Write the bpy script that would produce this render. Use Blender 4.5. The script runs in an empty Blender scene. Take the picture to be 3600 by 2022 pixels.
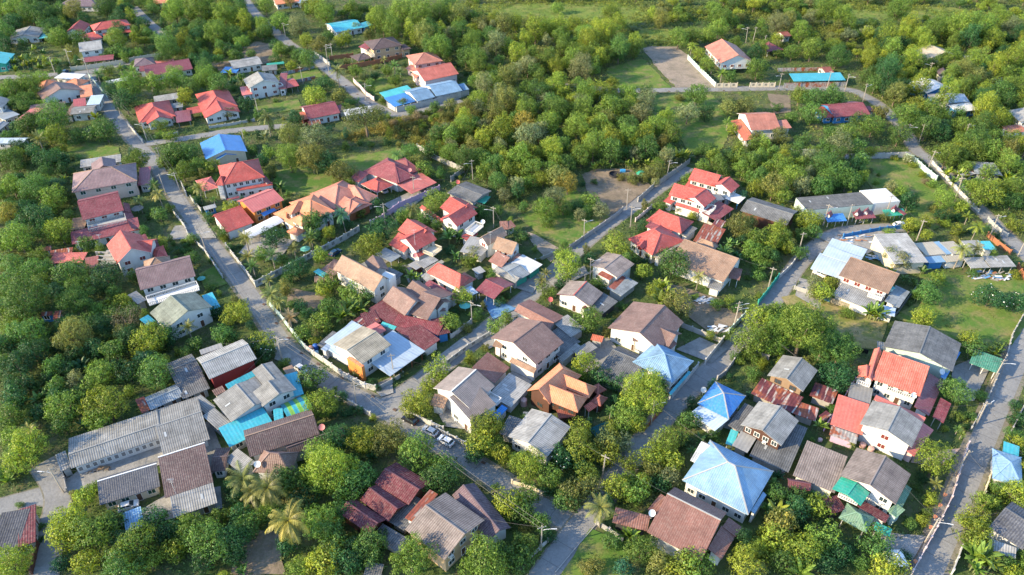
import bpy, math, random
import numpy as np
from mathutils import Vector, Matrix
random.seed(7)
RNG = np.random.default_rng(11)
scene = bpy.context.scene
COL = scene.collection
# ------------------------------------------------------------------ camera, sky, sun, exposure
CAMH = 130.0
PITCH = math.radians(37.0)
FPX = 2634.0            # focal length in pixels of the 3600 px wide photograph
cd = bpy.data.cameras.new('camera')
cam = bpy.data.objects.new('camera', cd)
COL.objects.link(cam)
cam.location = (0, 0, CAMH)
cam.rotation_euler = (math.pi/2 - PITCH, 0, 0)
cd.sensor_width = 36.0
cd.lens = FPX/3600*36
cd.clip_end = 4000
scene.camera = cam
SUN_EL = math.radians(24)
SUN_AZ = math.radians(-107)      # measured from +y (away from the camera), clockwise to +x
SUN_DIR = Vector((math.sin(SUN_AZ)*math.cos(SUN_EL), math.cos(SUN_AZ)*math.cos(SUN_EL), math.sin(SUN_EL)))
world = bpy.data.worlds.new('World')
scene.world = world
world.use_nodes = True
nt = world.node_tree
sky = nt.nodes.new('ShaderNodeTexSky')
sky.sky_type = 'NISHITA'
sky.sun_disc = False
sky.sun_elevation = SUN_EL
sky.sun_rotation = SUN_AZ
sky.air_density = 1.0
sky.dust_density = 0.4
sky.ozone_density = 3.0
bg = nt.nodes['Background']
bg.inputs[1].default_value = 0.15
nt.links.new(sky.outputs[0], bg.inputs[0])
sl = bpy.data.lights.new('sun', 'SUN')
sl.energy = 3.4
sl.angle = math.radians(0.6)
sl.color = (1.0, 0.80, 0.50)
sun = bpy.data.objects.new('sun', sl)
COL.objects.link(sun)
sun.rotation_euler = SUN_DIR.to_track_quat('Z', 'Y').to_euler()
scene.view_settings.view_transform = 'Standard'
scene.view_settings.look = 'None'
scene.view_settings.gamma = 1.0
scene.view_settings.exposure = 1.78
scene.cycles.max_bounces = 6
scene.cycles.transparent_max_bounces = 4
scene.cycles.caustics_reflective = False
scene.cycles.caustics_refractive = False

# ------------------------------------------------------------------ picture point -> ground point
RIGHT = Vector((1, 0, 0)); FWD = Vector((0, math.cos(PITCH), -math.sin(PITCH))); UP = Vector((0, math.sin(PITCH), math.cos(PITCH)))
CTX = [0, 0, 1.0]
def K(c, r):
    CTX[:] = [c*900.0, (0, 506, 1012, 1516)[r], 900/2574.0]
def KC(x0, y0, w=700.0, disp=2576.0):
    CTX[:] = [x0, y0, w/disp]
def KF():
    CTX[:] = [0, 0, 3600/2576.0]
def src(x, y):
    return CTX[0] + x*CTX[2], CTX[1] + y*CTX[2]
def G(x, y, z=0.0):
    sx, sy = src(x, y)
    d = RIGHT*((sx-1800)/FPX) + UP*((1011-sy)/FPX) + FWD
    t = (z-CAMH)/d.z
    return Vector((d.x*t, d.y*t, z))
def PPM(x, y):          # source pixels per metre at that picture point
    p = G(x, y)
    return FPX/((p-cam.location).dot(FWD))
def IMG(p):             # world point -> 3600 px photo coordinates
    v = Vector(p)-cam.location
    k = FPX/v.dot(FWD)
    return 1800+v.dot(RIGHT)*k, 1011-v.dot(UP)*k

# ------------------------------------------------------------------ materials
MATS = {}
def new_mat(name):
    m = bpy.data.materials.new(name)
    m.use_nodes = True
    n = m.node_tree
    return m, n, n.nodes['Principled BSDF']
def N(n, t, **kw):
    x = n.nodes.new(t)
    for k, v in kw.items():
        setattr(x, k, v)
    return x
def L(n, a, b): n.links.new(a, b)
def math_node(n, op, a, b=None):
    x = N(n, 'ShaderNodeMath', operation=op)
    for i, v in enumerate((a, b)):
        if v is None: continue
        if isinstance(v, (int, float)): x.inputs[i].default_value = v
        else: L(n, v, x.inputs[i])
    return x.outputs[0]
def mixc(n, fac, a, b, mode='MIX'):
    x = N(n, 'ShaderNodeMix', data_type='RGBA', blend_type=mode)
    for s, v in ((x.inputs[0], fac), (x.inputs[6], a), (x.inputs[7], b)):
        if isinstance(v, (int, float)): s.default_value = v
        elif isinstance(v, tuple): s.default_value = (*v[:3], 1)
        else: L(n, v, s)
    return x.outputs[2]
def ramp(n, fac, lo, hi):
    x = N(n, 'ShaderNodeMapRange')
    x.inputs[1].default_value = lo; x.inputs[2].default_value = hi
    L(n, fac, x.inputs[0])
    return x.outputs[0]
def noise(n, vec, scale, detail=4, rough=0.55):
    x = N(n, 'ShaderNodeTexNoise')
    x.inputs['Scale'].default_value = scale; x.inputs['Detail'].default_value = detail; x.inputs['Roughness'].default_value = rough
    if vec is not None: L(n, vec, x.inputs['Vector'])
    return x.outputs['Fac']

PAL = dict(
    red=(.47, .085, .068), rust=(.29, .085, .06), maroon=(.235, .055, .065), orange=(.66, .25, .125), vermil=(.52, .14, .075), salmon=(.49, .19, .135),
    pinkred=(.56, .155, .135), coral=(.62, .165, .115), brown=(.205, .125, .105), tan=(.30, .19, .13), dbrown=(.115, .075, .07), purple=(.14, .095, .11),
    wine=(.14, .04, .05), grey=(.26, .26, .25), lgrey=(.34, .34, .33), dgrey=(.14, .145, .15), slate=(.085, .09, .11), blue=(.045, .23, .58),
    pblue=(.20, .345, .50), sky=(.42, .52, .62), cyan=(.05, .40, .50), turq=(.07, .47, .47), white=(.72, .72, .71), green=(.03, .36, .25), dgreen=(.06, .22, .15),
    sage=(.15, .27, .18), greyblue=(.25, .285, .31), mossgrey=(.20, .225, .185), stripe=(.05, .40, .45), sand=(.40, .355, .27), taupe=(.25, .205, .185), rbrown=(.26, .125, .10), mauve=(.24, .155, .155), leafgreen=(.22, .50, .07))
PAL = {k: tuple(round(x*.84, 3) for x in v) for k, v in PAL.items()}
def roof_mat(spec):
    if spec in MATS: return MATS[spec]
    colname, kind = spec.split('.')
    c = PAL[colname]
    m, n, b = new_mat('roof ' + spec)
    uv = N(n, 'ShaderNodeUVMap')
    sep = N(n, 'ShaderNodeSeparateXYZ'); L(n, uv.outputs[0], sep.inputs[0])
    u, v = sep.outputs[0], sep.outputs[1]
    oi = N(n, 'ShaderNodeObjectInfo')
    tc = N(n, 'ShaderNodeTexCoord')
    mp = N(n, 'ShaderNodeMapping'); L(n, tc.outputs['Object'], mp.inputs[0])
    comb = N(n, 'ShaderNodeCombineXYZ')
    L(n, math_node(n, 'MULTIPLY', oi.outputs['Random'], 97.0), comb.inputs[0])
    L(n, comb.outputs[0], mp.inputs['Location'])
    big = noise(n, mp.outputs[0], 0.35, 5, 0.6)
    fine = noise(n, mp.outputs[0], 2.2, 4, 0.65)
    smap = N(n, 'ShaderNodeMapping'); L(n, uv.outputs[0], smap.inputs[0]); smap.inputs['Scale'].default_value = (1.6, .16, 1)
    streak = noise(n, smap.outputs[0], 1.0, 4, 0.6)
    lam = {'t': .42, 'c': .46, 'm': .8, 'r': .75}[kind]
    wob = math_node(n, 'SINE', math_node(n, 'MULTIPLY', u, 2*math.pi/lam))
    wav = math_node(n, 'ADD', math_node(n, 'MULTIPLY', wob, .5), .5)
    rowl = {'t': .55, 'c': 1.5, 'm': 40., 'r': 2.1}[kind]
    row = math_node(n, 'FRACT', math_node(n, 'DIVIDE', v, rowl))
    rowd = ramp(n, row, 0.82, 1.0)
    var = math_node(n, 'ADD', math_node(n, 'MULTIPLY', oi.outputs['Random'], .24), .88)
    amp = {'t': .2, 'c': .42, 'm': .12, 'r': .25}[kind]
    shade = math_node(n, 'ADD', math_node(n, 'MULTIPLY', wav, amp), 1-amp*.55)
    shade = math_node(n, 'MULTIPLY', shade, math_node(n, 'SUBTRACT', 1.0, math_node(n, 'MULTIPLY', rowd, {'t': .16, 'c': .2, 'm': 0., 'r': .2}[kind])))
    wear = {'t': .45, 'c': .62, 'm': .25, 'r': .8}[kind]
    shade = math_node(n, 'MULTIPLY', shade, math_node(n, 'ADD', math_node(n, 'MULTIPLY', ramp(n, big, .3, .7), wear), 1-wear*.5))
    shade = math_node(n, 'MULTIPLY', shade, math_node(n, 'ADD', math_node(n, 'MULTIPLY', ramp(n, streak, .25, .75), wear*.55), 1-wear*.27))
    shade = math_node(n, 'MULTIPLY', shade, math_node(n, 'ADD', math_node(n, 'MULTIPLY', fine, .5), .75))
    shade = math_node(n, 'MULTIPLY', shade, var)
    base = mixc(n, ramp(n, fine, .45, .8), c, tuple(.6*x+.4*y for x, y in zip(c, (.24, .23, .2))))
    if kind == 'r':
        base = mixc(n, ramp(n, noise(n, smap.outputs[0], .7, 3), .52, .58), c, (.36, .35, .33))
        base = mixc(n, ramp(n, big, .48, .6), base, (.19, .06, .03))
    cg = N(n, 'ShaderNodeCombineColor')
    for i in range(3): L(n, shade, cg.inputs[i])
    L(n, mixc(n, 1.0, base, cg.outputs[0], 'MULTIPLY'), b.inputs['Base Color'])
    b.inputs['Roughness'].default_value = {'t': .62, 'c': .8, 'm': .42, 'r': .75}[kind]
    b.inputs['Specular IOR Level'].default_value = {'t': .35, 'c': .2, 'm': .5, 'r': .3}[kind]
    bump = N(n, 'ShaderNodeBump'); bump.inputs['Strength'].default_value = {'t': .5, 'c': .6, 'm': .25, 'r': .6}[kind]; bump.inputs['Distance'].default_value = .06
    L(n, math_node(n, 'ADD', wav, math_node(n, 'MULTIPLY', row, -.6)), bump.inputs['Height'])
    L(n, bump.outputs[0], b.inputs['Normal'])
    MATS[spec] = m
    return m
WALLC = dict(offwhite=(.50, .50, .48), white=(.68, .68, .66), cream=(.68, .60, .45), peach=(.68, .55, .46), pink=(.66, .47, .45), tanw=(.60, .42, .25), grey=(.42, .42, .40), bare=(.36, .34, .31),
             wood=(.105, .052, .036), owood=(.30, .12, .055), redw=(.20, .03, .03), blue=(.05, .22, .50), green=(.05, .35, .27), orange=(.72, .26, .07), lilac=(.55, .40, .55),
             palepink=(.72, .58, .56), mint=(.50, .64, .58), dark=(.06, .06, .06), brick=(.36, .15, .08), plank=(.27, .185, .115), yellow=(.62, .47, .16), concrete=(.40, .39, .37), brownw=(.15, .07, .05), black=(.02, .02, .02))
WALLC = {k: tuple(round(x*.86, 3) for x in v) for k, v in WALLC.items()}
def wall_mat(name):
    key = 'w.' + name
    if key in MATS: return MATS[key]
    c = WALLC[name]
    m, n, b = new_mat('wall ' + name)
    tc = N(n, 'ShaderNodeTexCoord')
    st = N(n, 'ShaderNodeMapping'); L(n, tc.outputs['Object'], st.inputs[0]); st.inputs['Scale'].default_value = (1, 1, .22)
    a = noise(n, st.outputs[0], 1.1, 5, .65)
    f = noise(n, tc.outputs['Object'], 6, 3)
    col = mixc(n, math_node(n, 'MULTIPLY', ramp(n, a, .48, .8), .55 if name in ('concrete', 'bare', 'grey') else .33), c, tuple(x*.45 for x in c))
    col = mixc(n, math_node(n, 'MULTIPLY', f, .22), col, tuple(x*.7 for x in c))
    if name in ('plank', 'wood', 'owood', 'redw', 'brownw'):
        w = N(n, 'ShaderNodeTexWave'); w.inputs['Scale'].default_value = 2.2; w.inputs['Distortion'].default_value = .4
        L(n, tc.outputs['Object'], w.inputs['Vector'])
        col = mixc(n, math_node(n, 'MULTIPLY', w.outputs['Fac'], .4), col, tuple(x*.5 for x in c))
    L(n, col, b.inputs['Base Color'])
    b.inputs['Roughness'].default_value = .85
    b.inputs['Specular IOR Level'].default_value = .2
    MATS[key] = m
    return m
def plain(name, c, rough=.6, metal=0., var=.0):
    key = 'p.' + name
    if key in MATS: return MATS[key]
    m, n, b = new_mat(name)
    tc = N(n, 'ShaderNodeTexCoord')
    f = noise(n, tc.outputs['Object'], 3.0, 4)
    L(n, mixc(n, math_node(n, 'MULTIPLY', f, .5), c, tuple(x*.72 for x in c)), b.inputs['Base Color'])
    b.inputs['Roughness'].default_value = rough
    b.inputs['Metallic'].default_value = metal
    MATS[key] = m
    return m
GLASS = plain('window glass', (.035, .05, .055), .12)
SHUT = {'glass': GLASS, 'redw': plain('red shutter', (.16, .03, .025), .6), 'brown': plain('brown shutter', (.10, .05, .03), .6), 'greenglass': plain('green tinted glass', (.02, .07, .055), .12), 'grey': plain('grey blind', (.2, .2, .2), .5)}
FRAME_M = {'white': plain('white frame', (.78, .78, .75), .5), 'brown': plain('brown frame', (.12, .055, .03), .6), 'cream': plain('cream frame', (.66, .58, .44), .6)}

# ------------------------------------------------------------------ mesh helpers
class MB:
    def __init__(s): s.v = []; s.f = []; s.m = []
    def poly(s, pts, mi=0):
        k = len(s.v); s.v.extend([tuple(p) for p in pts]); s.f.append(tuple(range(k, k+len(pts)))); s.m.append(mi)
    def prism(s, pts, z0, z1, mi=0, top=None):
        """pts counter-clockwise (x,y); z0/z1 numbers or lists"""
        n = len(pts)
        lo = [(p[0], p[1], z0 if not hasattr(z0, '__len__') else z0[i]) for i, p in enumerate(pts)]
        hi = [(p[0], p[1], z1 if not hasattr(z1, '__len__') else z1[i]) for i, p in enumerate(pts)]
        k = len(s.v); s.v.extend(lo+hi)
        s.f.append(tuple(range(k+n-1, k-1, -1))); s.m.append(mi)
        s.f.append(tuple(range(k+n, k+2*n))); s.m.append(mi if top is None else top)
        for i in range(n):
            j = (i+1) % n
            s.f.append((k+i, k+j, k+n+j, k+n+i)); s.m.append(mi)
    def box(s, x0, y0, z0, x1, y1, z1, mi=0):
        s.prism([(x0, y0), (x1, y0), (x1, y1), (x0, y1)], z0, z1, mi)
    def bar(s, a, b, w, h=None, mi=0):
        a = Vector(a); b = Vector(b); d = (b-a)
        if d.length < 1e-6: return
        h = w if h is None else h
        d.normalize()
        up = Vector((0, 0, 1)) if abs(d.z) < .95 else Vector((0, 1, 0))
        sx = d.cross(up).normalized()*w/2; sy = sx.cross(d).normalized()*h/2
        k = len(s.v)
        for p in (a, b):
            for q in (-sx-sy, sx-sy, sx+sy, -sx+sy): s.v.append(tuple(p+q))
        for q in ((3, 2, 1, 0), (4, 5, 6, 7), (0, 1, 5, 4), (1, 2, 6, 5), (2, 3, 7, 6), (3, 0, 4, 7)):
            s.f.append(tuple(k+i for i in q)); s.m.append(mi)
    def tube(s, pts, radii, seg=8, mi=0, cap=True):
        k0 = len(s.v)
        P = [Vector(p) for p in pts]
        for i, p in enumerate(P):
            d = (P[min(i+1, len(P)-1)]-P[max(i-1, 0)]).normalized()
            up = Vector((1, 0, 0)) if abs(d.x) < .8 else Vector((0, 1, 0))
            a = d.cross(up).normalized(); b = d.cross(a)
            r = radii[i] if hasattr(radii, '__len__') else radii
            for q in range(seg):
                t = 2*math.pi*q/seg
                s.v.append(tuple(p+a*math.cos(t)*r+b*math.sin(t)*r))
        for i in range(len(P)-1):
            for q in range(seg):
                r2 = (q+1) % seg
                s.f.append((k0+i*seg+q, k0+(i+1)*seg+q, k0+(i+1)*seg+r2, k0+i*seg+r2)); s.m.append(mi)
        if cap:
            s.f.append(tuple(k0+q for q in range(seg))); s.m.append(mi)
            e = k0+(len(P)-1)*seg
            s.f.append(tuple(e+seg-1-q for q in range(seg))); s.m.append(mi)
    def lathe(s, c, prof, seg=12, mi=0):
        k0 = len(s.v); c = Vector(c)
        for r, z in prof:
            for q in range(seg):
                t = 2*math.pi*q/seg
                s.v.append((c.x+r*math.cos(t), c.y+r*math.sin(t), c.z+z))
        for i in range(len(prof)-1):
            for q in range(seg):
                r2 = (q+1) % seg
                s.f.append((k0+i*seg+q, k0+i*seg+r2, k0+(i+1)*seg+r2, k0+(i+1)*seg+q)); s.m.append(mi)
        e = k0+(len(prof)-1)*seg
        s.f.append(tuple(e+q for q in range(seg))); s.m.append(mi)
        s.f.append(tuple(k0+seg-1-q for q in range(seg))); s.m.append(mi)
    def mesh(s, name, mats):
        me = bpy.data.meshes.new(name)
        me.from_pydata(s.v, [], s.f)
        for m in mats: me.materials.append(m)
        if any(s.m): me.polygons.foreach_set('material_index', s.m)
        me.update()
        return me
    def obj(s, name, mats, parent=None, loc=None):
        if not isinstance(mats, (list, tuple)): mats = [mats]
        o = bpy.data.objects.new(name, s.mesh(name, mats))
        COL.objects.link(o)
        if parent is not None: o.parent = parent
        if loc is not None: o.location = loc
        return o
def link(name, me, parent=None, mat=None, loc=None):
    o = bpy.data.objects.new(name, me); COL.objects.link(o)
    if parent is not None: o.parent = parent
    if loc is not None: o.location = loc
    return o
def slope_uv(me):
    uvl = me.uv_layers.new(name='UVMap')
    for p in me.polygons:
        n = p.normal
        e = Vector((0, 0, 1)).cross(n)
        e = e.normalized() if e.length > .02 else Vector((1, 0, 0))
        s = n.cross(e)
        for li in p.loop_indices:
            co = me.vertices[me.loops[li].vertex_index].co
            uvl.data[li].uv = (co.dot(e), co.dot(s))
def empty(name, loc, label=None, cat=None, group=None, rz=0):
    o = bpy.data.objects.new(name, None); COL.objects.link(o)
    o.location = loc; o.rotation_euler = (0, 0, rz); o.empty_display_size = .5
    tag(o, label, cat, group)
    return o
def tag(o, label=None, cat=None, group=None, kind=None):
    if label: o['label'] = label
    if cat: o['category'] = cat
    if group: o['group'] = group
    if kind: o['kind'] = kind
    return o
FOOT = []           # footprints (world polygons) that plants keep clear of
LAND = []           # (x, y in the photo, phrase) landmarks that plant labels refer to
USED = {}
def inpoly(x, y, poly):
    c = False; j = len(poly)-1
    for i in range(len(poly)):
        xi, yi = poly[i]; xj, yj = poly[j]
        if (yi > y) != (yj > y) and x < (xj-xi)*(y-yi)/(yj-yi)+xi: c = not c
        j = i
    return c

# ------------------------------------------------------------------ houses
WIN_MESH = {}
def win_meshes(w, h, glass, frame):
    key = (round(w, 1), round(h, 1), glass, frame)
    if key not in WIN_MESH:
        a = MB(); a.box(-w/2, -.02, 0, w/2, .05, h)
        f = MB(); t = .09
        f.box(-w/2-t, -.02, -t, w/2+t, .09, 0); f.box(-w/2-t, -.02, h, w/2+t, .09, h+t)
        f.box(-w/2-t, -.02, 0, -w/2, .09, h); f.box(w/2, -.02, 0, w/2+t, .09, h)
        k = max(1, round(w/.7))
        for i in range(1, k):
            x = -w/2+w*i/k; f.box(x-.035, .052, 0, x+.035, .085, h)
        WIN_MESH[key] = (a.mesh('window', [SHUT[glass]]), f.mesh('window_frame', [FRAME_M[frame]]))
    return WIN_MESH[key]
def put_window(parent, p, ang, w, h, glass='glass', frame='white', name='window'):
    a, f = win_meshes(w, h, glass, frame)
    o = link(name, a, parent, loc=p); o.rotation_euler = (0, 0, ang)
    link('window_frame' if name == 'window' else 'door_frame', f, o)
    return o
def roof_profile(kind, Lx, Wy, h, rise, o):
    """list of top faces in local coords (x along the ridge, y across)"""
    rf = o.get('rf', .5)
    x0, x1, y0, y1 = 0, Lx, 0, Wy
    if kind == 'gable':
        r = Wy*rf
        A, B, C, D = (x0, y0, h), (x1, y0, h), (x1, y1, h+o.get('h2', 0)), (x0, y1, h+o.get('h2', 0)); E, F = (x0, r, h+rise), (x1, r, h+rise)
        return [[A, B, F, E], [C, D, E, F]], [(E, F)]
    if kind == 'hip':
        d = min(Wy/2*o.get('hf', 1.0), Lx/2-.01); r = Wy/2
        A, B, C, D = (x0, y0, h), (x1, y0, h), (x1, y1, h), (x0, y1, h); E, F = (x0+d, r, h+rise), (x1-d, r, h+rise)
        fs = [[A, B, F, E], [B, C, F], [C, D, E, F], [D, A, E]]
        return fs, [(E, F), (A, E), (D, E), (B, F), (C, F)]
    if kind == 'half':      # hip at the x1 end, gable at x0
        d = min(Wy/2*o.get('hf', 1.0), Lx-.01); r = Wy/2
        A, B, C, D = (x0, y0, h), (x1, y0, h), (x1, y1, h), (x0, y1, h); E, F = (x0, r, h+rise), (x1-d, r, h+rise)
        return [[A, B, F, E], [B, C, F], [C, D, E, F]], [(E, F), (B, F), (C, F)]
    if kind in ('shed', 'flat'):
        return [[(x0, y0, h), (x1, y0, h), (x1, y1, h+rise), (x0, y1, h+rise)]], []
    if kind == 'arch':
        k = 8; out = []
        pts = [(y1*(i/k), h+rise*math.sin(math.pi*(.12+.76*i/k))-rise*math.sin(math.pi*.12)) for i in range(k+1)]
        if o.get('quarter'): pts = [(y1*(i/k), h+rise*math.sin(math.pi/2*i/k)) for i in range(k+1)]
        for i in range(k): out.append([(x0, pts[i][0], pts[i][1]), (x1, pts[i][0], pts[i][1]), (x1, pts[i+1][0], pts[i+1][1]), (x0, pts[i+1][0], pts[i+1][1])])
        return out, []
CAMXY = Vector((0, 0))
def block(root, kind, p1, p2, p3, h, rise, roof, wall='white', **o):
    """one volume: p1->p2 an eave along the ridge, p2->p3 across, as picture points at eave height h"""
    if h > 4.5: h = 4.5+(h-4.5)*.62
    a = G(*p1, h); b = G(*p2, h); c = G(*p3, h+(rise or 0) if kind == 'shed' else h)
    u = (b-a); u.z = 0; Lx = u.length; u.normalize()
    v = Vector((-u.y, u.x, 0)); w = (c-b).dot(v)
    c.z = h
    if w < 0:               # keep x right-handed: start from the other end
        a, b = b, a; u = -u; v = -v; w = -w
    Wy = w
    ang = math.atan2(u.y, u.x)
    loc = a.copy(); loc.z = 0
    if rise is None: rise = .27*Wy if kind != 'hip' else .3*min(Wy, Lx)
    M = Matrix.Translation(loc-root.location) @ Matrix.Rotation(ang, 4, 'Z')
    name = o.get('name', 'roof')
    faces, caps = roof_profile(kind, Lx, Wy, h, rise, o)
    th = o.get('th', .14)
    r = MB()
    for f in faces:
        r.poly(f, 0); r.poly([(x, y, z-th) for x, y, z in reversed(f)], 1)
    # rim
    edges = {}
    for f in faces:
        for i in range(len(f)):
            p, q = f[i], f[(i+1) % len(f)]
            if (q, p) in edges: del edges[(q, p)]
            else: edges[(p, q)] = 1
    for p, q in edges:
        r.poly([(p[0], p[1], p[2]-th), (q[0], q[1], q[2]-th), q, p], 1)
    fas = o.get('fascia')
    fm = wall_mat(fas) if fas else roof_mat(roof)
    ro = r.obj(name, [roof_mat(roof), fm], root)
    slope_uv(ro.data); ro.matrix_local = M
    if caps and o.get('cap', True):
        cm = MB()
        for p, q in caps: cm.bar((p[0], p[1], p[2]+.03), (q[0], q[1], q[2]+.03), .27, .12)
        cc = o.get('capc')
        base = PAL[cc or roof.split('.')[0]]
        cap = cm.obj('ridge_cap', plain('ridge ' + (cc or roof.split('.')[0]), tuple(min(.8, x*1.12+.02) for x in base), .7), ro)
    if roof.split('.')[0] in ('dgrey', 'grey', 'greyblue', 'lgrey') and roof.endswith('.c') and Lx > 5 and Wy > 4:
        f0 = [Vector(q) for q in faces[0]]
        if len(f0) == 4:
            nrm = (f0[1]-f0[0]).cross(f0[3]-f0[0]).normalized()
            for q in range(random.choice((0, 0, 1, 2))):
                a_, b_ = random.uniform(.12, .8), random.uniform(.15, .7); da, db = .3/Lx, 1.3/max(2.5, (f0[3]-f0[0]).length)
                def on(a, b): return f0[0].lerp(f0[1], a).lerp(f0[3].lerp(f0[2], a), b)+nrm*.05
                sm = MB(); sm.poly([on(a_, b_), on(a_+da*1.6, b_), on(a_+da*1.6, min(.97, b_+db)), on(a_, min(.97, b_+db))])
                so = sm.obj('skylight', plain('skylight sheet', (.40, .42, .42), .5), ro)
    ins = o.get('over', .7 if h > 2 else .3)
    ins = min(ins, Wy*.2, Lx*.2)
    x0, x1, y0, y1 = ins, Lx-ins, ins, Wy-ins
    z0 = o.get('z0', 0.)
    def roofz(x, y):
        if kind == 'gable':
            rr = Wy*o.get('rf', .5); h2 = o.get('h2', 0)
            return h+rise*y/rr if y <= rr else h+rise-(rise-h2)*(y-rr)/(Wy-rr)
        if kind in ('shed', 'flat'): return h+rise*y/Wy
        if kind == 'half' and x < Lx/2: return h+rise*(1-abs(y-Wy/2)/(Wy/2))
        if kind in ('hip', 'half'):
            d = max(.1, min(Wy/2*o.get('hf', 1.0), Lx/2-.01))
            k1 = min(y, Wy-y)/(Wy/2); k2 = min((x if kind == 'hip' else 99), Lx-x)/d
            return h+rise*min(k1, k2)
        if kind == 'arch':
            f = y/Wy
            if o.get('quarter'): return h+rise*math.sin(math.pi/2*f)
            return h+rise*math.sin(math.pi*(.12+.76*f))-rise*math.sin(math.pi*.12)
    if wall:
        wm = wall_mat(wall)
        if wall == 'posts':
            pass
        wb = MB()
        ys = [y0, Wy*o.get('rf', .5), y1] if kind in ('gable', 'half', 'hip') else [y0, (y0+y1)/2, y1] if kind == 'arch' else [y0, y1]
        loop = [(x0, y) for y in reversed(ys)]+[(x1, y) for y in ys]
        loop = [(x0, y0)]+[(x1, y) for y in ys]+[(x0, y) for y in list(reversed(ys))[:-1]]
        tops = [roofz(x, y)-th*.9 for x, y in loop]
        wb.prism(loop, z0, tops)
        if o.get('band') and h > 4:
            wb.box(x0-.08, y0-.08, 3.0, x1+.08, y1+.08, 3.2)
        wo = wb.obj(o.get('wname', 'wall'), wm, root); wo.matrix_local = M
        if h > 4 and o.get('skirt'):
            pass
        # windows and doors on the faces one can see from the camera's side
        win = o.get('win', 'a')
        if win:
            glass = o.get('glass', 'glass'); frame = o.get('frame', 'white')
            sides = [((x0, y0), (x1, y0), 0), ((x1, y0), (x1, y1), 1), ((x1, y1), (x0, y1), 2), ((x0, y1), (x0, y0), 3)]
            floors = [1.0] if h-z0 < 4.9 else [1.0, h-1.75]
            if z0 > 1: floors = [z0+1.0]
            for (p, q, sid) in sides:
                if isinstance(win, dict):
                    nw_ = win.get(sid, 0) if sid in (0, 2) else max(win.get(1, 0), win.get(3, 0))
                    if not nw_: continue
                e = Vector((q[0]-p[0], q[1]-p[1], 0)); ln = e.length
                if ln < 1.8: continue
                wa = math.atan2(e.y, e.x)+ang
                nrm = Vector((math.sin(wa), -math.cos(wa)))
                mid = M @ Vector(((p[0]+q[0])/2, (p[1]+q[1])/2, 0)) + root.location
                tocam = (CAMXY-Vector((mid.x, mid.y))).normalized()
                if nrm.dot(tocam) < .12: continue
                k = nw_ if isinstance(win, dict) else max(1, round(ln/o.get('sp', 3.3)))
                for fl, zz in enumerate(floors):
                    for i in range(k):
                        t = (i+.5)/k
                        ww = min(1.5, ln/k*.55); hh = 1.15
                        loc2 = Vector((p[0]+e.x*t, p[1]+e.y*t, zz))
                        lo = M @ loc2
                        rotz = wa+math.pi
                        if fl == 0 and i == k//2 and z0 < 1 and o.get('door', True) and k > 1:
                            lo.z = .06
                            put_window(root, lo, rotz, .95, 2.05, 'brown', frame, 'door')
                        else:
                            put_window(root, lo, rotz, ww, hh, glass, frame)
                            if zz > 3 and random.random() < .16 or random.random() < .07:
                                if 'ac' not in WIN_MESH:
                                    q = MB(); q.box(-.42, .02, -.75, .42, .36, -.2); q.box(-.36, .362, -.7, .1, .37, -.25, 1); WIN_MESH['ac'] = q.mesh('air_conditioner', [FRAME_M['white'], SHUT['grey']])
                                a_ = link('air_conditioner', WIN_MESH['ac'], root, loc=lo); a_.rotation_euler = (0, 0, rotz)
    elif o.get('post', True):
        pm = o.get('postm', 'grey')
        nx = max(1, round(Lx/4.0)); key = ('post', round(h, 1), pm)
        for i in range(nx+1):
            for yy in (y0, y1):
                x = x0+(x1-x0)*i/nx
                z = roofz(x, yy)-th
                pb = MB(); pb.box(-.08, -.08, 0, .08, .08, z)
                po = pb.obj('post', wall_mat(pm), root)
                po.location = M @ Vector((x, yy, 0)); po.rotation_euler = (0, 0, ang)
    pts = [M @ Vector(q)+root.location for q in ((0, 0, 0), (Lx, 0, 0), (Lx, Wy, 0), (0, Wy, 0))]
    FOOT.append([(p.x, p.y) for p in pts])
    return ro
def balcony(root, p1, p2, p3, h, wall='white', roof_below=None, rail=1.0, baluster=True, z0=None):
    a = G(*p1, h); b = G(*p2, h); c = G(*p3, h)
    u = (b-a); Lx = u.length; u.normalize(); v = Vector((-u.y, u.x, 0)); w = (c-b).dot(v)
    if w < 0: a, b = b, a; u = -u; v = -v; w = -w
    ang = math.atan2(u.y, u.x)
    m = MB(); m.box(0, 0, h-.2, Lx, w, h)
    if z0 is not None: m.box(.15, .15, z0, Lx-.15, w-.15, h-.2)
    o = m.obj('balcony', wall_mat(wall), root); o.location = Vector((a.x, a.y, 0))-root.location; o.rotation_euler = (0, 0, ang)
    r = MB()
    r.box(-.03, -.03, h+rail-.12, Lx+.03, .15, h+rail); r.box(-.03, w-.15, h+rail-.12, Lx+.03, w+.03, h+rail)
    r.box(-.03, .152, h+rail-.118, .15, w-.152, h+rail-.002); r.box(Lx-.15, .152, h+rail-.118, Lx+.03, w-.152, h+rail-.002)
    nx = max(3, int(Lx/.45)); ny = max(3, int(w/.45))
    for i in range(nx+1):
        x = .06+(Lx-.12)*i/nx
        for y in (.06, w-.06): r.box(x-.07, y-.05, h, x+.07, y+.05, h+rail-.12)
    for i in range(1, ny):
        y = .06+(w-.12)*i/ny
        for x in (.06, Lx-.06): r.box(x-.05, y-.07, h, x+.05, y+.07, h+rail-.12)
    ro = r.obj('balustrade', wall_mat(wall), o)
    return o
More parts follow.
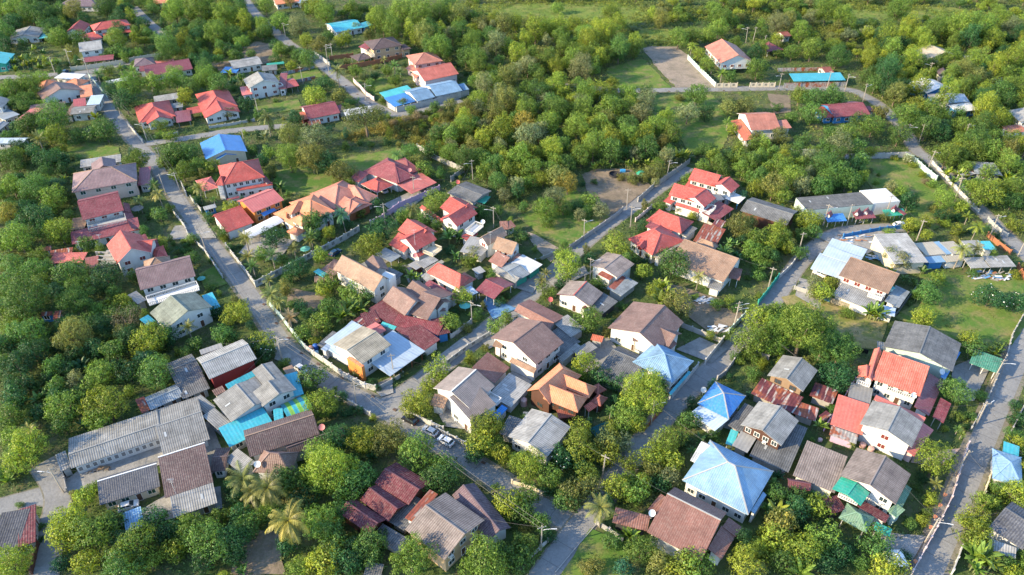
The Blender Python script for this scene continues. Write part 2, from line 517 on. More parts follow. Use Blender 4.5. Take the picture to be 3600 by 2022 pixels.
def flatbox(root, p1, p2, p3, z0, z1, mat, name='wall', top=None):
    a = G(*p1, z1); b = G(*p2, z1); c = G(*p3, z1)
    u = (b-a); Lx = u.length; u.normalize(); v = Vector((-u.y, u.x, 0)); w = (c-b).dot(v)
    if w < 0: a, b = b, a; u = -u; v = -v; w = -w
    m = MB(); m.box(0, 0, z0, Lx, w, z1)
    o = m.obj(name, mat, root); o.location = Vector((a.x, a.y, 0))-root.location; o.rotation_euler = (0, 0, math.atan2(u.y, u.x))
    return o
def house(name, cat, lm, label, blocks, group=None, extra=None):
    g = None
    b0 = blocks[0]
    p = G(*b0[1]); q = G(*b0[3]); c = (p+q)/2; c.z = 0
    root = empty(name, c, label, cat, group)
    for b in blocks:
        o = b[-1] if isinstance(b[-1], dict) else {}
        a = b[:-1] if isinstance(b[-1], dict) else b
        block(root, *a, **o)
    if lm:
        x, y = IMG((c.x, c.y, 2)); LAND.append((x, y, lm))
    return root
# ------------------------------------------------------------------ ground, roads, lots
def ground_mat(name, cols, scales=(.05, .35, 2.5), rough=.95):
    m, n, b = new_mat(name)
    tc = N(n, 'ShaderNodeTexCoord')
    a = noise(n, tc.outputs['Object'], scales[0], 5, .6); c = noise(n, tc.outputs['Object'], scales[1], 5, .65); d = noise(n, tc.outputs['Object'], scales[2], 4, .7)
    col = mixc(n, ramp(n, a, .38, .62), cols[0], cols[1])
    col = mixc(n, ramp(n, c, .45, .68), col, cols[2])
    col = mixc(n, math_node(n, 'MULTIPLY', ramp(n, d, .4, .75), .6), col, cols[3])
    L(n, col, b.inputs['Base Color']); b.inputs['Roughness'].default_value = rough; b.inputs['Specular IOR Level'].default_value = .15
    if 'concrete' in name:
        vo = N(n, 'ShaderNodeTexVoronoi'); vo.inputs['Scale'].default_value = .21; L(n, tc.outputs['Object'], vo.inputs['Vector'])
        sv = N(n, 'ShaderNodeSeparateColor'); L(n, vo.outputs['Color'], sv.inputs[0])
        col = mixc(n, math_node(n, 'MULTIPLY', ramp(n, sv.outputs[0], .6, .65), .16), col, tuple(x*.6 for x in cols[0]))
        wp = N(n, 'ShaderNodeVectorMath', operation='ADD'); L(n, tc.outputs['Object'], wp.inputs[0])
        ns = N(n, 'ShaderNodeTexNoise'); ns.inputs['Scale'].default_value = .6; L(n, tc.outputs['Object'], ns.inputs['Vector']); L(n, ns.outputs['Color'], wp.inputs[1])
        ve = N(n, 'ShaderNodeTexVoronoi', feature='DISTANCE_TO_EDGE'); ve.inputs['Scale'].default_value = .33; L(n, wp.outputs[0], ve.inputs['Vector'])
        col = mixc(n, math_node(n, 'MULTIPLY', math_node(n, 'MULTIPLY', ramp(n, ve.outputs['Distance'], .022, .0), ramp(n, a, .5, .6)), .4), col, (.07, .07, .065))
    L(n, col, b.inputs['Base Color'])
    bp = N(n, 'ShaderNodeBump'); bp.inputs['Strength'].default_value = .5; bp.inputs['Distance'].default_value = .15
    L(n, math_node(n, 'ADD', c, d), bp.inputs['Height']); L(n, bp.outputs[0], b.inputs['Normal'])
    return m
GM = dict(
    ground=ground_mat('earth and weeds', [(.06, .095, .028), (.085, .12, .034), (.14, .12, .07), (.04, .07, .022)], (.03, .16, 1.2)),
    grass=ground_mat('lawn grass', [(.075, .155, .028), (.135, .19, .036), (.23, .19, .085), (.05, .10, .02)], (.07, .22, 1.3)),
    field=ground_mat('field grass', [(.15, .20, .035), (.10, .16, .028), (.22, .21, .06), (.07, .12, .02)], (.03, .12, 1.0)),
    dry=ground_mat('dry grass', [(.28, .22, .09), (.15, .18, .045), (.36, .27, .15), (.11, .12, .035)], (.08, .22, 1.6)),
    dirt=ground_mat('bare dirt', [(.27, .215, .175), (.33, .265, .215), (.19, .16, .13), (.11, .12, .05)], (.05, .22, 1.4)),
    soil=ground_mat('dark soil', [(.20, .155, .115), (.26, .20, .15), (.14, .11, .085), (.09, .10, .04)], (.08, .3, 2)),
    yard=ground_mat('yard concrete', [(.34, .33, .31), (.27, .265, .25), (.20, .20, .19), (.15, .15, .14)], (.1, .4, 2.4), .85),
    floor=ground_mat('tiled floor', [(.42, .30, .24), (.40, .29, .24), (.35, .26, .2), (.3, .22, .18)], (.1, .4, 2.4), .6),
    bluefloor=ground_mat('blue paved drive', [(.12, .25, .42), (.13, .27, .44), (.1, .2, .36), (.1, .2, .34)], (.1, .4, 2.4), .6),
    pool=ground_mat('teal water', [(.01, .09, .09), (.01, .10, .10), (.01, .08, .085), (.01, .07, .08)], (.1, .4, 2.4), .15),
    road=ground_mat('road concrete', [(.23, .23, .227), (.262, .262, .255), (.20, .198, .192), (.15, .15, .148)], (.09, .35, 1.8), .9),
    verge=ground_mat('gravel verge', [(.20, .18, .15), (.24, .22, .18), (.15, .14, .10), (.09, .10, .05)], (.1, .5, 2.4)),
)
ZC = [0.0]
def nz():
    ZC[0] += .004
    return ZC[0]
m_ = MB(); m_.poly([(-900, -120, 0), (900, -120, 0), (900, 1500, 0), (-900, 1500, 0)])
tag(m_.obj('ground', GM['ground']), kind='structure')
ROADS = []
def lot(name, mat, pts, keep=True, kind='structure'):
    z = nz(); P = [G(x, y) for x, y in pts]
    # roughen the outline so that edges are not ruler straight
    out = []
    for i, p in enumerate(P):
        q = P[(i+1) % len(P)]; k = max(1, int((q-p).length/3))
        amp = .0 if name in ('yard', 'driveway', 'pool') else .5
        for j in range(k):
            r = p.lerp(q, j/k); out.append((r.x+(random.uniform(-amp, amp) if j else 0), r.y+(random.uniform(-amp, amp) if j else 0), z))
    m = MB(); m.poly(out); o = m.obj(name, GM[mat])
    if o.data.polygons[0].normal.z < 0: o.data.flip_normals()
    tag(o, kind='structure')
    if keep: LOTS.append((name, [(p.x, p.y) for p in P]))
    return o
LOTS = []
def strip(P, w, z, name, mat):
    m = MB(); Lf = []; Rt = []
    for i, p in enumerate(P):
        d = (P[min(i+1, len(P)-1)]-P[max(0, i-1)]).normalized(); nn = Vector((-d.y, d.x, 0))*w/2
        Lf.append(p+nn); Rt.append(p-nn)
    for i in range(len(P)-1):
        m.poly([(q.x, q.y, z) for q in (Rt[i], Rt[i+1], Lf[i+1], Lf[i])])
    o = m.obj(name, mat); tag(o, kind='structure'); return o
def smooth(P, it=2):
    for _ in range(it):
        Q = [P[0]]
        for a, b in zip(P[:-1], P[1:]): Q += [a.lerp(b, .25), a.lerp(b, .75)]
        P = Q+[P[-1]]
    return P
JOINT = plain('road joint', (.09, .09, .085), .95)
def road(pts, w, name='road', verge=1.0, joints=True):
    P = smooth([G(x, y) for x, y in pts])
    if verge: strip(P, w+2*verge, nz(), 'verge', GM['verge'])
    ztop = nz()
    strip(P, w, ztop, name, GM['road'])
    ROADS.append((P, w/2+verge*.6))
    if joints:
        m = MB(); z = nz(); acc = 0
        for a, b in zip(P[:-1], P[1:]):
            d = b-a; ln = d.length
            if ln < 1e-3: continue
            d.normalize(); nn = Vector((-d.y, d.x, 0)); t = 5-acc
            while t < ln:
                c = a+d*t; e = .04; h = w/2*.98
                m.poly([(q.x, q.y, z) for q in (c-nn*h-d*e, c-nn*h+d*e, c+nn*h+d*e, c+nn*h-d*e)]); t += 5
            acc = (acc+ln) % 5
        if m.v: tag(m.obj('road_joints', JOINT), kind='structure')
KF()
road([(215, 178), (240, 225), (285, 290), (330, 345), (385, 405), (430, 475), (480, 545), (540, 625), (600, 700), (655, 780), (700, 850), (740, 900), (800, 945), (880, 988), (980, 1040), (1080, 1098), (1180, 1162), (1290, 1232), (1440, 1318)], 4.6, verge=1.0)
road([(975, 1018), (1060, 960), (1130, 905), (1200, 850), (1280, 785), (1360, 720), (1420, 660), (1480, 600), (1560, 540), (1640, 485), (1730, 420)], 5.2, verge=.5)
road([(2270, 572), (2178, 576), (2110, 582), (2061, 612), (2010, 660), (1970, 720), (1935, 768), (1880, 835), (1813, 908), (1740, 972), (1658, 1060), (1580, 1160), (1500, 1275), (1430, 1360), (1340, 1490)], 5.0, verge=.4)
road([(2310, 1490), (2380, 1335), (2440, 1185), (2490, 1065), (2540, 945), (2600, 800)], 5.0, verge=1.0)
road([(2640, 700), (2595, 655), (2540, 600), (2490, 552), (2440, 502), (2390, 450), (2345, 405), (2300, 378), (2285, 340), (2250, 300), (2212, 262), (2172, 240), (2145, 226), (2050, 221), (1932, 222), (1700, 226), (1528, 228), (1440, 214), (1340, 224)], 4.6, verge=.7)
road([(2295, 388), (2150, 393), (2060, 396), (1985, 390)], 3.6, verge=.3, joints=False)
road([(-10, 196), (150, 188), (215, 183), (288, 166), (352, 153), (400, 146)], 4.5, verge=.6, joints=False)
road([(335, 18), (360, 45), (400, 80), (430, 112)], 5.0, verge=.2, joints=False)
road([(612, -6), (644, 38), (700, 88), (744, 124), (797, 152), (829, 182), (869, 209), (894, 236), (931, 262), (966, 278), (985, 290), (1034, 284), (1094, 269), (1160, 252)], 4.6, verge=.6)
road([(368, 362), (480, 347), (560, 332), (644, 323), (720, 318)], 4.2, verge=.4, joints=False)
road([(-10, 1278), (60, 1258), (105, 1247), (150, 1255)], 4.5, verge=.3, joints=False)
road([(105, 1165), (140, 1215), (150, 1260), (128, 1330), (118, 1400), (108, 1470)], 5.0, verge=.3, joints=False)
lot('driveway', 'dirt', [(1320, 582), (1345, 590), (1418, 632), (1385, 660), (1345, 622)])
lot('driveway', 'yard', [(855, 690), (905, 700), (985, 655), (960, 640)])
lot('field', 'field', [(1180, 12), (1560, 4), (1660, 30), (1580, 75), (1480, 82), (1250, 70)])
lot('field', 'field', [(1560, 80), (1760, 70), (1800, 88), (1640, 108), (1540, 98)])
lot('field', 'field', [(2060, 10), (2400, 20), (2570, 55), (2576, 90), (2250, 40), (2150, 80), (2080, 60)])
lot('lawn', 'grass', [(1525, 172), (1605, 150), (1620, 150), (1690, 222), (1530, 222)])
lot('lawn', 'grass', [(1575, 238), (1790, 238), (1860, 300), (1800, 395), (1730, 380), (1700, 320), (1640, 290)])
lot('dirt_lot', 'dirt', [(1616, 122), (1640, 117), (1705, 118), (1740, 150), (1800, 221), (1700, 221), (1655, 175)])
lot('dirt_lot', 'soil', [(1930, 236), (1990, 240), (1988, 283), (1945, 288)])
lot('lawn', 'grass', [(2140, 402), (2288, 398), (2330, 440), (2395, 500), (2420, 545), (2330, 590), (2240, 565), (2190, 470)])
lot('lawn', 'grass', [(1300, 545), (1440, 470), (1500, 520), (1535, 545), (1425, 622), (1370, 600)])
lot('dirt_lot', 'soil', [(1462, 440), (1500, 425), (1590, 428), (1640, 470), (1530, 545), (1485, 505)])
lot('lawn', 'grass', [(2310, 692), (2576, 692), (2590, 800), (2545, 870), (2420, 860), (2250, 800), (2330, 740)])
lot('dry_lot', 'dry', [(1965, 748), (2018, 735), (2240, 800), (2210, 880), (2130, 870), (1990, 800)])
lot('lawn', 'grass', [(1485, 1330), (1570, 1362), (1600, 1470), (1395, 1470)])
lot('lawn', 'grass', [(688, 432), (850, 402), (1000, 372), (1055, 400), (900, 450), (780, 505), (700, 475)])
lot('lawn', 'grass', [(165, 352), (300, 372), (305, 398), (235, 400), (170, 395)])
lot('lawn', 'grass', [(500, 690), (545, 668), (572, 715), (520, 735)])
lot('dirt_lot', 'soil', [(520, 158), (640, 150), (650, 170), (560, 185)])
lot('dirt_lot', 'soil', [(640, 105), (690, 112), (700, 150), (660, 165), (600, 140)])
lot('lawn', 'grass', [(640, 270), (750, 250), (760, 275), (650, 290)])
lot('lawn', 'grass', [(700, 180), (800, 170), (812, 195), (720, 205)])
lot('lawn', 'grass', [(885, 205), (960, 195), (1040, 240), (940, 240)])
lot('yard', 'yard', [(965, 515), (1060, 470), (1110, 470), (1000, 545)])
lot('yard', 'yard', [(2395, 925), (2475, 890), (2500, 905), (2450, 1010), (2390, 1010)])
lot('yard', 'yard', [(1760, 850), (1830, 880), (1790, 915), (1700, 880)])
lot('yard', 'yard', [(225, 1165), (420, 1115), (440, 1160), (170, 1240), (165, 1210)])
lot('yard', 'yard', [(280, 1330), (420, 1245), (555, 1225), (560, 1280), (420, 1310)])
lot('driveway', 'bluefloor', [(1215, 760), (1225, 745), (1300, 778), (1240, 805)])
lot('yard', 'yard', [(700, 880), (760, 905), (760, 930), (690, 905)])
lot('yard', 'yard', [(2215, 1340), (2330, 1350), (2290, 1420), (2215, 1400)])
lot('yard', 'floor', [(2300, 1140), (2415, 1130), (2370, 1180), (2290, 1165)])
lot('pool', 'pool', [(1480, 1080), (1530, 1060), (1550, 1100), (1510, 1115)])
lot('dirt_lot', 'soil', [(1640, 700), (1830, 760), (1880, 800), (1800, 850), (1720, 790)])
lot('dirt_lot', 'soil', [(735, 725), (820, 745), (790, 790), (720, 770)])
lot('yard', 'yard', [(440, 570), (520, 560), (545, 600), (420, 605)])
lot('yard', 'yard', [(1200, 850), (1300, 800), (1330, 820), (1230, 880)])
lot('yard', 'yard', [(2010, 700), (2080, 720), (2060, 780), (2000, 745)])
lot('yard', 'yard', [(1300, 660), (1370, 690), (1340, 740), (1280, 720)])
lot('yard', 'yard', [(1380, 710), (1470, 670), (1480, 690), (1400, 730)])
lot('yard', 'yard', [(2040, 590), (2240, 575), (2280, 600), (2180, 640), (2110, 625)])
lot('yard', 'yard', [(930, 975), (985, 950), (990, 990), (960, 1000)])
lot('dirt_lot', 'soil', [(600, 1330), (700, 1340), (720, 1447), (580, 1447)])
lot('yard', 'yard', [(640, 590), (740, 605), (700, 660), (600, 640)])
lot('yard', 'yard', [(1010, 670), (1060, 660), (1090, 700), (1030, 720)])
lot('yard', 'yard', [(1290, 930), (1340, 960), (1310, 1000), (1260, 985)])
lot('yard', 'yard', [(1440, 880), (1530, 850), (1570, 900), (1470, 940)])
lot('yard', 'yard', [(1085, 1010), (1120, 1075), (1190, 1085), (1180, 1050)])
lot('yard', 'yard', [(1790, 1000), (1860, 1040), (1840, 1085), (1770, 1060)])
lot('yard', 'yard', [(470, 1080), (530, 1060), (570, 1160), (530, 1200)])
lot('yard', 'yard', [(1100, 900), (1165, 850), (1185, 865), (1120, 920)])
lot('yard', 'yard', [(2080, 1060), (2140, 1000), (2160, 1010), (2090, 1080)])
# ------------------------------------------------------------------ the houses, read off the photograph
K(0, 0)
house('white_house', 'house', 'the purple-roofed house at the top edge', 'white house with a purple hipped roof, cut by the top edge behind trees',
      [('hip', (570, 62), (980, 66), (1010, -10), 3, 2.2, 'purple.t', 'white')])
house('cream_house', 'house', 'the orange-roofed cream house at the top edge', 'cream house with an orange roof at the top edge, dark car in front',
      [('gable', (1550, 42), (1700, 24), (1680, -50), 3, 1.8, 'orange.t', 'cream')])
house('grey_roof_house', 'house', 'the grey-roofed bungalow at the upper left edge', 'low white bungalow with a wide grey fibre-cement roof and a tan awning at the upper left edge',
      [('gable', (78, 390), (165, 300), (470, 278), 3, 1.5, 'grey.c', 'white'), ('shed', (40, 465), (165, 430), (215, 385), 2.3, .5, 'sand.c', None, {'name': 'awning'}),
       ('shed', (390, 388), (480, 380), (495, 315), 2.4, .2, 'turq.m', None, {'name': 'carport_roof'})])
house('gable_house', 'house', 'the small red gabled house', 'small white house with a plain red gabled roof between the grey bungalow and the red two-storey house',
      [('gable', (648, 335), (735, 250), (910, 242), 3.4, 2.4, 'red.t', 'white')])
h_ = house('two_storey_house', 'house', 'the red two-storey house near the top left', 'white two-storey house with red hipped roof and a red lower skirt roof near the top left corner',
      [('hip', (940, 312), (1312, 250), (1300, 192), 6, 2.2, 'red.t', 'white', {'win': {0: 4}}), ('shed', (885, 415), (1035, 378), (1000, 305), 3, 1, 'red.t', 'white', {'name': 'porch_roof'}),
       ('shed', (1040, 365), (1325, 322), (1318, 285), 2.9, .7, 'red.t', None, {'name': 'awning'})])
house('box_house', 'house', 'the boxy white house with the grey tiled roof', 'boxy white two-storey house, grey tiled roof above two tall windows and a brown porch roof with cars below',
      [('gable', (800, 524), (1030, 494), (1020, 400), 6, 2.0, 'lgrey.c', 'white', {'win': {0: 2}}), ('shed', (838, 628), (1140, 596), (1120, 548), 2.8, .7, 'maroon.t', None, {'name': 'porch_roof'})])
house('long_red_house', 'house', 'the long dark red roof with the purple hipped end', 'long low house with a dark red roof joined to a dark purple hipped roof behind a cream wall',
      [('gable', (1475, 770), (1940, 692), (1895, 588), 3, 2.4, 'maroon.m', 'white'), ('hip', (1340, 672), (1565, 648), (1545, 575), 3.4, 1.8, 'purple.t', 'white'),
       ('shed', (1400, 720), (1470, 712), (1450, 655), 2.8, .6, 'maroon.t', 'white', {'name': 'porch_roof'}), ('shed', (1560, 640), (1750, 618), (1745, 592), 3.2, .6, 'pinkred.m', 'white', {'name': 'rear_roof'})])
house('grey_shed_house', 'house', 'the long grey corrugated roof beside the bare field', 'long white house under a weathered grey corrugated roof beside the bare brown field',
      [('gable', (2345, 690), (2640, 640), (2610, 560), 3.1, 1.0, 'lgrey.c', 'white'), ('shed', (2215, 730), (2375, 732), (2350, 672), 2.4, .2, 'blue.m', None, {'name': 'awning'})])
house('orange_brown_house', 'house', 'the house with a brown gable and orange side roofs', 'white house with a broad brown gable and small orange side roofs at the road junction, white flat roof behind',
      [('gable', (430, 1003), (368, 932), (795, 866), 4, 2.8, 'brown.t', 'white'), ('hip', (430, 890), (615, 835), (590, 780), 4, 1.6, 'orange.t', 'white', {'name': 'rear_roof'}),
       ('hip', (625, 845), (785, 868), (775, 790), 4, 1.4, 'orange.t', 'white', {'name': 'side_roof'}), ('shed', (808, 982), (935, 962), (880, 852), 3, 1.3, 'orange.t', 'white', {'name': 'porch_roof'}),
       ('flat', (540, 785), (782, 800), (770, 742), 3.2, .1, 'white.m', 'white', {'name': 'rear_roof'})])
house('row_house', 'house', 'the row of mismatched low roofs by the left road', 'row of low buildings under mismatched pink, purple, red and pale roofs along the left road',
      [('shed', (150, 1215), (262, 1222), (300, 1080), 3, .8, 'pinkred.m', 'grey'), ('shed', (280, 1160), (640, 1120), (650, 1018), 3, 1.2, 'purple.c', 'grey', {'name': 'low_roof'}),
       ('shed', (742, 1080), (868, 1060), (872, 978), 3.2, .8, 'red.m', 'white', {'name': 'red_roof'}), ('shed', (868, 1058), (1000, 1048), (940, 958), 3.2, .6, 'sky.m', 'white', {'name': 'pale_roof'}),
       ('gable', (705, 1152), (940, 1130), (940, 1058), 3.4, .7, 'grey.c', 'white', {'name': 'grey_roof'}), ('shed', (650, 1165), (720, 1160), (710, 1010), 3, .5, 'brown.c', 'grey', {'name': 'low_roof'})])
h_ = house('terrace_house', 'house', 'the grey-roofed terrace house cut by the left edge', 'pale two-storey house with a grey gabled roof and a paved terrace, cut by the left edge',
      [('gable', (20, 1085), (108, 995), (-120, 940), 6, 2.2, 'grey.t', 'white'), ('flat', (40, 1205), (200, 1150), (210, 1010), 3.1, .05, 'greyblue.m', 'grey', {'name': 'terrace'})])
house('teal_shed', 'shed', 'the teal roof at the left edge', 'teal metal roofed shed cut by the left edge beside banana plants',
      [('gable', (60, 640), (150, 540), (-120, 530), 4, 1.6, 'turq.m', 'green')])
house('low_shed', 'shed', None, 'low grey shed roof at the left edge below the terrace house', [('gable', (-30, 1330), (95, 1230), (40, 1180), 2.8, .5, 'greyblue.c', 'grey')])
house('low_shed', 'shed', None, 'pale corrugated shed roof at the left edge beside the palm, with skylight strips', [('gable', (-60, 1440), (235, 1440), (245, 1385), 3, .7, 'sky.c', 'grey')])
house('hip_house', 'house', 'the left one of the two red hipped bungalows', 'left one of two bungalows with red hipped roofs, with a flat red carport roof at its right',
      [('hip', (1400, 1236), (1345, 1072), (1712, 1036), 3.1, 2.9, 'red.t', 'white'), ('gable', (1480, 1248), (1420, 1120), (1700, 1110), 3.0, 2.0, 'red.t', 'white', {'name': 'front_roof'}),
       ('shed', (1775, 1235), (1925, 1212), (1870, 1105), 2.7, .5, 'maroon.m', None, {'name': 'carport_roof'})])
house('hip_house', 'house', 'the right one of the two red hipped bungalows', 'right one of two bungalows with red hipped roofs, a small red porch roof on its left side',
      [('hip', (2050, 1130), (1962, 950), (2312, 932), 3.1, 2.9, 'red.t', 'white'), ('gable', (2060, 1190), (1985, 1040), (2385, 1070), 3.0, 2.2, 'red.t', 'white', {'name': 'front_roof'}),
       ('shed', (1900, 1150), (2030, 1125), (2000, 1065), 2.6, .4, 'red.t', None, {'name': 'carport_roof'})])
house('white_carport', 'carport', None, 'white metal carport roof half hidden by palms near the upper left junction', [('arch', (1080, 845), (1300, 800), (1290, 770), 2.8, .6, 'white.m', None)])
house('old_shed', 'shed', None, 'old grey tin shed roof behind the left red hipped bungalow', [('shed', (1555, 1030), (1800, 990), (1790, 930), 2.8, .7, 'lgrey.c', 'grey'), ('shed', (1640, 1100), (1840, 1075), (1820, 1030), 2.4, .3, 'greyblue.c', 'grey', {'name': 'rear_roof'})])

K(1, 0)
house('orange_roof_house', 'house', None, 'white house with an orange roof at the top edge beside the north road', [('gable', (200, 48), (440, 18), (420, -40), 3, 1.6, 'orange.t', 'white'), ('flat', (440, 30), (520, 5), (500, -40), 3, .1, 'white.m', 'white', {'name': 'side_roof'})])
house('light_blue_house', 'house', 'the light blue roof at the top', 'house with a light blue metal roof hidden among trees at the top',
      [('gable', (800, 325), (1080, 275), (1045, 180), 3.1, 1.6, 'cyan.m', 'white', {'fascia': 'white'}), ('shed', (1085, 278), (1182, 248), (1140, 205), 3.0, .8, 'cyan.m', 'blue', {'name': 'side_roof'})])
h_ = house('tan_house', 'house', 'the tan two-storey house with the dark hipped roof', 'tan two-storey house with a dark brown hipped roof, white framed windows and a brown carport',
      [('hip', (1172, 505), (1475, 455), (1392, 368), 6.4, 2.4, 'dbrown.t', 'tanw', {'win': {0: 3, 3: 1}, 'band': 1}), ('gable', (1030, 470), (1110, 500), (1215, 378), 4.6, 1.5, 'maroon.t', 'white', {'name': 'rear_roof'}),
       ('hip', (1025, 615), (1170, 580), (1105, 525), 2.9, 1.0, 'dbrown.t', None, {'name': 'carport_roof'}), ('hip', (1470, 505), (1560, 488), (1530, 435), 4, 1.2, 'dbrown.t', 'tanw', {'name': 'side_roof'})])
balcony(h_, (1098, 520), (1160, 575), (1190, 560), 3.3, 'cream')
house('pink_house', 'house', 'the pink house with the salmon hipped roof', 'pink two-storey house with a salmon hipped roof and dark red shutters',
      [('hip', (1595, 655), (1880, 612), (1750, 525), 6, 2.6, 'salmon.t', 'pink', {'glass': 'redw', 'win': {0: 3, 3: 2}}), ('shed', (1500, 690), (1600, 720), (1620, 665), 3, .9, 'salmon.t', 'pink', {'name': 'porch_roof'}), ('shed', (1840, 660), (1910, 650), (1880, 620), 3, .6, 'salmon.t', 'pink', {'name': 'side_roof'})])
house('pale_pink_house', 'house', 'the long salmon-roofed pale pink house', 'long pale pink house with a smooth salmon-red gabled roof between the pink house and the blue roofs',
      [('gable', (1695, 818), (2040, 742), (1980, 620), 4.6, 2.8, 'coral.t', 'palepink', {'win': {0: 4, 3: 1}}), ('gable', (1600, 790), (1565, 735), (1665, 720), 3.6, 1.4, 'coral.t', 'palepink', {'name': 'porch_roof'})])
house('teal_roof_building', 'shed', 'the teal shed roof beside the blue roofs', 'long open shed with a teal metal roof on the left of the blue-roofed building',
      [('shed', (1300, 985), (1580, 908), (1535, 852), 2.8, .7, 'turq.m', None)])
house('blue_building', 'house', 'the long blue-roofed building with a white wall', 'long low white building with stepped blue roofs along a white boundary wall',
      [('gable', (1812, 968), (2078, 912), (2030, 788), 3.3, 2.0, 'pblue.t', 'white', {'glass': 'redw', 'win': {0: 3}}), ('gable', (1620, 1020), (1800, 975), (1740, 850), 3.2, 1.9, 'pblue.t', 'white', {'glass': 'redw'}),
       ('shed', (2085, 910), (2145, 898), (2095, 835), 2.8, .9, 'pblue.t', 'white', {'name': 'side_roof'}), ('shed', (1390, 1075), (1605, 1018), (1520, 925), 2.7, .8, 'blue.m', None, {'name': 'carport_roof'})])
h_ = house('white_gable_house', 'house', 'the white two-storey house with the grey gable', 'white two-storey house with a grey gabled roof, red shutters and small red side roofs',
      [('gable', (-72, 888), (-130, 800), (158, 722), 6.1, 2.4, 'grey.c', 'white', {'glass': 'redw', 'win': {0: 3, 3: 3, 1: 3, 2: 2}, 'fascia': 'white'}), ('shed', (225, 895), (300, 890), (270, 735), 3.4, 1.0, 'maroon.t', 'white', {'name': 'side_roof'}),
       ('gable', (290, 890), (435, 862), (405, 775), 2.8, .9, 'red.m', None, {'name': 'carport_roof'}), ('shed', (-140, 960), (-35, 945), (-85, 865), 3, .8, 'pinkred.m', 'white', {'name': 'porch_roof'})])
balcony(h_, (205, 890), (278, 875), (270, 845), 3.3)
house('maroon_roof_house', 'house', 'the maroon-roofed house behind the spreading tree', 'white house with a plain maroon gabled roof and rusty porch left of the spreading tree',
      [('gable', (525, 1198), (850, 1135), (800, 1005), 3.3, 2.2, 'maroon.t', 'white', {'glass': 'redw'}), ('shed', (845, 1118), (900, 1105), (860, 1050), 3, .7, 'maroon.t', 'white', {'name': 'side_roof'}),
       ('shed', (470, 1205), (525, 1195), (490, 1120), 2.9, .7, 'vermil.t', 'redw', {'name': 'porch_roof'}), ('shed', (530, 1262), (655, 1245), (640, 1200), 2.3, .3, 'rust.r', None, {'name': 'awning'})])
house('white_shed', 'shed', None, 'white metal shed roof half hidden behind the spreading tree', [('shed', (900, 1165), (1180, 1120), (1160, 1060), 2.8, .5, 'white.m', 'grey')])
house('green_awning_shed', 'shed', None, 'grey lean-to shed with a green tarpaulin roof beside the long grey corrugated roof', [('shed', (60, 715), (215, 700), (190, 648), 2.6, .4, 'dgrey.c', 'grey'), ('shed', (110, 660), (285, 640), (280, 618), 2.6, .3, 'green.m', None, {'name': 'awning'})])

K(2, 0)
house('stilt_house', 'house', 'the salmon-roofed house beside the dirt lot', 'tall white house with a smooth salmon gabled roof on pillars beside the bare dirt lot',
      [('gable', (2098, 635), (1937, 468), (2190, 395), 6.6, 3.4, 'salmon.t', 'white', {'glass': 'redw', 'z0': 2.4}), ('gable', (2200, 610), (2130, 520), (2325, 560), 5.8, 1.2, 'rust.t', 'white', {'name': 'porch_roof', 'z0': 2.4})])
K(3, 0)
house('turquoise_shed', 'shed', 'the long turquoise shed roof', 'long open shed with a flat turquoise metal roof behind a rusty tin fence',
      [('shed', (260, 818), (782, 806), (735, 728), 3, 1.0, 'cyan.m', None, {'postm': 'wood'})])
house('brown_hut', 'hut', None, 'small hut with a brown roof behind the turquoise shed', [('gable', (580, 735), (665, 725), (600, 668), 2.6, 1.2, 'rust.t', 'grey')])
house('brown_hut', 'hut', None, 'brown roofed open pavilion among trees right of the salmon-roofed house', [('hip', (-5, 520), (155, 500), (60, 410), 2.8, 1.9, 'maroon.t', None, {'postm': 'white'})])
house('brown_hut', 'hut', None, 'small white hut with a rust-brown roof, highest of the huts right of the salmon-roofed house', [('gable', (165, 372), (240, 360), (205, 305), 3, 1.2, 'rust.t', 'white')])
house('grey_gable_house', 'house', 'the grey-brown gabled house among trees at the upper right', 'pale house with a broad grey-brown gabled roof with white edges, among trees at the upper right',
      [('gable', (1612, 595), (1456, 515), (1725, 470), 5, 2.6, 'sand.t', 'cream', {'fascia': 'white'}), ('shed', (1330, 600), (1480, 590), (1460, 545), 3, .6, 'tan.c', 'blue', {'name': 'side_roof'})])
house('white_peak_house', 'house', 'the white-roofed peaked house at the upper right', 'house with a peaked white and blue-grey roof among trees at the upper right',
      [('gable', (1600, 938), (1408, 840), (1650, 790), 4, 2.0, 'white.m', 'blue'), ('shed', (1640, 935), (1860, 925), (1800, 850), 3.2, .9, 'greyblue.m', 'grey', {'name': 'side_roof'})])
house('pale_blue_house', 'house', 'the pale blue roof right of the peaked white roof', 'low house with a ribbed pale blue-grey roof and a white lower roof at the upper right',
      [('gable', (1822, 1035), (2030, 1025), (1978, 930), 4, 1.4, 'sky.c', 'white'), ('shed', (1905, 1130), (2122, 1102), (2030, 1030), 3, .8, 'white.m', 'blue', {'name': 'front_roof'}), ('shed', (1640, 990), (1790, 985), (1750, 940), 3.2, .4, 'lgrey.m', 'blue', {'name': 'side_roof'})])
house('red_blue_house', 'house', 'the red-roofed blue-walled house', 'long bungalow with a dull red gabled roof and bright blue walls',
      [('gable', (668, 1180), (1032, 1150), (1002, 1005), 3.1, 2.3, 'maroon.t', 'blue', {'glass': 'brown'}), ('shed', (575, 1185), (668, 1175), (635, 1060), 2.9, .9, 'red.t', 'blue', {'name': 'porch_roof'}), ('shed', (1022, 1122), (1080, 1115), (1055, 1060), 2.8, .5, 'maroon.t', 'white', {'name': 'side_roof'})])
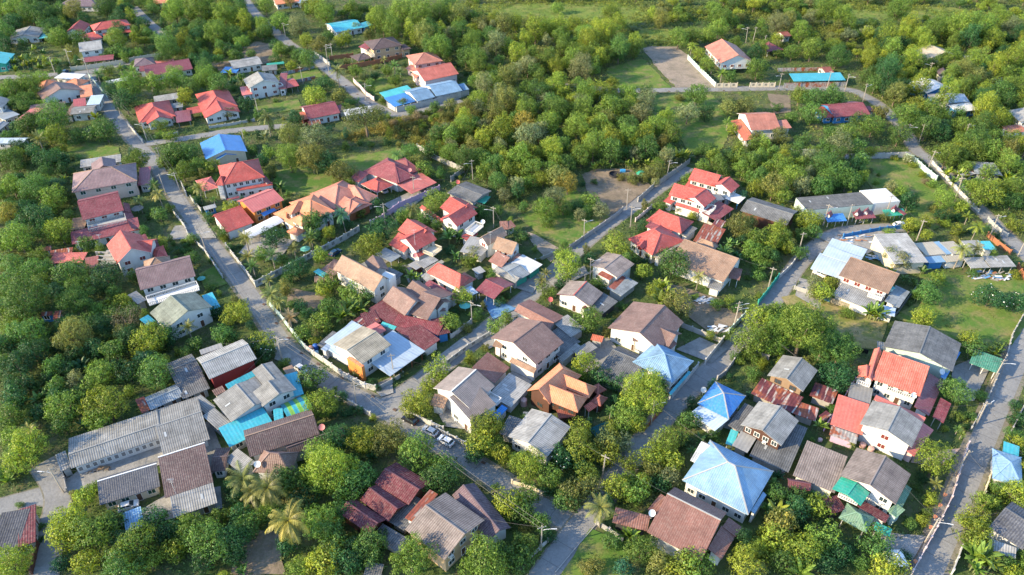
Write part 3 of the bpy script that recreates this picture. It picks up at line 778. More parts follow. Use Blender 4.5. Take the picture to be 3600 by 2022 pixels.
house('salmon_bungalow', 'house', 'the salmon-roofed house with the orange lean-to', 'house with a tiled salmon gabled roof, white gable end and an orange lean-to on its left',
      [('gable', (-170, 1312), (130, 1298), (110, 1120), 4.4, 3.0, 'salmon.t', 'white', {'fascia': 'vermil' if 0 else 'white', 'glass': 'greenglass'}), ('shed', (95, 1300), (240, 1285), (215, 1200), 4.0, 1.3, 'salmon.t', 'white', {'name': 'side_roof'}),
       ('shed', (-240, 1415), (-372, 1215), (-275, 1190), 2.8, .8, 'vermil.t', 'white', {'name': 'porch_roof'})])
house('grey_edge_house', 'house', None, 'white house with a grey roof cut by the right edge at the upper right', [('gable', (2530, 1225), (2412, 1110), (2640, 1060), 5.4, 1.4, 'lgrey.t', 'white'), ('shed', (2430, 1335), (2620, 1320), (2560, 1250), 2.8, .5, 'salmon.c', 'white', {'name': 'porch_roof'})])
house('blue_hut', 'hut', None, 'small pale blue hut with a purple-brown gabled roof in the trees at the upper right', [('gable', (1715, 760), (1690, 700), (1800, 690), 3, 1.2, 'purple.t', 'sky' if 0 else 'white')])
house('white_hut', 'hut', None, 'small open hut with a white tin roof right of the grey-brown gabled house', [('shed', (1990, 590), (2085, 585), (2065, 550), 2.6, .5, 'white.m', None)])
house('white_hut', 'hut', None, 'thin strip of white roof seen through trees near the right edge', [('shed', (2250, 808), (2412, 790), (2400, 770), 2.8, .4, 'white.m', 'white')])

K(0, 1)
h_ = house('brown_hip_house', 'house', 'the big brown hipped house by the left road', 'large pale peach two-storey house with a brown hipped roof and dark red side roof by the left road',
      [('hip', (722, 490), (1380, 372), (1270, 205), 6.4, 3.4, 'mauve.t', 'peach', {'glass': 'greenglass', 'win': {0: 4, 3: 1}, 'capc': 'tan'}), ('gable', (930, 290), (915, 200), (1160, 165), 6.4, 1.8, 'mauve.t', 'peach', {'name': 'rear_roof'}),
       ('shed', (1385, 418), (1502, 402), (1465, 232), 3.3, 1.0, 'maroon.m', 'grey', {'name': 'side_roof'})])
house('grey_long_shed', 'shed', None, 'long narrow grey corrugated shed roof directly behind the big brown hipped house', [('shed', (805, 240), (1215, 178), (1205, 102), 3, .7, 'lgrey.c', 'white')])
h_ = house('maroon_house', 'house', 'the maroon house with the grey balcony', 'white two-storey house with a dull maroon gabled roof, a grey balcony and wide red skirt roofs',
      [('gable', (832, 768), (1248, 668), (1185, 470), 6.2, 3.0, 'maroon.t', 'white', {'glass': 'redw', 'win': {0: 3}}), ('shed', (725, 1012), (1410, 858), (1340, 745), 2.9, 1.1, 'maroon.t', 'white', {'name': 'skirt_roof'}),
       ('shed', (1320, 690), (1300, 600), (1240, 610), 3, 1, 'maroon.t', 'white', {'name': 'side_roof'}), ('shed', (1410, 855), (1310, 665), (1240, 690), 2.9, 1.1, 'maroon.t', 'white', {'name': 'side_roof'}), ('shed', (700, 870), (850, 850), (830, 735), 3, .5, 'tan.c', 'grey', {'name': 'rear_roof'})])
balcony(h_, (900, 890), (1282, 795), (1225, 735), 3.6, 'grey', rail=1.1)
h_ = house('red_cross_house', 'house', 'the red cross-gabled house left of the road', 'white two-storey house with a bright red cross-gabled roof, red window awnings and a garden of clipped shrubs',
      [('gable', (1175, 1208), (1070, 1015), (1410, 905), 5.6, 3.4, 'red.t', 'white', {'glass': 'redw', 'win': {0: 2, 3: 2, 1: 2, 2: 2}, 'fascia': 'white'}), ('gable', (1360, 1095), (1520, 1085), (1470, 960), 5.4, 1.7, 'red.t', 'white', {'name': 'cross_roof', 'win': 0}),
       ('hip', (1570, 1178), (1695, 1142), (1640, 1020), 3, 1.0, 'red.t', 'white', {'name': 'porch_roof'}), ('shed', (1525, 1052), (1605, 1030), (1580, 965), 3, .8, 'maroon.t', 'white', {'name': 'side_roof'}), ('shed', (1430, 975), (1490, 955), (1470, 900), 3, .6, 'maroon.t', 'white', {'name': 'side_roof'})])
r_ = empty('unfinished_building', G(1050, 1150), 'unfinished grey concrete building with open roof beams left of the red cross-gabled house', 'building')
flatbox(r_, (1000, 1220), (1160, 1205), (1085, 1065), 0, 2.6, wall_mat('bare'), 'wall')
for q in range(4):
    flatbox(r_, (975-12*q+14, 1205-40*q), (1165-28*q, 1200-36*q), (1160-28*q, 1193-36*q), 2.6, 3.1, wall_mat('concrete'), 'roof_beam')
flatbox(r_, (955, 1090), (975, 1088), (935, 1085), 2.6, 3.5, wall_mat('bare'), 'chimney_block')
house('pale_red_shed', 'shed', None, 'low shed with a pale red corrugated roof left of the unfinished building', [('shed', (490, 1200), (825, 1195), (785, 1090), 2.6, .8, 'pinkred.c', 'grey')])
house('red_tin_shed', 'shed', None, 'small shed with a bright red tin roof directly beside the unfinished building', [('shed', (850, 1260), (985, 1235), (940, 1130), 2.6, .6, 'rust.m', 'grey')])
house('rusty_shed', 'shed', None, 'dark rusty tin shed in the trees at the far left of the red cross-gabled house', [('shed', (390, 1090), (515, 1065), (500, 1025), 2.4, .4, 'rust.r', 'grey'), ('shed', (500, 1125), (725, 1090), (715, 1040), 2.4, .4, 'rust.r', 'grey', {'name': 'low_roof'})])
h_ = house('brown_roof_house', 'house', 'the plain brown roof with the white balcony by the left road', 'white two-storey house with a plain dark brown gabled roof and a long white balcony',
      [('gable', (1412, 1470), (1968, 1328), (1895, 1120), 5.7, 3.0, 'mauve.t', 'white', {'win': {0: 4}}), ('hip', (1450, 1312), (1720, 1255), (1600, 1150), 5.4, 2.6, 'tan.t', 'white', {'name': 'rear_roof'})])
KC(450, 1180, 700, 1456)
K(0, 2)
balcony(h_, (1500, 180), (2010, 20), (1985, -45), 3.3, 'white', rail=1.0)
house('grey_flat_shed', 'shed', None, 'grey flat lean-to at the left end of the brown roof with the white balcony', [('shed', (1385, 165), (1475, 120), (1410, 10), 2.8, .5, 'grey.m', 'grey')])
house('green_roof_house', 'house', 'the grey-green roofed house by the left road', 'white house with a grey-green corrugated gabled roof and turquoise side roofs by the left road',
      [('gable', (1675, 415), (1505, 250), (1975, 50), 5.4, 2.3, 'mossgrey.c', 'white', {'win': {0: 3, 1: 2, 3: 2}}), ('shed', (2110, 225), (2215, 188), (2080, 60), 3.2, .8, 'cyan.m', 'white', {'name': 'side_roof'}), ('shed', (1475, 378), (1560, 330), (1500, 262), 3, .6, 'cyan.m', 'white', {'name': 'porch_roof'})])
house('rusty_hut', 'hut', None, 'tiny rusty tin hut deep in the trees at the left', [('shed', (400, 285), (515, 275), (520, 235), 2.4, .4, 'rust.r', 'blue'), ('shed', (530, 320), (600, 310), (590, 230), 2.6, .4, 'rust.r', 'grey', {'name': 'low_roof'})])
KC(450, 1180, 700, 1456)
house('wood_house', 'house', 'the grey corrugated roof over dark red plank walls', 'two-storey house with a grey corrugated gabled roof over dark red plank walls, nearest the left road bend',
      [('gable', (595, 318), (942, 168), (830, 28), 5.6, 1.6, 'lgrey.c', 'redw', {'win': 0}), ('gable', (345, 348), (545, 265), (500, 118), 3, 1.0, 'dgrey.c', 'grey', {'name': 'low_roof'}), ('shed', (535, 140), (695, 85), (672, 55), 3, .3, 'lgrey.m', 'white', {'name': 'rear_roof'}),
       ('shed', (400, 465), (600, 385), (520, 275), 2.8, .4, 'dgrey.c', 'grey', {'name': 'low_roof'})])
house('blue_grey_house', 'house', 'the big grey roof beside the blue sheds', 'white house with a large grey-brown corrugated gabled roof ringed by bright blue metal lean-to roofs',
      [('gable', (755, 632), (622, 470), (920, 248), 4.6, 1.2, 'grey.c', 'white', {'win': 0}), ('gable', (1070, 460), (905, 258), (1085, 225), 5.8, .6, 'grey.c', 'white', {'name': 'upper_roof', 'win': 0}),
       ('gable', (985, 520), (905, 420), (1212, 370), 5.8, 1.3, 'grey.c', 'white', {'name': 'front_roof', 'win': {0: 2, 3: 2, 1: 2, 2: 2}}), ('shed', (742, 815), (1072, 655), (960, 535), 3.0, .8, 'cyan.m', 'grey', {'name': 'blue_roof'}),
       ('shed', (1072, 655), (1142, 640), (1055, 540), 3, .6, 'cyan.m', 'white', {'name': 'blue_roof', 'post': False}), ('shed', (735, 392), (1005, 255), (1000, 212), 3.2, .4, 'cyan.m', 'white', {'name': 'blue_roof'}),
       ('shed', (1180, 455), (1285, 425), (1150, 285), 3.2, .4, 'cyan.m', 'white', {'name': 'blue_roof'}), ('shed', (660, 690), (750, 630), (660, 510), 3.4, .5, 'grey.c', 'grey', {'name': 'low_roof'})])
house('grey_low_shed', 'shed', None, 'low grey corrugated shed between the big grey roof and the dormitory block', [('shed', (565, 570), (640, 520), (580, 400), 2.7, .5, 'grey.c', 'grey'), ('shed', (640, 440), (715, 405), (690, 365), 2.9, .3, 'brown.c', 'grey', {'name': 'low_roof'})])
q0, q1, q2 = (1172, 615), (1355, 535), (1290, 430)
st_ = []
for q in range(6):
    f0, f1 = q/6, (q+1)/6
    a_ = tuple(q0[i]+(q1[i]-q0[i])*f0 for i in (0, 1)); b_ = tuple(q0[i]+(q1[i]-q0[i])*f1 for i in (0, 1))
    st_.append(('arch', a_, b_, (b_[0]-65, b_[1]-105), 2.6, 1.3, 'cyan.m' if q % 2 == 0 else 'leafgreen.m', None, {'th': .06, 'name': 'stripe', 'post': q in (0, 5)}))
house('striped_canopy', 'canopy', 'the blue and green striped canopy', 'barrel shaped canopy striped in bright blue and green behind the bushy street tree', st_)
house('grey_ribbed_shed', 'shed', None, 'low ribbed grey shed roof with a rusty end, left of the dark red plank house', [('gable', (165, 545), (405, 440), (350, 355), 2.7, .7, 'greyblue.c', 'grey'), ('shed', (100, 568), (165, 540), (120, 440), 2.6, .4, 'rust.r', 'grey', {'name': 'rusty_roof'})])
house('tan_carport', 'carport', None, 'flat tan fabric carport beside the road at the left bend, white car under its edge', [('shed', (1195, 345), (1262, 318), (1185, 218), 2.5, .1, 'tan.m', None)])
K(0, 3)
house('dormitory', 'building', 'the long grey-roofed dormitory', 'long single-storey white row building with a ribbed grey roof, a row of dark doors and a paved yard',
      [('gable', (715, 375), (1640, 60), (1550, -208), 3.2, 1.3, 'grey.c', 'white', {'win': {0: 12}, 'rf': .32, 'glass': 'grey', 'door': False}), ('gable', (1640, 245), (2110, 80), (1968, -345), 2.9, 1.6, 'grey.c', 'white', {'name': 'end_roof', 'rf': .52, 'win': 0}),
       ('shed', (612, 405), (715, 360), (690, 180), 2.6, .3, 'grey.c', 'grey', {'name': 'low_roof'})])
house('blue_brown_house', 'house', 'the low house with the blue-brown tiled roof', 'long low cream house with a glossy tiled roof that fades from blue to brown',
      [('gable', (1002, 745), (1610, 555), (1580, 300), 3.0, 1.4, 'slate.t', 'cream', {'win': {0: 4}, 'glass': 'greenglass', 'capc': 'white', 'rf': .72})])
house('dark_tile_house', 'house', 'the dark brown tiled roof with the aerial mast', 'house with a steep dark brown tiled roof, white ridge, aerial mast and a ribbed grey lean-to in front',
      [('gable', (1660, 672), (2145, 510), (2030, 120), 3.6, 2.0, 'dbrown.t', 'white', {'win': 0, 'capc': 'white', 'rf': .82}), ('shed', (1745, 870), (2185, 720), (2125, 520), 2.8, .9, 'lgrey.c', 'bare', {'name': 'front_roof'}),
       ('gable', (2110, 408), (2265, 395), (2200, 170), 3, .8, 'dbrown.c', 'white', {'name': 'side_roof', 'win': {0: 1}})])
house('blue_carport', 'carport', 'the striped blue carport', 'small carport with a striped bright blue tin roof over a white car, between trees at the lower left', [('shed', (1265, 1015), (1450, 945), (1410, 755), 2.7, .5, 'pblue.c', None)])
house('dark_corner_shed', 'shed', 'the dark shed at the lower left corner', 'dark blue-grey shed with a maroon strip of roof at the lower left corner', [('shed', (180, 1170), (360, 1110), (365, 730), 3.2, .6, 'wine.c', 'bare'), ('shed', (-120, 1215), (182, 1165), (205, 790), 3.2, .6, 'slate.c', 'bare', {'name': 'dark_roof'})])

KC(560, 480)
h_ = house('blue_gable_house', 'house', 'the bright blue gabled house', 'cream house with a bright blue gabled roof and a small blue porch gable',
      [('gable', (598, 298), (525, 85), (1062, 20), 4.2, 2.2, 'blue.m', 'cream', {'fascia': 'white', 'win': {0: 2, 1: 2, 3: 2}}), ('gable', (745, 305), (712, 262), (1005, 240), 3.6, 1.2, 'blue.m', 'cream', {'name': 'porch_roof', 'fascia': 'white', 'win': 0})])
h_ = house('red_mansion', 'house', 'the white mansion with the big red roof', 'large white two-storey mansion with sweeping bright red hipped roofs, rows of narrow windows and a round corner',
      [('hip', (820, 628), (1365, 525), (1215, 300), 6.6, 3.6, 'red.t', 'white', {'win': {0: 6}, 'hf': .8}), ('hip', (835, 505), (780, 400), (1060, 320), 6.4, 2.4, 'red.t', 'white', {'name': 'rear_roof', 'win': 0}), ('hip', (720, 632), (825, 632), (830, 520), 6.6, 1.8, 'red.t', 'white', {'name': 'turret_roof', 'win': {0: 1}}),
       ('shed', (1000, 705), (1470, 625), (1460, 590), 3.3, .5, 'red.t', 'white', {'name': 'skirt_roof'}), ('shed', (1470, 620), (1370, 500), (1320, 530), 3.2, 1.6, 'maroon.t', 'white', {'name': 'side_roof'}),
       ('hip', (560, 715), (765, 660), (735, 500), 3.2, 1.0, 'pinkred.t', None, {'name': 'carport_roof', 'fascia': 'white', 'postm': 'white'}), ('shed', (880, 830), (1040, 790), (1020, 770), 2.8, .3, 'maroon.t', 'white', {'name': 'porch_roof'})])
house('orange_wall_house', 'house', 'the orange-walled house with the patched red roof', 'house with orange walls, cream windows and a patched crimson roof right in front of the white mansion',
      [('gable', (1210, 985), (1615, 820), (1500, 640), 5.2, 1.6, 'pinkred.m', 'orange', {'frame': 'cream', 'win': {0: 3}, 'rf': .6}), ('shed', (1355, 1030), (1515, 950), (1500, 900), 2.8, .5, 'blue.m', None, {'name': 'awning'})])
house('small_red_house', 'house', 'the small red roof by the arched white carport', 'small white house with a two-step bright red gabled roof beside the long white carport',
      [('gable', (878, 1240), (1228, 1112), (1135, 880), 3.3, 1.9, 'red.t', 'white', {'rf': .78, 'win': 0})])
house('white_arch_carport', 'carport', 'the long arched white carport', 'long white arched carport roof in front of the orange hipped house', [('arch', (1175, 1320), (1615, 1095), (1500, 1020), 2.7, .9, 'white.m', None)])
house('guard_booth', 'booth', None, 'small blue booth with a white sheet roof behind the street wall in front of the white mansion', [('shed', (585, 955), (742, 915), (700, 875), 2.5, .2, 'lgrey.m', 'blue')])
h_ = house('orange_hip_house', 'house', 'the orange hipped house behind the palms', 'white two-storey house with stacked orange hipped roofs, half hidden by palms and a feathery tree',
      [('hip', (1950, 1085), (2270, 965), (1920, 770), 5.6, 2.6, 'orange.t', 'white', {'hf': .8}), ('hip', (1700, 1010), (1605, 945), (1890, 800), 5.8, 2.0, 'orange.t', 'white', {'name': 'front_roof'}), ('hip', (1840, 1165), (1680, 1075), (1840, 1000), 5.2, 1.4, 'orange.t', 'white', {'name': 'wing_roof'}),
       ('hip', (1640, 1080), (1475, 1000), (1590, 880), 3.2, 1.6, 'orange.t', 'white', {'name': 'side_roof', 'win': 0}), ('shed', (1740, 1168), (1610, 1090), (1660, 1060), 3.0, .8, 'orange.t', 'white', {'name': 'skirt_roof'}), ('hip', (1790, 1285), (1640, 1235), (1760, 1170), 3, 1.1, 'orange.t', 'white', {'name': 'porch_roof', 'win': 0})])
K(1, 1)
h_ = house('salmon_hip_house', 'house', 'the large salmon hipped house', 'large low house with broad salmon hipped roofs between the orange house and the crimson house',
      [('hip', (785, 655), (542, 502), (905, 382), 3.6, 3.4, 'salmon.t', 'white', {'win': 0}), ('hip', (1110, 600), (1225, 525), (955, 375), 3.6, 3.2, 'salmon.t', 'white', {'name': 'side_roof', 'win': 0}), ('gable', (925, 716), (780, 640), (1000, 520), 3.3, 2.0, 'salmon.t', 'white', {'name': 'front_roof', 'win': 0}), ('hip', (932, 714), (1168, 605), (1050, 500), 3.3, 2.4, 'salmon.t', 'owood', {'name': 'wing_roof', 'win': 0})])
h_ = house('crimson_hip_house', 'house', 'the crimson hipped house with the open carport', 'wide house with crimson hipped roofs, a square carport with a silver car and a pink-red lean-to canopy',
      [('hip', (1420, 400), (1080, 275), (1345, 145), 3.8, 3.2, 'maroon.t', 'white', {'win': 0}), ('hip', (1440, 392), (1600, 325), (1420, 180), 4.0, 2.6, 'maroon.t', 'white', {'name': 'wing_roof', 'win': 0}), ('hip', (1545, 298), (1658, 262), (1480, 140), 4.2, 2.0, 'maroon.t', 'white', {'name': 'rear_roof', 'win': 0}),
       ('hip', (1212, 492), (1055, 405), (1235, 335), 3.0, 1.5, 'red.t', None, {'name': 'carport_roof', 'postm': 'white', 'fascia': 'white'}), ('shed', (1565, 502), (1818, 388), (1660, 280), 2.8, .7, 'pinkred.t', None, {'name': 'canopy_roof'}), ('shed', (1035, 385), (932, 352), (1085, 280), 3, .8, 'maroon.t', 'white', {'name': 'side_roof', 'win': 0})])
house('grey_bare_house', 'house', 'the bare grey house with the dark corrugated roof', 'unpainted grey house with a low dark corrugated roof, green net behind, next to the corner of the boundary wall',
      [('gable', (2182, 595), (1922, 492), (2105, 372), 3.6, .7, 'dgrey.c', 'bare', {'fascia': 'concrete'}), ('shed', (2300, 600), (2360, 530), (2250, 420), 2.6, .2, 'green.m', None, {'name': 'awning', 'post': False})])
h_ = house('red_gable_house', 'house', 'the upper one of the two red cross-gabled houses', 'upper one of two alike white houses with red cross-gabled roofs and small balconies, nearest the bare grey house',
      [('gable', (2020, 742), (1848, 640), (1985, 505), 5.6, 2.3, 'red.t', 'white', {'win': 0}), ('gable', (2022, 832), (2228, 700), (2120, 590), 5.4, 2.4, 'red.t', 'white', {'name': 'cross_roof', 'win': {0: 2, 3: 1, 1: 1, 2: 1}}), ('shed', (1870, 800), (1645, 640), (1680, 620), 2.8, .6, 'red.t', 'white', {'name': 'porch_roof', 'win': 0}),
       ('shed', (1960, 810), (1855, 755), (1900, 730), 2.9, .7, 'maroon.t', 'white', {'name': 'skirt_roof', 'win': 0}), ('shed', (2110, 970), (2235, 905), (2190, 860), 2.7, .5, 'red.m', 'white', {'name': 'front_roof'})])
balcony(h_, (2180, 920), (2288, 830), (2240, 775), 3.4)
h_ = house('red_gable_house', 'house', 'the lower one of the two red cross-gabled houses', 'lower one of two alike white houses with red cross-gabled roofs, dark-floored balcony and grey tin lean-tos in front',
      [('gable', (1490, 1090), (1332, 1010), (1480, 860), 3.4, 2.0, 'red.t', 'white', {'name': 'low_roof', 'win': 0}), ('gable', (1620, 985), (1425, 865), (1565, 735), 5.6, 2.3, 'red.t', 'white', {'win': 0}), ('gable', (1605, 1075), (1820, 960), (1700, 815), 5.4, 2.5, 'red.t', 'white', {'name': 'cross_roof', 'win': {0: 2, 3: 1, 1: 1, 2: 1}}),
       ('shed', (1635, 1140), (1735, 1085), (1700, 1045), 2.9, .7, 'red.m', 'white', {'name': 'skirt_roof', 'win': 0}), ('shed', (1355, 1190), (1460, 1125), (1320, 1030), 2.7, .2, 'greyblue.m', None, {'name': 'carport_roof'}),
       ('shed', (1690, 1250), (1835, 1168), (1760, 1110), 2.7, .3, 'lgrey.c', 'grey', {'name': 'tin_roof'}), ('flat', (1610, 1265), (1700, 1215), (1640, 1155), 2.6, .05, 'lgrey.m', 'brownw', {'name': 'flat_roof', 'win': 0})])
balcony(h_, (1780, 1130), (1870, 1060), (1800, 990), 3.4, 'cream')
KC(1100, 840)
h_ = house('brown_cross_house', 'house', 'the brown cross-gabled house with the white end wall', 'white house with a light brown cross-gabled roof, small dormer and a square white corner room',
      [('gable', (790, 680), (262, 395), (370, 190), 5.4, 2.9, 'tan.t', 'white', {'rf': .55, 'win': {0: 0, 1: 1, 3: 1}}), ('gable', (660, 610), (510, 505), (660, 390), 5.2, 1.2, 'tan.t', 'white', {'name': 'dormer_roof', 'win': 0}), ('gable', (985, 400), (890, 240), (690, 330), 5.2, 1.6, 'brown.t', 'white', {'name': 'cross_roof', 'win': 0}),
       ('shed', (270, 395), (340, 280), (240, 300), 3.0, .5, 'brown.c', 'grey', {'name': 'low_roof', 'win': 0}), ('shed', (100, 395), (270, 480), (330, 330), 2.9, .4, 'brown.c', 'grey', {'name': 'low_roof', 'win': 0}), ('shed', (1040, 560), (1170, 450), (990, 360), 3, .6, 'dgrey.c', 'grey', {'name': 'rear_roof', 'win': 0})])
flatbox(h_, (985, 535), (1068, 460), (960, 400), 0, 6.0, wall_mat('white'), 'corner_room')
house('green_sheet_shed', 'shed', None, 'lean-to with a bright turquoise green sheet roof at the left of the brown cross-gabled house', [('shed', (130, 495), (195, 455), (70, 385), 2.6, .2, 'turq.m', None), ('shed', (20, 560), (260, 530), (130, 470), 2.4, .1, 'tan.c', None, {'name': 'low_roof'})])
h_ = house('long_red_roof_house', 'house', 'the long red hipped roof with the crimson carport', 'white house with a long brick-red hipped roof, crimson carport at the street and blue driveway',
      [('hip', (1895, 645), (1475, 435), (1640, 320), 4.0, 2.6, 'red.t', 'white', {'hf': .7}), ('hip', (1900, 645), (2110, 520), (1980, 420), 4.0, 1.6, 'rust.t', 'white', {'name': 'wing_roof', 'win': 0}), ('gable', (2345, 780), (2105, 660), (2360, 470), 3.0, 1.2, 'maroon.m', None, {'name': 'carport_roof', 'postm': 'white'}),
       ('shed', (1810, 790), (1440, 585), (1520, 535), 2.8, .4, 'maroon.m', 'white', {'name': 'side_roof', 'win': 0}), ('shed', (2060, 730), (2140, 690), (2030, 610), 2.8, .3, 'sky.c', None, {'name': 'awning'})])
house('grey_tin_shed', 'shed', None, 'low grey and tan tin shed roof at the upper end of the long red hipped roof', [('shed', (1480, 420), (1700, 300), (1720, 240), 2.7, .3, 'sand.c', 'grey'), ('shed', (1390, 470), (1480, 560), (1560, 500), 2.6, .2, 'lgrey.c', 'grey', {'name': 'low_roof'})])
house('grey_van_shed', 'shed', None, 'small boxy shed with a white sheet roof behind the crimson carport', [('flat', (2130, 460), (2235, 420), (2140, 362), 2.5, .1, 'lgrey.m', 'grey')])
h_ = house('twin_brown_house', 'house', 'the brown roofed house with the wide crimson side roof', 'house with a purple-brown gabled roof, striped sunlit patches and a wide crimson corrugated side roof',
      [('gable', (1190, 992), (900, 790), (1110, 575), 4.4, 2.6, 'brown.t', 'white', {'win': 0}), ('gable', (1480, 1050), (1245, 960), (1380, 545), 4.2, 2.8, 'brown.t', 'white', {'name': 'cross_roof', 'rf': .5, 'win': {1: 1, 3: 1}}), ('gable', (1790, 815), (1380, 545), (1110, 580), 4.6, 1.4, 'brown.t', 'white', {'name': 'rear_roof', 'win': 0}),
       ('shed', (1440, 1446), (720, 905), (880, 745), 3.0, .5, 'wine.c', 'white', {'name': 'side_roof', 'win': 0}), ('shed', (1620, 1240), (1030, 1110), (1180, 985), 3.2, .6, 'maroon.c', 'blue', {'name': 'crimson_roof', 'win': 0}), ('shed', (1780, 1210), (1610, 1250), (1480, 1050), 3.2, .4, 'wine.c', 'blue', {'name': 'front_roof', 'win': 0}), ('hip', (1600, 940), (1720, 930), (1690, 870), 3.0, .7, 'brown.t', None, {'name': 'porch_roof', 'postm': 'white'})])
K(1, 2)
h_ = house('corner_house', 'house', 'the corner house with the white flat roofs', 'house at the street corner with a beige corrugated gabled roof, orange side wall and wide flat white carport roof',
      [('gable', (1065, 768), (1362, 570), (1075, 378), 5.8, 1.3, 'sand.c', 'white', {'win': {0: 2}, 'over': .5}), ('shed', (700, 640), (1010, 350), (960, 330), 3.1, .2, 'sky.m', 'white', {'name': 'rear_roof', 'win': 0}), ('shed', (690, 605), (900, 720), (1000, 640), 3.0, .3, 'sky.m', 'white', {'name': 'white_roof', 'win': 0}),
       ('shed', (970, 335), (1075, 385), (780, 590), 3.2, .2, 'sky.m', 'white', {'name': 'white_roof', 'win': 0}), ('shed', (1348, 888), (1702, 636), (1408, 405), 3.0, .35, 'sky.m', None, {'name': 'carport_roof', 'postm': 'brick'}),
       ('shed', (615, 572), (690, 605), (860, 470), 2.9, .2, 'dgrey.c', 'dark', {'name': 'low_roof', 'win': 0})])
block(h_, 'flat', (915, 705), (1062, 800), (1085, 780), 5.0, .03, 'orange.m', 'orange', name='panel_top', wname='side_panel', over=.0, win=0, cap=False)
house('red_tin_shed', 'shed', None, 'small pink-red tin roof between the corner house and the wide crimson roof', [('gable', (1110, 395), (1200, 345), (1310, 425), 3.4, .5, 'pinkred.m', 'white', {'win': 0}), ('shed', (1250, 370), (1390, 420), (1290, 345), 3, .2, 'turq.m', 'white', {'name': 'green_roof', 'win': 0})])
house('dark_red_tin_shed', 'shed', None, 'low dark red tin roof with pale seams beside the banana plants', [('shed', (980, 330), (1120, 405), (1265, 330), 2.8, .3, 'wine.r', 'white', {'win': 0}), ('shed', (1115, 385), (1260, 340), (1130, 235), 3.0, .2, 'wine.c', 'grey', {'name': 'rear_roof', 'win': 0})])
KC(1450, 1080, 700, 1456)
h_ = house('white_split_house', 'house', 'the bright white house with the split dark roof', 'bright white two-storey house with a split dark grey roof edged in white and a small balcony, by the parked cars',
      [('gable', (152, 592), (336, 434), (604, 575), 6.0, 2.2, 'taupe.t', 'white', {'fascia': 'white', 'capc': 'white', 'win': {3: 1}}), ('shed', (425, 832), (612, 712), (430, 560), 5.0, 1.9, 'taupe.t', 'white', {'name': 'front_roof', 'fascia': 'white', 'win': {0: 0, 3: 2, 1: 2}, 'over': .15}),
       ('shed', (600, 556), (712, 440), (545, 333), 3.4, 1.8, 'rbrown.t', 'white', {'name': 'rear_roof', 'win': 0}), ('shed', (128, 714), (228, 740), (200, 640), 3.0, .9, 'tan.t', 'white', {'name': 'porch_roof', 'win': 0}),
       ('shed', (722, 732), (872, 568), (712, 476), 2.9, .5, 'lgrey.c', 'white', {'name': 'tin_roof', 'win': 0}), ('shed', (622, 816), (698, 738), (655, 712), 2.6, .2, 'blue.c', 'white', {'name': 'blue_awning', 'win': 0})])
balcony(h_, (615, 720), (652, 685), (580, 632), 3.4)
h_ = house('tall_brown_house', 'house', 'the tall white house with the plain brown gable', 'tall white two-storey house with a wide brown gabled roof and a strip of brown awning on its front',
      [('gable', (905, 420), (1108, 258), (752, 92), 6.2, 2.8, 'brown.t', 'white', {'fascia': 'brownw', 'win': {3: 2, 0: 3, 1: 2, 2: 0}}), ('shed', (650, 300), (585, 282), (690, 190), 4.8, 1.0, 'tan.t', None, {'name': 'side_roof', 'postm': 'wood'}), ('shed', (708, 398), (888, 482), (905, 448), 3.1, .5, 'tan.t', 'white', {'name': 'awning', 'win': 0, 'post': False})])
h_ = house('wooden_orange_house', 'house', 'the wooden house with the terracotta double roof', 'dark wooden house on stilts with terracotta orange double hipped roofs and striped awnings',
      [('half', (1235, 500), (1003, 708), (838, 612), 4.6, 2.7, 'orange.t', 'wood', {'frame': 'brown', 'win': {1: 1, 0: 1}}), ('half', (955, 668), (1207, 770), (1290, 668), 4.6, 2.2, 'orange.t', 'wood', {'name': 'front_roof', 'frame': 'brown', 'z0': 1.6, 'win': {0: 3, 1: 1}}), ('half', (1040, 560), (1290, 664), (1372, 597), 4.6, 1.9, 'orange.t', 'wood', {'name': 'rear_roof', 'frame': 'brown', 'z0': 1.6}),
       ('hip', (1355, 640), (1418, 605), (1385, 540), 3.4, 1.2, 'rust.t', 'wood', {'name': 'side_roof', 'win': 0}), ('hip', (1375, 725), (1428, 665), (1360, 625), 3.2, 1.0, 'rust.t', 'wood', {'name': 'side_roof', 'win': 0}), ('shed', (1290, 765), (1370, 712), (1320, 680), 2.8, .4, 'coral.c', None, {'name': 'awning'}), ('shed', (1070, 815), (1190, 800), (1130, 740), 2.4, .3, 'rust.t', 'wood', {'name': 'low_roof', 'win': 0})])
KC(1600, 780)
house('beige_roof_house', 'house', 'the white house with red roof trim', 'white house with a beige and grey gabled roof trimmed in red, dark lean-to roof on its right',
      [('gable', (1312, 938), (1482, 762), (1928, 905), 4.2, 1.9, 'taupe.c', 'white', {'fascia': 'coral' if 0 else 'redw', 'capc': 'red', 'win': {3: 3}}), ('shed', (1910, 1192), (2108, 1030), (1925, 905), 2.9, .6, 'dgrey.c', 'dark', {'name': 'lean_to_roof', 'win': 0}), ('shed', (1668, 1140), (1900, 960), (1870, 930), 3.2, .4, 'maroon.c', 'white', {'name': 'red_roof', 'win': 0})])
house('red_brown_shed', 'shed', 'the long red-brown roof behind the tall white house', 'long low building with a red-brown tiled roof and a grey tin extension behind the tall white house',
      [('gable', (765, 1150), (1228, 1392), (1405, 1222), 3.0, 1.2, 'rbrown.t', 'white', {'rf': .25, 'win': 0}), ('shed', (1500, 1492), (1692, 1382), (1410, 1222), 2.9, .4, 'lgrey.c', 'grey', {'name': 'tin_roof', 'win': 0})])
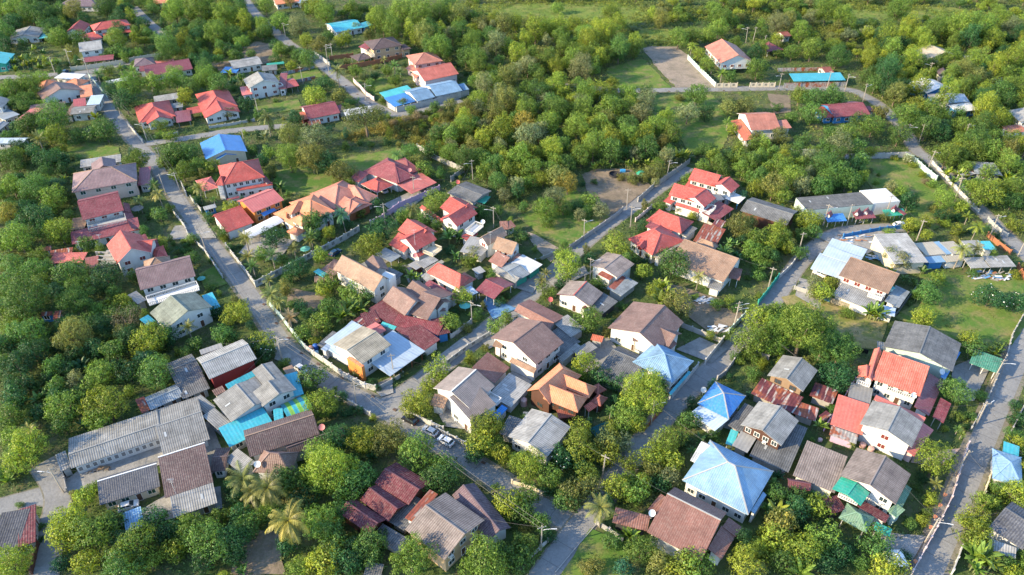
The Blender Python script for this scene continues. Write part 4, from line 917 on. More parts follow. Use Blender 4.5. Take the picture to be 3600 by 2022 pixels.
h_ = house('grey_square_house', 'house', 'the grey-roofed house with the rust porch', 'white two-storey house with a square beige and grey gabled roof, rust-red porch roof and a red and grey side roof',
      [('gable', (2100, 724), (2320, 545), (1965, 393), 5.0, 1.1, 'taupe.c', 'white', {'win': {3: 2}}), ('shed', (2000, 755), (2052, 710), (1890, 640), 4.2, .3, 'rust.c', 'white', {'name': 'porch_roof', 'win': 0}), ('shed', (2080, 890), (2240, 740), (2150, 690), 2.8, .4, 'rust.c', 'grey', {'name': 'red_roof', 'win': 0}), ('shed', (2150, 960), (2370, 790), (2250, 640), 2.7, .3, 'greyblue.c', 'grey', {'name': 'side_roof', 'win': 0}), ('shed', (1690, 690), (1880, 600), (1870, 580), 2.6, .1, 'sand.c', None, {'name': 'awning'})])
h_ = house('tan_cross_house', 'house', 'the tan cross-gabled house by the dirt alley', 'white two-storey house with a tan tiled cross-gabled roof and a dark red window shutter, beside the dirt alley',
      [('gable', (480, 345), (738, 425), (938, 318), 5.4, 2.4, 'tan.t', 'white', {'glass': 'redw', 'win': {1: 1, 3: 1, 0: 2}}), ('gable', (418, 308), (680, 170), (575, 70), 5.4, 2.0, 'tan.t', 'white', {'name': 'cross_roof', 'glass': 'redw', 'win': {3: 1, 1: 0}}), ('shed', (430, 505), (600, 592), (725, 470), 3.2, 1.6, 'rbrown.t', 'white', {'name': 'porch_roof', 'win': 0})])
balcony(h_, (640, 490), (720, 445), (690, 400), 3.6)
house('long_white_carport', 'carport', None, 'long flat white carport roof along the left of the tan cross-gabled house', [('shed', (340, 440), (620, 150), (520, 80), 3.0, .3, 'lgrey.m', 'white', {'win': 0}), ('shed', (60, 385), (340, 440), (400, 220), 2.9, .3, 'lgrey.m', 'white', {'name': 'low_roof', 'win': 0})])
house('teal_gate_shed', 'shed', 'the white and grey carport roofs with teal gates', 'white sheet roof and grey corrugated gabled roof over street garages with teal gates',
      [('gable', (800, 765), (970, 672), (720, 508), 3.0, 1.0, 'greyblue.c', 'turq' if 0 else 'green', {'win': 0}), ('shed', (980, 662), (1132, 552), (890, 410), 3.1, .3, 'white.m', 'green', {'name': 'white_roof', 'win': 0}), ('shed', (770, 520), (860, 425), (800, 415), 3.3, .3, 'rbrown.t', 'white', {'name': 'brown_roof', 'win': 0}), ('gable', (480, 640), (780, 790), (850, 700), 2.8, .7, 'grey.c', 'grey', {'name': 'low_roof', 'win': 0})])
house('old_tile_shed', 'shed', None, 'small shed with an old brown ribbed tile roof on the lawn edge above the tan cross-gabled house', [('shed', (680, 100), (790, 60), (720, -20), 2.6, .8, 'rbrown.c', 'white'), ('shed', (585, 100), (690, 95), (625, -10), 2.6, 1.0, 'rbrown.c', 'white', {'name': 'low_roof'})])
K(2, 2)
house('flat_tin_shed', 'shed', None, 'low grey tin roofs with a red patch between the tall white house and the big brown house', [('shed', (510, 745), (700, 590), (640, 560), 2.7, .2, 'grey.c', 'grey', {'win': 0}), ('shed', (690, 700), (860, 600), (760, 545), 2.7, .2, 'grey.c', 'grey', {'name': 'tin_roof', 'win': 0}), ('shed', (790, 520), (905, 545), (975, 500), 2.9, .2, 'vermil.c', 'grey', {'name': 'red_roof', 'win': 0}), ('shed', (470, 690), (690, 540), (430, 420), 2.6, .3, 'dgrey.c', 'grey', {'name': 'low_roof', 'win': 0})])
house('big_grey_shed', 'shed', 'the big dark grey corrugated shed', 'big low shed with a dark grey corrugated roof, a conical bushy tree at its left',
      [('gable', (830, 868), (1165, 1018), (1335, 695), 3.2, 1.4, 'dgrey.c', 'bare', {'rf': .72, 'win': 0}), ('shed', (1190, 915), (1290, 945), (1330, 860), 3.4, .2, 'pblue.m', 'grey', {'name': 'blue_roof', 'win': 0}), ('shed', (1200, 805), (1330, 860), (1330, 745), 3.6, .3, 'blue.c', 'grey', {'name': 'blue_roof', 'win': 0})])
h_ = house('pale_blue_hip_house', 'house', 'the white house with the pale blue faceted roof', 'white house with a pale blue-white faceted corrugated roof by the narrow street, green boundary wall',
      [('hip', (1608, 958), (1828, 738), (1408, 568), 4.6, 2.6, 'pblue.c', 'white', {'hf': .9}), ('shed', (1440, 890), (1600, 985), (1640, 900), 3.2, .5, 'white.c', 'white', {'name': 'porch_roof', 'win': 0}), ('shed', (1335, 855), (1440, 890), (1470, 840), 3.2, .5, 'white.c', 'white', {'name': 'porch_roof', 'win': 0}), ('shed', (1600, 1075), (1800, 850), (1780, 830), 2.2, .2, 'cyan.m', 'white', {'name': 'blue_roof', 'win': 0})])
h_ = house('big_brown_house', 'house', 'the big brown-roofed white house beside the bare yard', 'large white house with sweeping brown gabled roofs, cream porch and bare concrete yard at its right',
      [('gable', (963, 402), (1222, 137), (1735, 335), 4.6, 2.9, 'brown.t', 'white', {'win': {0: 1, 3: 3}, 'rf': .6}), ('gable', (1272, 478), (1565, 614), (1665, 440), 4.0, 2.0, 'brown.t', 'white', {'name': 'front_roof', 'win': {0: 1, 1: 2}}), ('gable', (1215, 535), (1310, 535), (1210, 440), 4.0, .8, 'brown.t', 'cream', {'name': 'porch_roof', 'win': 0}), ('shed', (1595, 618), (1660, 560), (1610, 530), 2.8, .6, 'rbrown.t', 'white', {'name': 'side_roof', 'win': 0})])
KF()
house('grey_house', 'house', 'the grey ribbed roof below the wooden orange house', 'white house with a weathered grey ribbed gabled roof and a thin aerial, just below the wooden orange house',
      [('gable', (1378, 1148), (1436, 1074), (1348, 1016), 4.2, 1.2, 'lgrey.c', 'white', {'win': {3: 3, 2: 2}}), ('shed', (1255, 1090), (1300, 1105), (1330, 1060), 2.8, .3, 'dgrey.c', 'grey', {'name': 'low_roof', 'win': 0})])
K(2, 1)
h_ = house('red_villa', 'house', 'the upper one of the red-roofed white villas', 'upper one of two alike white villas with bright red cross-gabled roofs at the head of the lane, white carport behind',
      [('gable', (1772, 357), (2040, 432), (2130, 320), 6.0, 2.2, 'red.t', 'white', {'win': {0: 3, 3: 1}}), ('gable', (2205, 492), (2290, 420), (2100, 320), 6.0, 2.0, 'red.t', 'white', {'name': 'cross_roof', 'win': {3: 2, 0: 2, 1: 2}}), ('shed', (1735, 425), (1800, 445), (1830, 380), 3.2, .8, 'red.t', 'white', {'name': 'side_roof', 'win': 0}),
       ('shed', (1755, 455), (1930, 500), (1960, 450), 3.4, .8, 'red.t', 'white', {'name': 'skirt_roof', 'win': 0}), ('shed', (2280, 600), (2352, 535), (2215, 485), 2.8, .2, 'white.m', None, {'name': 'carport_roof', 'postm': 'blue'}), ('flat', (2060, 570), (2140, 560), (2100, 500), 3.2, .1, 'lgrey.m', 'white', {'name': 'flat_roof', 'win': 0})])
h_ = house('red_villa', 'house', 'the lower one of the red-roofed white villas', 'lower one of two alike white villas with bright red cross-gabled roofs, with a white balcony and dark red carport',
      [('gable', (1575, 514), (1860, 592), (1950, 478), 6.0, 2.3, 'red.t', 'white', {'win': {0: 3, 3: 1}}), ('gable', (1937, 634), (2052, 546), (1890, 420), 6.0, 2.1, 'red.t', 'white', {'name': 'cross_roof', 'win': {3: 1, 0: 2, 1: 2}}), ('shed', (1522, 575), (1600, 608), (1625, 520), 3.2, .8, 'red.t', 'white', {'name': 'side_roof', 'win': 0}),
       ('shed', (1640, 615), (1880, 690), (1900, 660), 3.2, .5, 'red.t', 'white', {'name': 'skirt_roof', 'win': 0}), ('shed', (2062, 776), (2232, 652), (2080, 570), 2.9, .7, 'maroon.t', None, {'name': 'carport_roof', 'postm': 'white'})])
balcony(h_, (1985, 712), (2050, 648), (1960, 600), 3.5, z0=.0)
house('red_hip_house', 'house', 'the upper one of the two red hipped roofs on the lane', 'upper one of two low white houses with red hipped roofs along the lane, grey lean-to at its right',
      [('hip', (1348, 770), (1700, 900), (1835, 785), 3.8, 2.4, 'red.t', 'white', {'hf': .8}), ('shed', (1690, 905), (1760, 935), (1870, 850), 3.0, .3, 'dgrey.c', 'white', {'name': 'lean_to_roof', 'win': 0})])
house('red_hip_house', 'house', 'the lower one of the two red hipped roofs on the lane', 'lower one of two low white houses with red hipped roofs along the lane, with a small dormer gable',
      [('hip', (1165, 955), (1408, 1118), (1662, 925), 3.8, 3.0, 'red.t', 'white', {'hf': .6}), ('gable', (1310, 1060), (1360, 1000), (1265, 1020), 4.4, .9, 'red.t', 'redw', {'name': 'dormer_roof', 'win': 0, 'z0': 3.6}), ('shed', (1340, 830), (1560, 930), (1640, 890), 3.4, .6, 'maroon.t', 'white', {'name': 'rear_roof', 'win': 0}), ('shed', (1425, 1135), (1480, 1160), (1620, 1020), 3.0, .6, 'sand.c', 'white', {'name': 'side_roof', 'win': 0})])
house('long_tan_house', 'house', 'the long tan tiled roof with the white porch', 'white house with a very long tan tiled gabled roof, dark tiled porch roof and white porch railings',
      [('gable', (1572, 1180), (2128, 1390), (2330, 1165), 4.2, 2.8, 'tan.t', 'white', {'rf': .68, 'win': {1: 1}}), ('shed', (2175, 1345), (2288, 1370), (2345, 1265), 3.2, .7, 'rbrown.t', None, {'name': 'porch_roof', 'postm': 'white'}), ('hip', (1850, 1000), (2030, 1070), (2045, 1010), 3.6, 1.3, 'tan.t', 'white', {'name': 'rear_roof', 'win': 0}), ('shed', (1960, 1440), (2090, 1480), (2120, 1400), 2.8, .3, 'grey.c', 'white', {'name': 'low_roof', 'win': 0})])
house('rusty_long_shed', 'shed', None, 'long shed with rusty red-brown corrugated sheets behind the long tan tiled roof', [('shed', (1822, 972), (2045, 1035), (2192, 868), 2.8, .6, 'rust.r', 'grey', {'win': 0}), ('shed', (1960, 880), (2060, 910), (2200, 790), 2.9, .4, 'wine.r', 'grey', {'name': 'rear_roof', 'win': 0})])
K(3, 1)
house('dark_wood_house', 'house', 'the dark corrugated roof over brown plank walls', 'old house with a dark grey corrugated gabled roof over brown plank walls',
      [('gable', (-280, 670), (190, 818), (318, 680), 4.6, 1.4, 'dgrey.c', 'brownw', {'frame': 'brown', 'win': {0: 3}})])
h_ = house('shop_row', 'shops', 'the row of flat-roofed shops', 'row of flat-roofed white shops with blue, crimson and green awnings and small red gablets',
      [('flat', (395, 665), (1060, 605), (935, 485), 4.4, .05, 'dgrey.c', 'mint', {'over': .02, 'win': 0}), ('flat', (1062, 600), (1330, 575), (1115, 452), 4.5, .05, 'white.m', 'white', {'over': .02, 'name': 'white_roof', 'win': 0}), ('flat', (300, 560), (400, 668), (950, 612), 4.3, .04, 'grey.m', 'white', {'over': .02, 'win': 0}) if 0 else ('shed', (600, 785), (795, 772), (770, 695), 2.6, .8, 'blue.m', None, {'name': 'awning'}),
       ('shed', (885, 757), (1088, 742), (1050, 668), 2.6, .8, 'maroon.m', None, {'name': 'awning'}), ('shed', (1185, 726), (1392, 712), (1330, 650), 2.6, .8, 'green.m', None, {'name': 'awning'}), ('gable', (575, 720), (600, 690), (668, 690), 3.6, 1.1, 'maroon.t', 'white', {'name': 'gablet', 'z0': 3, 'win': 0}),
       ('gable', (860, 700), (885, 665), (950, 665), 3.6, 1.1, 'maroon.t', 'white', {'name': 'gablet', 'z0': 3, 'win': 0}), ('gable', (950, 690), (970, 660), (1040, 655), 3.6, 1.1, 'maroon.t', 'white', {'name': 'gablet', 'z0': 3, 'win': 0}), ('gable', (1228, 665), (1250, 635), (1320, 630), 3.6, 1.1, 'maroon.t', 'white', {'name': 'gablet', 'z0': 3, 'win': 0}),
       ('shed', (1370, 715), (1395, 700), (1330, 620), 3.0, .7, 'maroon.t', None, {'name': 'side_roof', 'post': False})])
KC(2500, 780)
house('white_shed', 'shed', 'the big plain white shed roof', 'shed with a big smooth white metal roof beside the narrow street, builders\' scrap at its right', [('shed', (1436, 420), (1900, 572), (2048, 362), 4.2, .8, 'sky.m', 'grey', {'win': 0})])
house('curved_carport', 'carport', 'the curved white carport', 'carport with a curved pale white metal roof attached in front of the big white shed', [('arch', (1285, 605), (1685, 740), (1828, 575), 2.9, 1.0, 'sky.m', None, {'quarter': 1})])
h_ = house('flat_brown_house', 'house', 'the brown-roofed white house with the grey terrace roof', 'white two-storey house under one plain light brown roof slope, with a broad grey terrace roof in front',
      [('gable', (1650, 692), (2292, 928), (2420, 690), 5.4, 1.8, 'tan.t', 'white', {'rf': .8, 'win': {0: 4}, 'glass': 'redw'}), ('shed', (1568, 942), (2060, 1142), (2205, 985), 3.0, .3, 'lgrey.c', 'white', {'name': 'terrace_roof', 'win': 0}), ('shed', (2432, 1112), (2572, 905), (2380, 830), 3.0, .4, 'greyblue.c', 'white', {'name': 'side_roof', 'win': 0}), ('shed', (2065, 1145), (2375, 1225), (2435, 1130), 2.9, .2, 'sky.m', 'white', {'name': 'low_roof', 'win': 0}), ('flat', (2330, 870), (2385, 860), (2425, 790), 4.6, .04, 'turq.m', 'mint', {'name': 'green_box_roof', 'win': 0})])
balcony(h_, (2020, 960), (2200, 1020), (2225, 985), 3.5)
K(3, 1)
house('white_ribbed_shed', 'shed', 'the big white ribbed shed roof', 'big shed with a white ribbed metal roof and a tan gable end, airy tree in front of it', [('gable', (1270, 1205), (1612, 1190), (1425, 905), 4.4, 1.3, 'lgrey.c', 'cream', {'rf': .9, 'win': 0})])
house('patchwork_building', 'building', 'the flat patchwork roofs in tan, yellow and blue', 'low building with flat patchwork roofs in tan, yellow, pale blue and turquoise',
      [('flat', (1592, 1122), (1790, 1105), (1700, 980), 3.2, .05, 'sand.m', 'white', {'win': 0, 'over': .1}), ('flat', (1555, 1095), (1592, 1090), (1520, 985), 3.1, .05, 'tan.m', 'yellow', {'name': 'tan_roof', 'win': 0, 'over': .1}), ('flat', (1792, 1108), (1860, 1100), (1760, 975), 3.15, .05, 'pblue.m', 'white', {'name': 'blue_roof', 'win': 0, 'over': .1}), ('flat', (1862, 1110), (2000, 1095), (1880, 975), 3.2, .05, 'sand.m', 'white', {'name': 'sand_roof', 'win': 0, 'over': .1}),
       ('shed', (2180, 1062), (2298, 1060), (2240, 975), 3, .3, 'cyan.m', 'white', {'name': 'turquoise_roof', 'win': 0}), ('shed', (1620, 1200), (1790, 1185), (1770, 1120), 2.7, .3, 'pblue.m', 'blue', {'name': 'front_roof', 'win': 0}), ('shed', (1800, 1190), (2000, 1170), (1960, 1110), 2.7, .3, 'sand.m', 'white', {'name': 'front_roof', 'win': 0}), ('flat', (2010, 1040), (2180, 1030), (2130, 965), 3.2, .05, 'lgrey.m', 'white', {'name': 'pale_roof', 'win': 0, 'over': .1})])
house('ribbed_canopy', 'canopy', 'the ribbed white canopies over scrap boards', 'pair of ribbed white tin canopies over piles of scrap boards near the right edge', [('shed', (2040, 1248), (2230, 1242), (2205, 1135), 2.8, .5, 'lgrey.c', None), ('shed', (2240, 1240), (2498, 1232), (2475, 1118), 3.0, .5, 'lgrey.c', None, {'name': 'right_roof'})])
house('tin_shed', 'shed', None, 'dark tin shed roofs half hidden by banana plants beside the upper right lane', [('shed', (1960, 325), (2090, 300), (2060, 240), 2.6, .4, 'lgrey.r', 'grey'), ('shed', (2090, 300), (2360, 320), (2280, 190), 2.8, .5, 'greyblue.c', 'grey', {'name': 'rear_roof'})])
K(3, 2)
house('dark_gable_house', 'house', 'the big dark grey gable with the blue strip', 'house with a big dark grey corrugated gabled roof, turquoise-white side wall and a bright blue roof strip',
      [('gable', (1160, 590), (1275, 330), (1942, 570), 4.6, 1.9, 'dgrey.c', 'mint', {'win': 0}), ('gable', (1450, 672), (1605, 402), (1942, 572), 4.7, .7, 'dgrey.c', 'mint', {'name': 'upper_roof', 'win': 0, 'rf': .1}) if 0 else ('shed', (1780, 925), (1938, 650), (1880, 640), 2.9, .4, 'blue.m', 'grey', {'name': 'blue_roof', 'win': 0}), ('shed', (1100, 610), (1260, 640), (1230, 560), 2.8, .4, 'lgrey.c', 'green', {'name': 'lean_to_roof', 'win': 0}), ('shed', (1570, 775), (1740, 820), (1790, 770), 2.9, .3, 'sage.m', 'mint', {'name': 'front_roof', 'win': 0})])
house('green_carport', 'carport', 'the green carport by the right street', 'green tin carport roof on white posts beside the right street', [('shed', (2025, 752), (2312, 860), (2372, 720), 2.7, .5, 'dgreen.c', None, {'postm': 'white'})])
KC(2600, 1180)
h_ = house('coral_house', 'house', 'the coral red ribbed roof', 'white two-storey house with a bright coral red ribbed roof, balustraded balcony and crimson side roofs',
      [('gable', (1722, 562), (2336, 784), (2560, 440), 6.0, 1.8, 'coral.c', 'white', {'rf': .8, 'win': {0: 4}}), ('shed', (1528, 512), (1742, 172), (1840, 205), 5.6, 1.2, 'coral.t', 'white', {'name': 'side_roof', 'win': 0}) if 0 else ('gable', (1720, 585), (1840, 205), (1742, 172), 5.8, .9, 'coral.t', 'white', {'name': 'side_roof', 'win': 0}), ('gable', (1720, 585), (1725, 440), (1530, 510), 5.4, 1.0, 'coral.t', None, {'name': 'porch_roof', 'postm': 'white'}),
       ('shed', (1400, 795), (1690, 885), (1890, 735), 3.0, .3, 'grey.m', 'grey', {'name': 'terrace_roof', 'win': 0}), ('shed', (2450, 1040), (2640, 600), (2420, 560), 3.0, 1.0, 'maroon.m', 'white', {'name': 'crimson_roof', 'win': 0}), ('shed', (2640, 1130), (2740, 880), (2590, 830), 2.8, .5, 'maroon.c', None, {'name': 'crimson_canopy'})])
balcony(h_, (1510, 610), (1680, 665), (1740, 590), 3.5)
balcony(h_, (1900, 700), (2260, 830), (2300, 770), 3.5)
h_ = house('grey_coral_house', 'house', 'the grey gable ringed by coral roofs', 'white and lilac two-storey house with a grey corrugated gabled roof ringed by smooth coral pink roofs',
      [('gable', (1556, 1142), (1722, 838), (2384, 1110), 6.2, 1.5, 'grey.c', 'white', {'win': {0: 0, 3: 1}, 'glass': 'redw'}), ('shed', (1175, 1142), (1592, 1284), (1720, 900), 3.2, .4, 'coral.m', 'lilac', {'name': 'coral_roof', 'win': 0}), ('shed', (2260, 1560), (2512, 1222), (2370, 1130), 3.0, .5, 'pinkred.m', 'pink', {'name': 'coral_roof', 'win': 0}), ('shed', (2384, 1120), (2412, 1060), (1765, 770), 5.6, .3, 'coral.m', 'pink', {'name': 'rear_roof', 'win': 0}), ('shed', (1160, 1280), (1510, 1400), (1560, 1290), 2.5, .3, 'lgrey.r', 'lilac', {'name': 'tin_roof', 'win': 0})])
h_ = house('plank_house', 'house', 'the upper grey-roofed plank house', 'pale plank-walled house on stilts with a grey gabled roof and dark lattice windows, ringed by rusty tin roofs',
      [('gable', (360, 512), (562, 250), (1012, 450), 5.6, 1.6, 'grey.c', 'plank', {'frame': 'brown', 'win': {3: 2, 0: 2}, 'z0': 2.6})])
house('rusty_shed', 'shed', 'the rusty tin roofs', 'patchwork of rusty red-brown corrugated roofs around the upper plank house',
      [('shed', (150, 742), (692, 1002), (835, 800), 2.8, .5, 'wine.r', 'bare', {'win': 0}), ('shed', (690, 1005), (980, 1105), (1090, 960), 2.6, .3, 'rust.r', 'bare', {'name': 'rusty_roof', 'win': 0}), ('shed', (905, 770), (1205, 885), (1282, 712), 2.8, .4, 'wine.r', 'bare', {'name': 'rusty_roof', 'win': 0}), ('shed', (1020, 1040), (1095, 1095), (1150, 990), 2.4, .3, 'wine.r', 'bare', {'name': 'rusty_roof', 'win': 0})])
h_ = house('timber_house', 'house', 'the lower grey-roofed timber house', 'red-brown timber house with a beige and grey ribbed gabled roof and white window bars, dark flat roofs around it',
      [('gable', (14, 1154), (252, 848), (768, 1100), 5.8, 1.6, 'grey.c', 'wood', {'win': {3: 4, 0: 2}, 'z0': 2.6})])
KC(2250, 1340, 700, 1456)
house('dark_flat_shed', 'shed', None, 'dark grey flat corrugated roofs with pale skylight strips around the lower timber house', [('shed', (800, 545), (1085, 668), (1282, 366), 2.7, .3, 'dgrey.c', 'bare', {'win': 0}), ('shed', (640, 320), (745, 375), (830, 190), 2.6, .2, 'dgrey.c', 'bare', {'name': 'rear_roof', 'win': 0}), ('shed', (672, 470), (785, 525), (860, 420), 2.9, .2, 'lgrey.m', 'bare', {'name': 'pale_roof', 'win': 0})])
house('blue_hip_house', 'house', 'the bright blue pyramid roof', 'white house with a bright blue pyramid roof and a flat white roof in front, beside the narrow street',
      [('hip', (420, 163), (648, 276), (788, 114), 3.8, 2.2, 'blue.m', 'white', {'capc': 'lgrey'}), ('shed', (368, 232), (548, 364), (650, 274), 3.0, .5, 'sky.m', 'white', {'name': 'front_roof', 'win': 0})])
house('green_net_shed', 'shed', None, 'turquoise shade net roof beside the pale blue hipped house', [('shed', (625, 455), (680, 475), (735, 375), 2.3, .1, 'turq.m', None)])
K(2, 3)
h_ = house('big_blue_house', 'house', 'the large pale blue hipped roof', 'large white house with a broad pale blue tiled hipped roof and a white ribbed shed roof on its upper left',
      [('hip', (1712, 492), (2374, 842), (2622, 400), 4.2, 3.8, 'pblue.t', 'white', {'hf': .95, 'capc': 'lgrey', 'win': {0: 5}}), ('shed', (1792, 292), (1985, 385), (2095, 188), 3.9, .8, 'white.c', 'white', {'name': 'white_roof', 'win': 0}), ('half', (2020, 475), (2118, 165), (1880, 300), 4.2, 2.4, 'pblue.t', 'white', {'name': 'wing_roof', 'win': 0}) if 0 else ('shed', (2440, 830), (2560, 640), (2530, 600), 3.4, .4, 'pblue.t', 'white', {'name': 'side_roof', 'win': 0})])
h_ = house('large_brown_house', 'house', 'the large red-brown roof at the bottom', 'house with a large red-brown ribbed tile roof and pale ridge, coconut palm at its left, at the bottom of the photo',
      [('gable', (1358, 1012), (1905, 1302), (2180, 828), 4.4, 2.6, 'rbrown.t', 'white', {'rf': .66, 'win': 0, 'capc': 'lgrey'}), ('shed', (2110, 1288), (2245, 1052), (2085, 985), 3.4, .8, 'rbrown.t', 'white', {'name': 'side_roof', 'win': 0}), ('shed', (2250, 1060), (2312, 965), (2170, 880), 3.6, .6, 'rbrown.t', 'white', {'name': 'side_roof', 'win': 0}),
       ('shed', (1008, 915), (1360, 1005), (1425, 860), 2.9, .4, 'rbrown.c', 'dark', {'name': 'porch_roof', 'win': 0}), ('shed', (1365, 785), (1440, 835), (1545, 660), 3.0, .4, 'rbrown.c', 'dark', {'name': 'rear_roof', 'win': 0})])
K(1, 3)
h_ = house('ribbed_grey_house', 'house', 'the blue-grey ribbed gable at the bottom', 'two-storey house with a blue-grey ribbed gabled roof, rusty brick-patterned awning and orange end wall at the bottom of the photo',
      [('gable', (1500, 988), (1898, 1296), (2314, 905), 6.0, 1.7, 'taupe.c', 'tanw', {'win': {1: 3}}), ('shed', (1498, 868), (1580, 918), (1868, 655), 4.6, .3, 'rust.r', 'white', {'name': 'rusty_awning', 'win': 0}), ('gable', (1972, 642), (2332, 1108), (2492, 884), 3.6, 1.3, 'purple.c', 'white', {'name': 'brown_roof', 'win': 0})])
house('maroon_tin_house', 'house', 'the row of three dark maroon tin gables', 'long building with three stepped dark maroon tin gables with pale seams, half hidden by mango trees',
      [('gable', (1190, 520), (1536, 738), (1690, 480), 4.0, 1.2, 'wine.c', 'wood', {'win': 0}), ('gable', (1046, 690), (1330, 908), (1525, 735), 3.6, 1.2, 'wine.c', 'wood', {'name': 'middle_roof', 'win': 0}), ('gable', (836, 822), (1152, 1042), (1320, 900), 3.6, 1.2, 'wine.c', 'wood', {'name': 'front_roof', 'win': 0}), ])
house('dark_tin_shed', 'shed', None, 'low dark grey corrugated roofs between the maroon gables and the blue-grey ribbed gable', [('shed', (1330, 905), (1490, 1000), (1690, 700), 2.7, .3, 'dgrey.c', 'bare', {'win': 0}), ('shed', (1160, 1060), (1440, 1230), (1600, 1120), 2.5, .2, 'dgrey.c', 'bare', {'name': 'front_roof', 'win': 0})])
house('corner_dark_shed', 'shed', None, 'small dark corrugated roof at the bottom edge under the feathery tree', [('shed', (1080, 1447), (1250, 1470), (1240, 1330), 2.6, .3, 'dgrey.c', 'bare', {'win': 0})])
h_ = house('brown_hip_house', 'house', 'the dark brown hipped house near the big mango tree', 'house with dark brown tiled hipped roofs, one hip face lit tan, left of the big mango tree',
      [('gable', (-60, 260), (640, 30), (450, -190), 4.2, 2.2, 'dbrown.t', 'white', {'win': 0, 'capc': 'tan'}), ('hip', (-30, 410), (345, 435), (470, 215), 3.8, 2.8, 'brown.t', 'white', {'name': 'front_roof', 'win': 0}), ('gable', (330, 245), (900, 40), (870, -40), 3.4, 1.2, 'dbrown.t', 'white', {'name': 'side_roof', 'win': 0}), ('shed', (-320, 290), (-140, 430), (-70, 260), 3.0, .5, 'grey.c', 'white', {'name': 'low_roof', 'win': 0})])
K(3, 3)
h_ = house('green_awning_house', 'house', 'the ribbed grey house with the bright green awning', 'white two-storey house with a beige and grey ribbed gabled roof, bright green awning and sage green side roofs',
      [('gable', (724, 447), (892, 166), (1440, 430), 6.2, 1.6, 'taupe.c', 'white', {'win': {3: 3, 0: 2}}), ('gable', (645, 578), (738, 455), (1036, 602), 5.4, .7, 'green.m', None, {'name': 'awning', 'post': False}), ('shed', (250, 442), (672, 622), (832, 268), 3.2, .4, 'taupe.c', 'white', {'name': 'low_roof', 'win': 0}), ('gable', (200, 560), (430, 600), (390, 505), 2.9, .7, 'wine.t', 'dark', {'name': 'porch_roof', 'win': 0}), ('shed', (650, 830), (790, 790), (700, 640), 3.0, .4, 'wine.c', 'dark', {'name': 'maroon_roof', 'win': 0}),
       ('hip', (712, 872), (988, 1022), (1105, 888), 3.0, 1.4, 'sage.t', None, {'name': 'porch_roof'}), ('shed', (1060, 985), (1222, 1062), (1262, 992), 2.8, .1, 'green.m', None, {'name': 'green_awning'}), ('shed', (1295, 872), (1446, 580), (1390, 540), 3.2, .4, 'sage.c', 'mint', {'name': 'sage_roof', 'win': 0}), ('shed', (1180, 922), (1222, 850), (920, 710), 3.0, .3, 'wine.c', 'white', {'name': 'maroon_roof', 'win': 0}), ('shed', (1200, 800), (1290, 870), (1340, 760), 3.2, .4, 'sage.c', 'mint', {'name': 'sage_roof', 'win': 0})])
balcony(h_, (700, 655), (895, 745), (920, 700), 3.5)
house('blue_edge_house', 'house', 'the blue roof cut by the right edge', 'house with a bright blue hipped roof cut by the right edge of the photo', [('hip', (2258, 472), (2560, 570), (2660, 300), 3.2, 1.8, 'pblue.m', 'white'), ('shed', (2360, 205), (2520, 260), (2520, 150), 2.8, .3, 'cyan.m', 'white', {'name': 'low_roof', 'win': 0})])
house('dark_edge_house', 'house', 'the dark ribbed roof at the lower right edge', 'shed with a dark ribbed roof and a white corrugated lean-to at the lower right edge',
      [('gable', (2218, 962), (2562, 1192), (2760, 900), 3.4, 1.2, 'slate.c', 'white', {'rf': .6, 'win': 0}), ('shed', (2235, 1190), (2490, 1285), (2560, 1195), 2.7, .4, 'lgrey.c', 'bare', {'name': 'lean_to_roof', 'win': 0})])
# ------------------------------------------------------------------ plants
def leaf_mat(name, trans=.3, gloss=.5, jitter=.55, use_cv=True):
    m, n, b = new_mat(name)
    oi = N(n, 'ShaderNodeObjectInfo'); ge = N(n, 'ShaderNodeNewGeometry')
    at = N(n, 'ShaderNodeAttribute'); at.attribute_name = 'cv'
    rnd = ge.outputs['Random Per Island']
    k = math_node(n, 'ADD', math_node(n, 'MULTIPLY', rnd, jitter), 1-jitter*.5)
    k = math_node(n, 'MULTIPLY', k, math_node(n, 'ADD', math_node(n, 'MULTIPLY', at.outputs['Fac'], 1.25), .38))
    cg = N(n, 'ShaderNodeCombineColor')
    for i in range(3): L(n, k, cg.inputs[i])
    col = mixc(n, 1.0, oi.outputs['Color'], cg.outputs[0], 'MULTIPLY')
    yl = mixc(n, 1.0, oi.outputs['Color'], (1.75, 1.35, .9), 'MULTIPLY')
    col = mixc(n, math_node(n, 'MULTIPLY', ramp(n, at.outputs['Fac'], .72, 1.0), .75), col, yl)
    L(n, col, b.inputs['Base Color']); b.inputs['Roughness'].default_value = gloss; b.inputs['Specular IOR Level'].default_value = .3
    tr = N(n, 'ShaderNodeBsdfTranslucent'); L(n, mixc(n, 1.0, col, (1.1, 1.15, .6), 'MULTIPLY'), tr.inputs['Color'])
    ms = N(n, 'ShaderNodeMixShader'); ms.inputs[0].default_value = trans
    L(n, b.outputs[0], ms.inputs[1]); L(n, tr.outputs[0], ms.inputs[2])
    L(n, ms.outputs[0], n.nodes['Material Output'].inputs['Surface'])
    return m
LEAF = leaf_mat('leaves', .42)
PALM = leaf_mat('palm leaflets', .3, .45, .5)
BARK = plain('bark', (.16, .12, .09), .9)
PBARK = plain('palm bark', (.25, .22, .18), .9)
FLOWER = plain('white petals', (.8, .78, .7), .6)
STEM = plain('banana stem', (.14, .17, .06), .7)
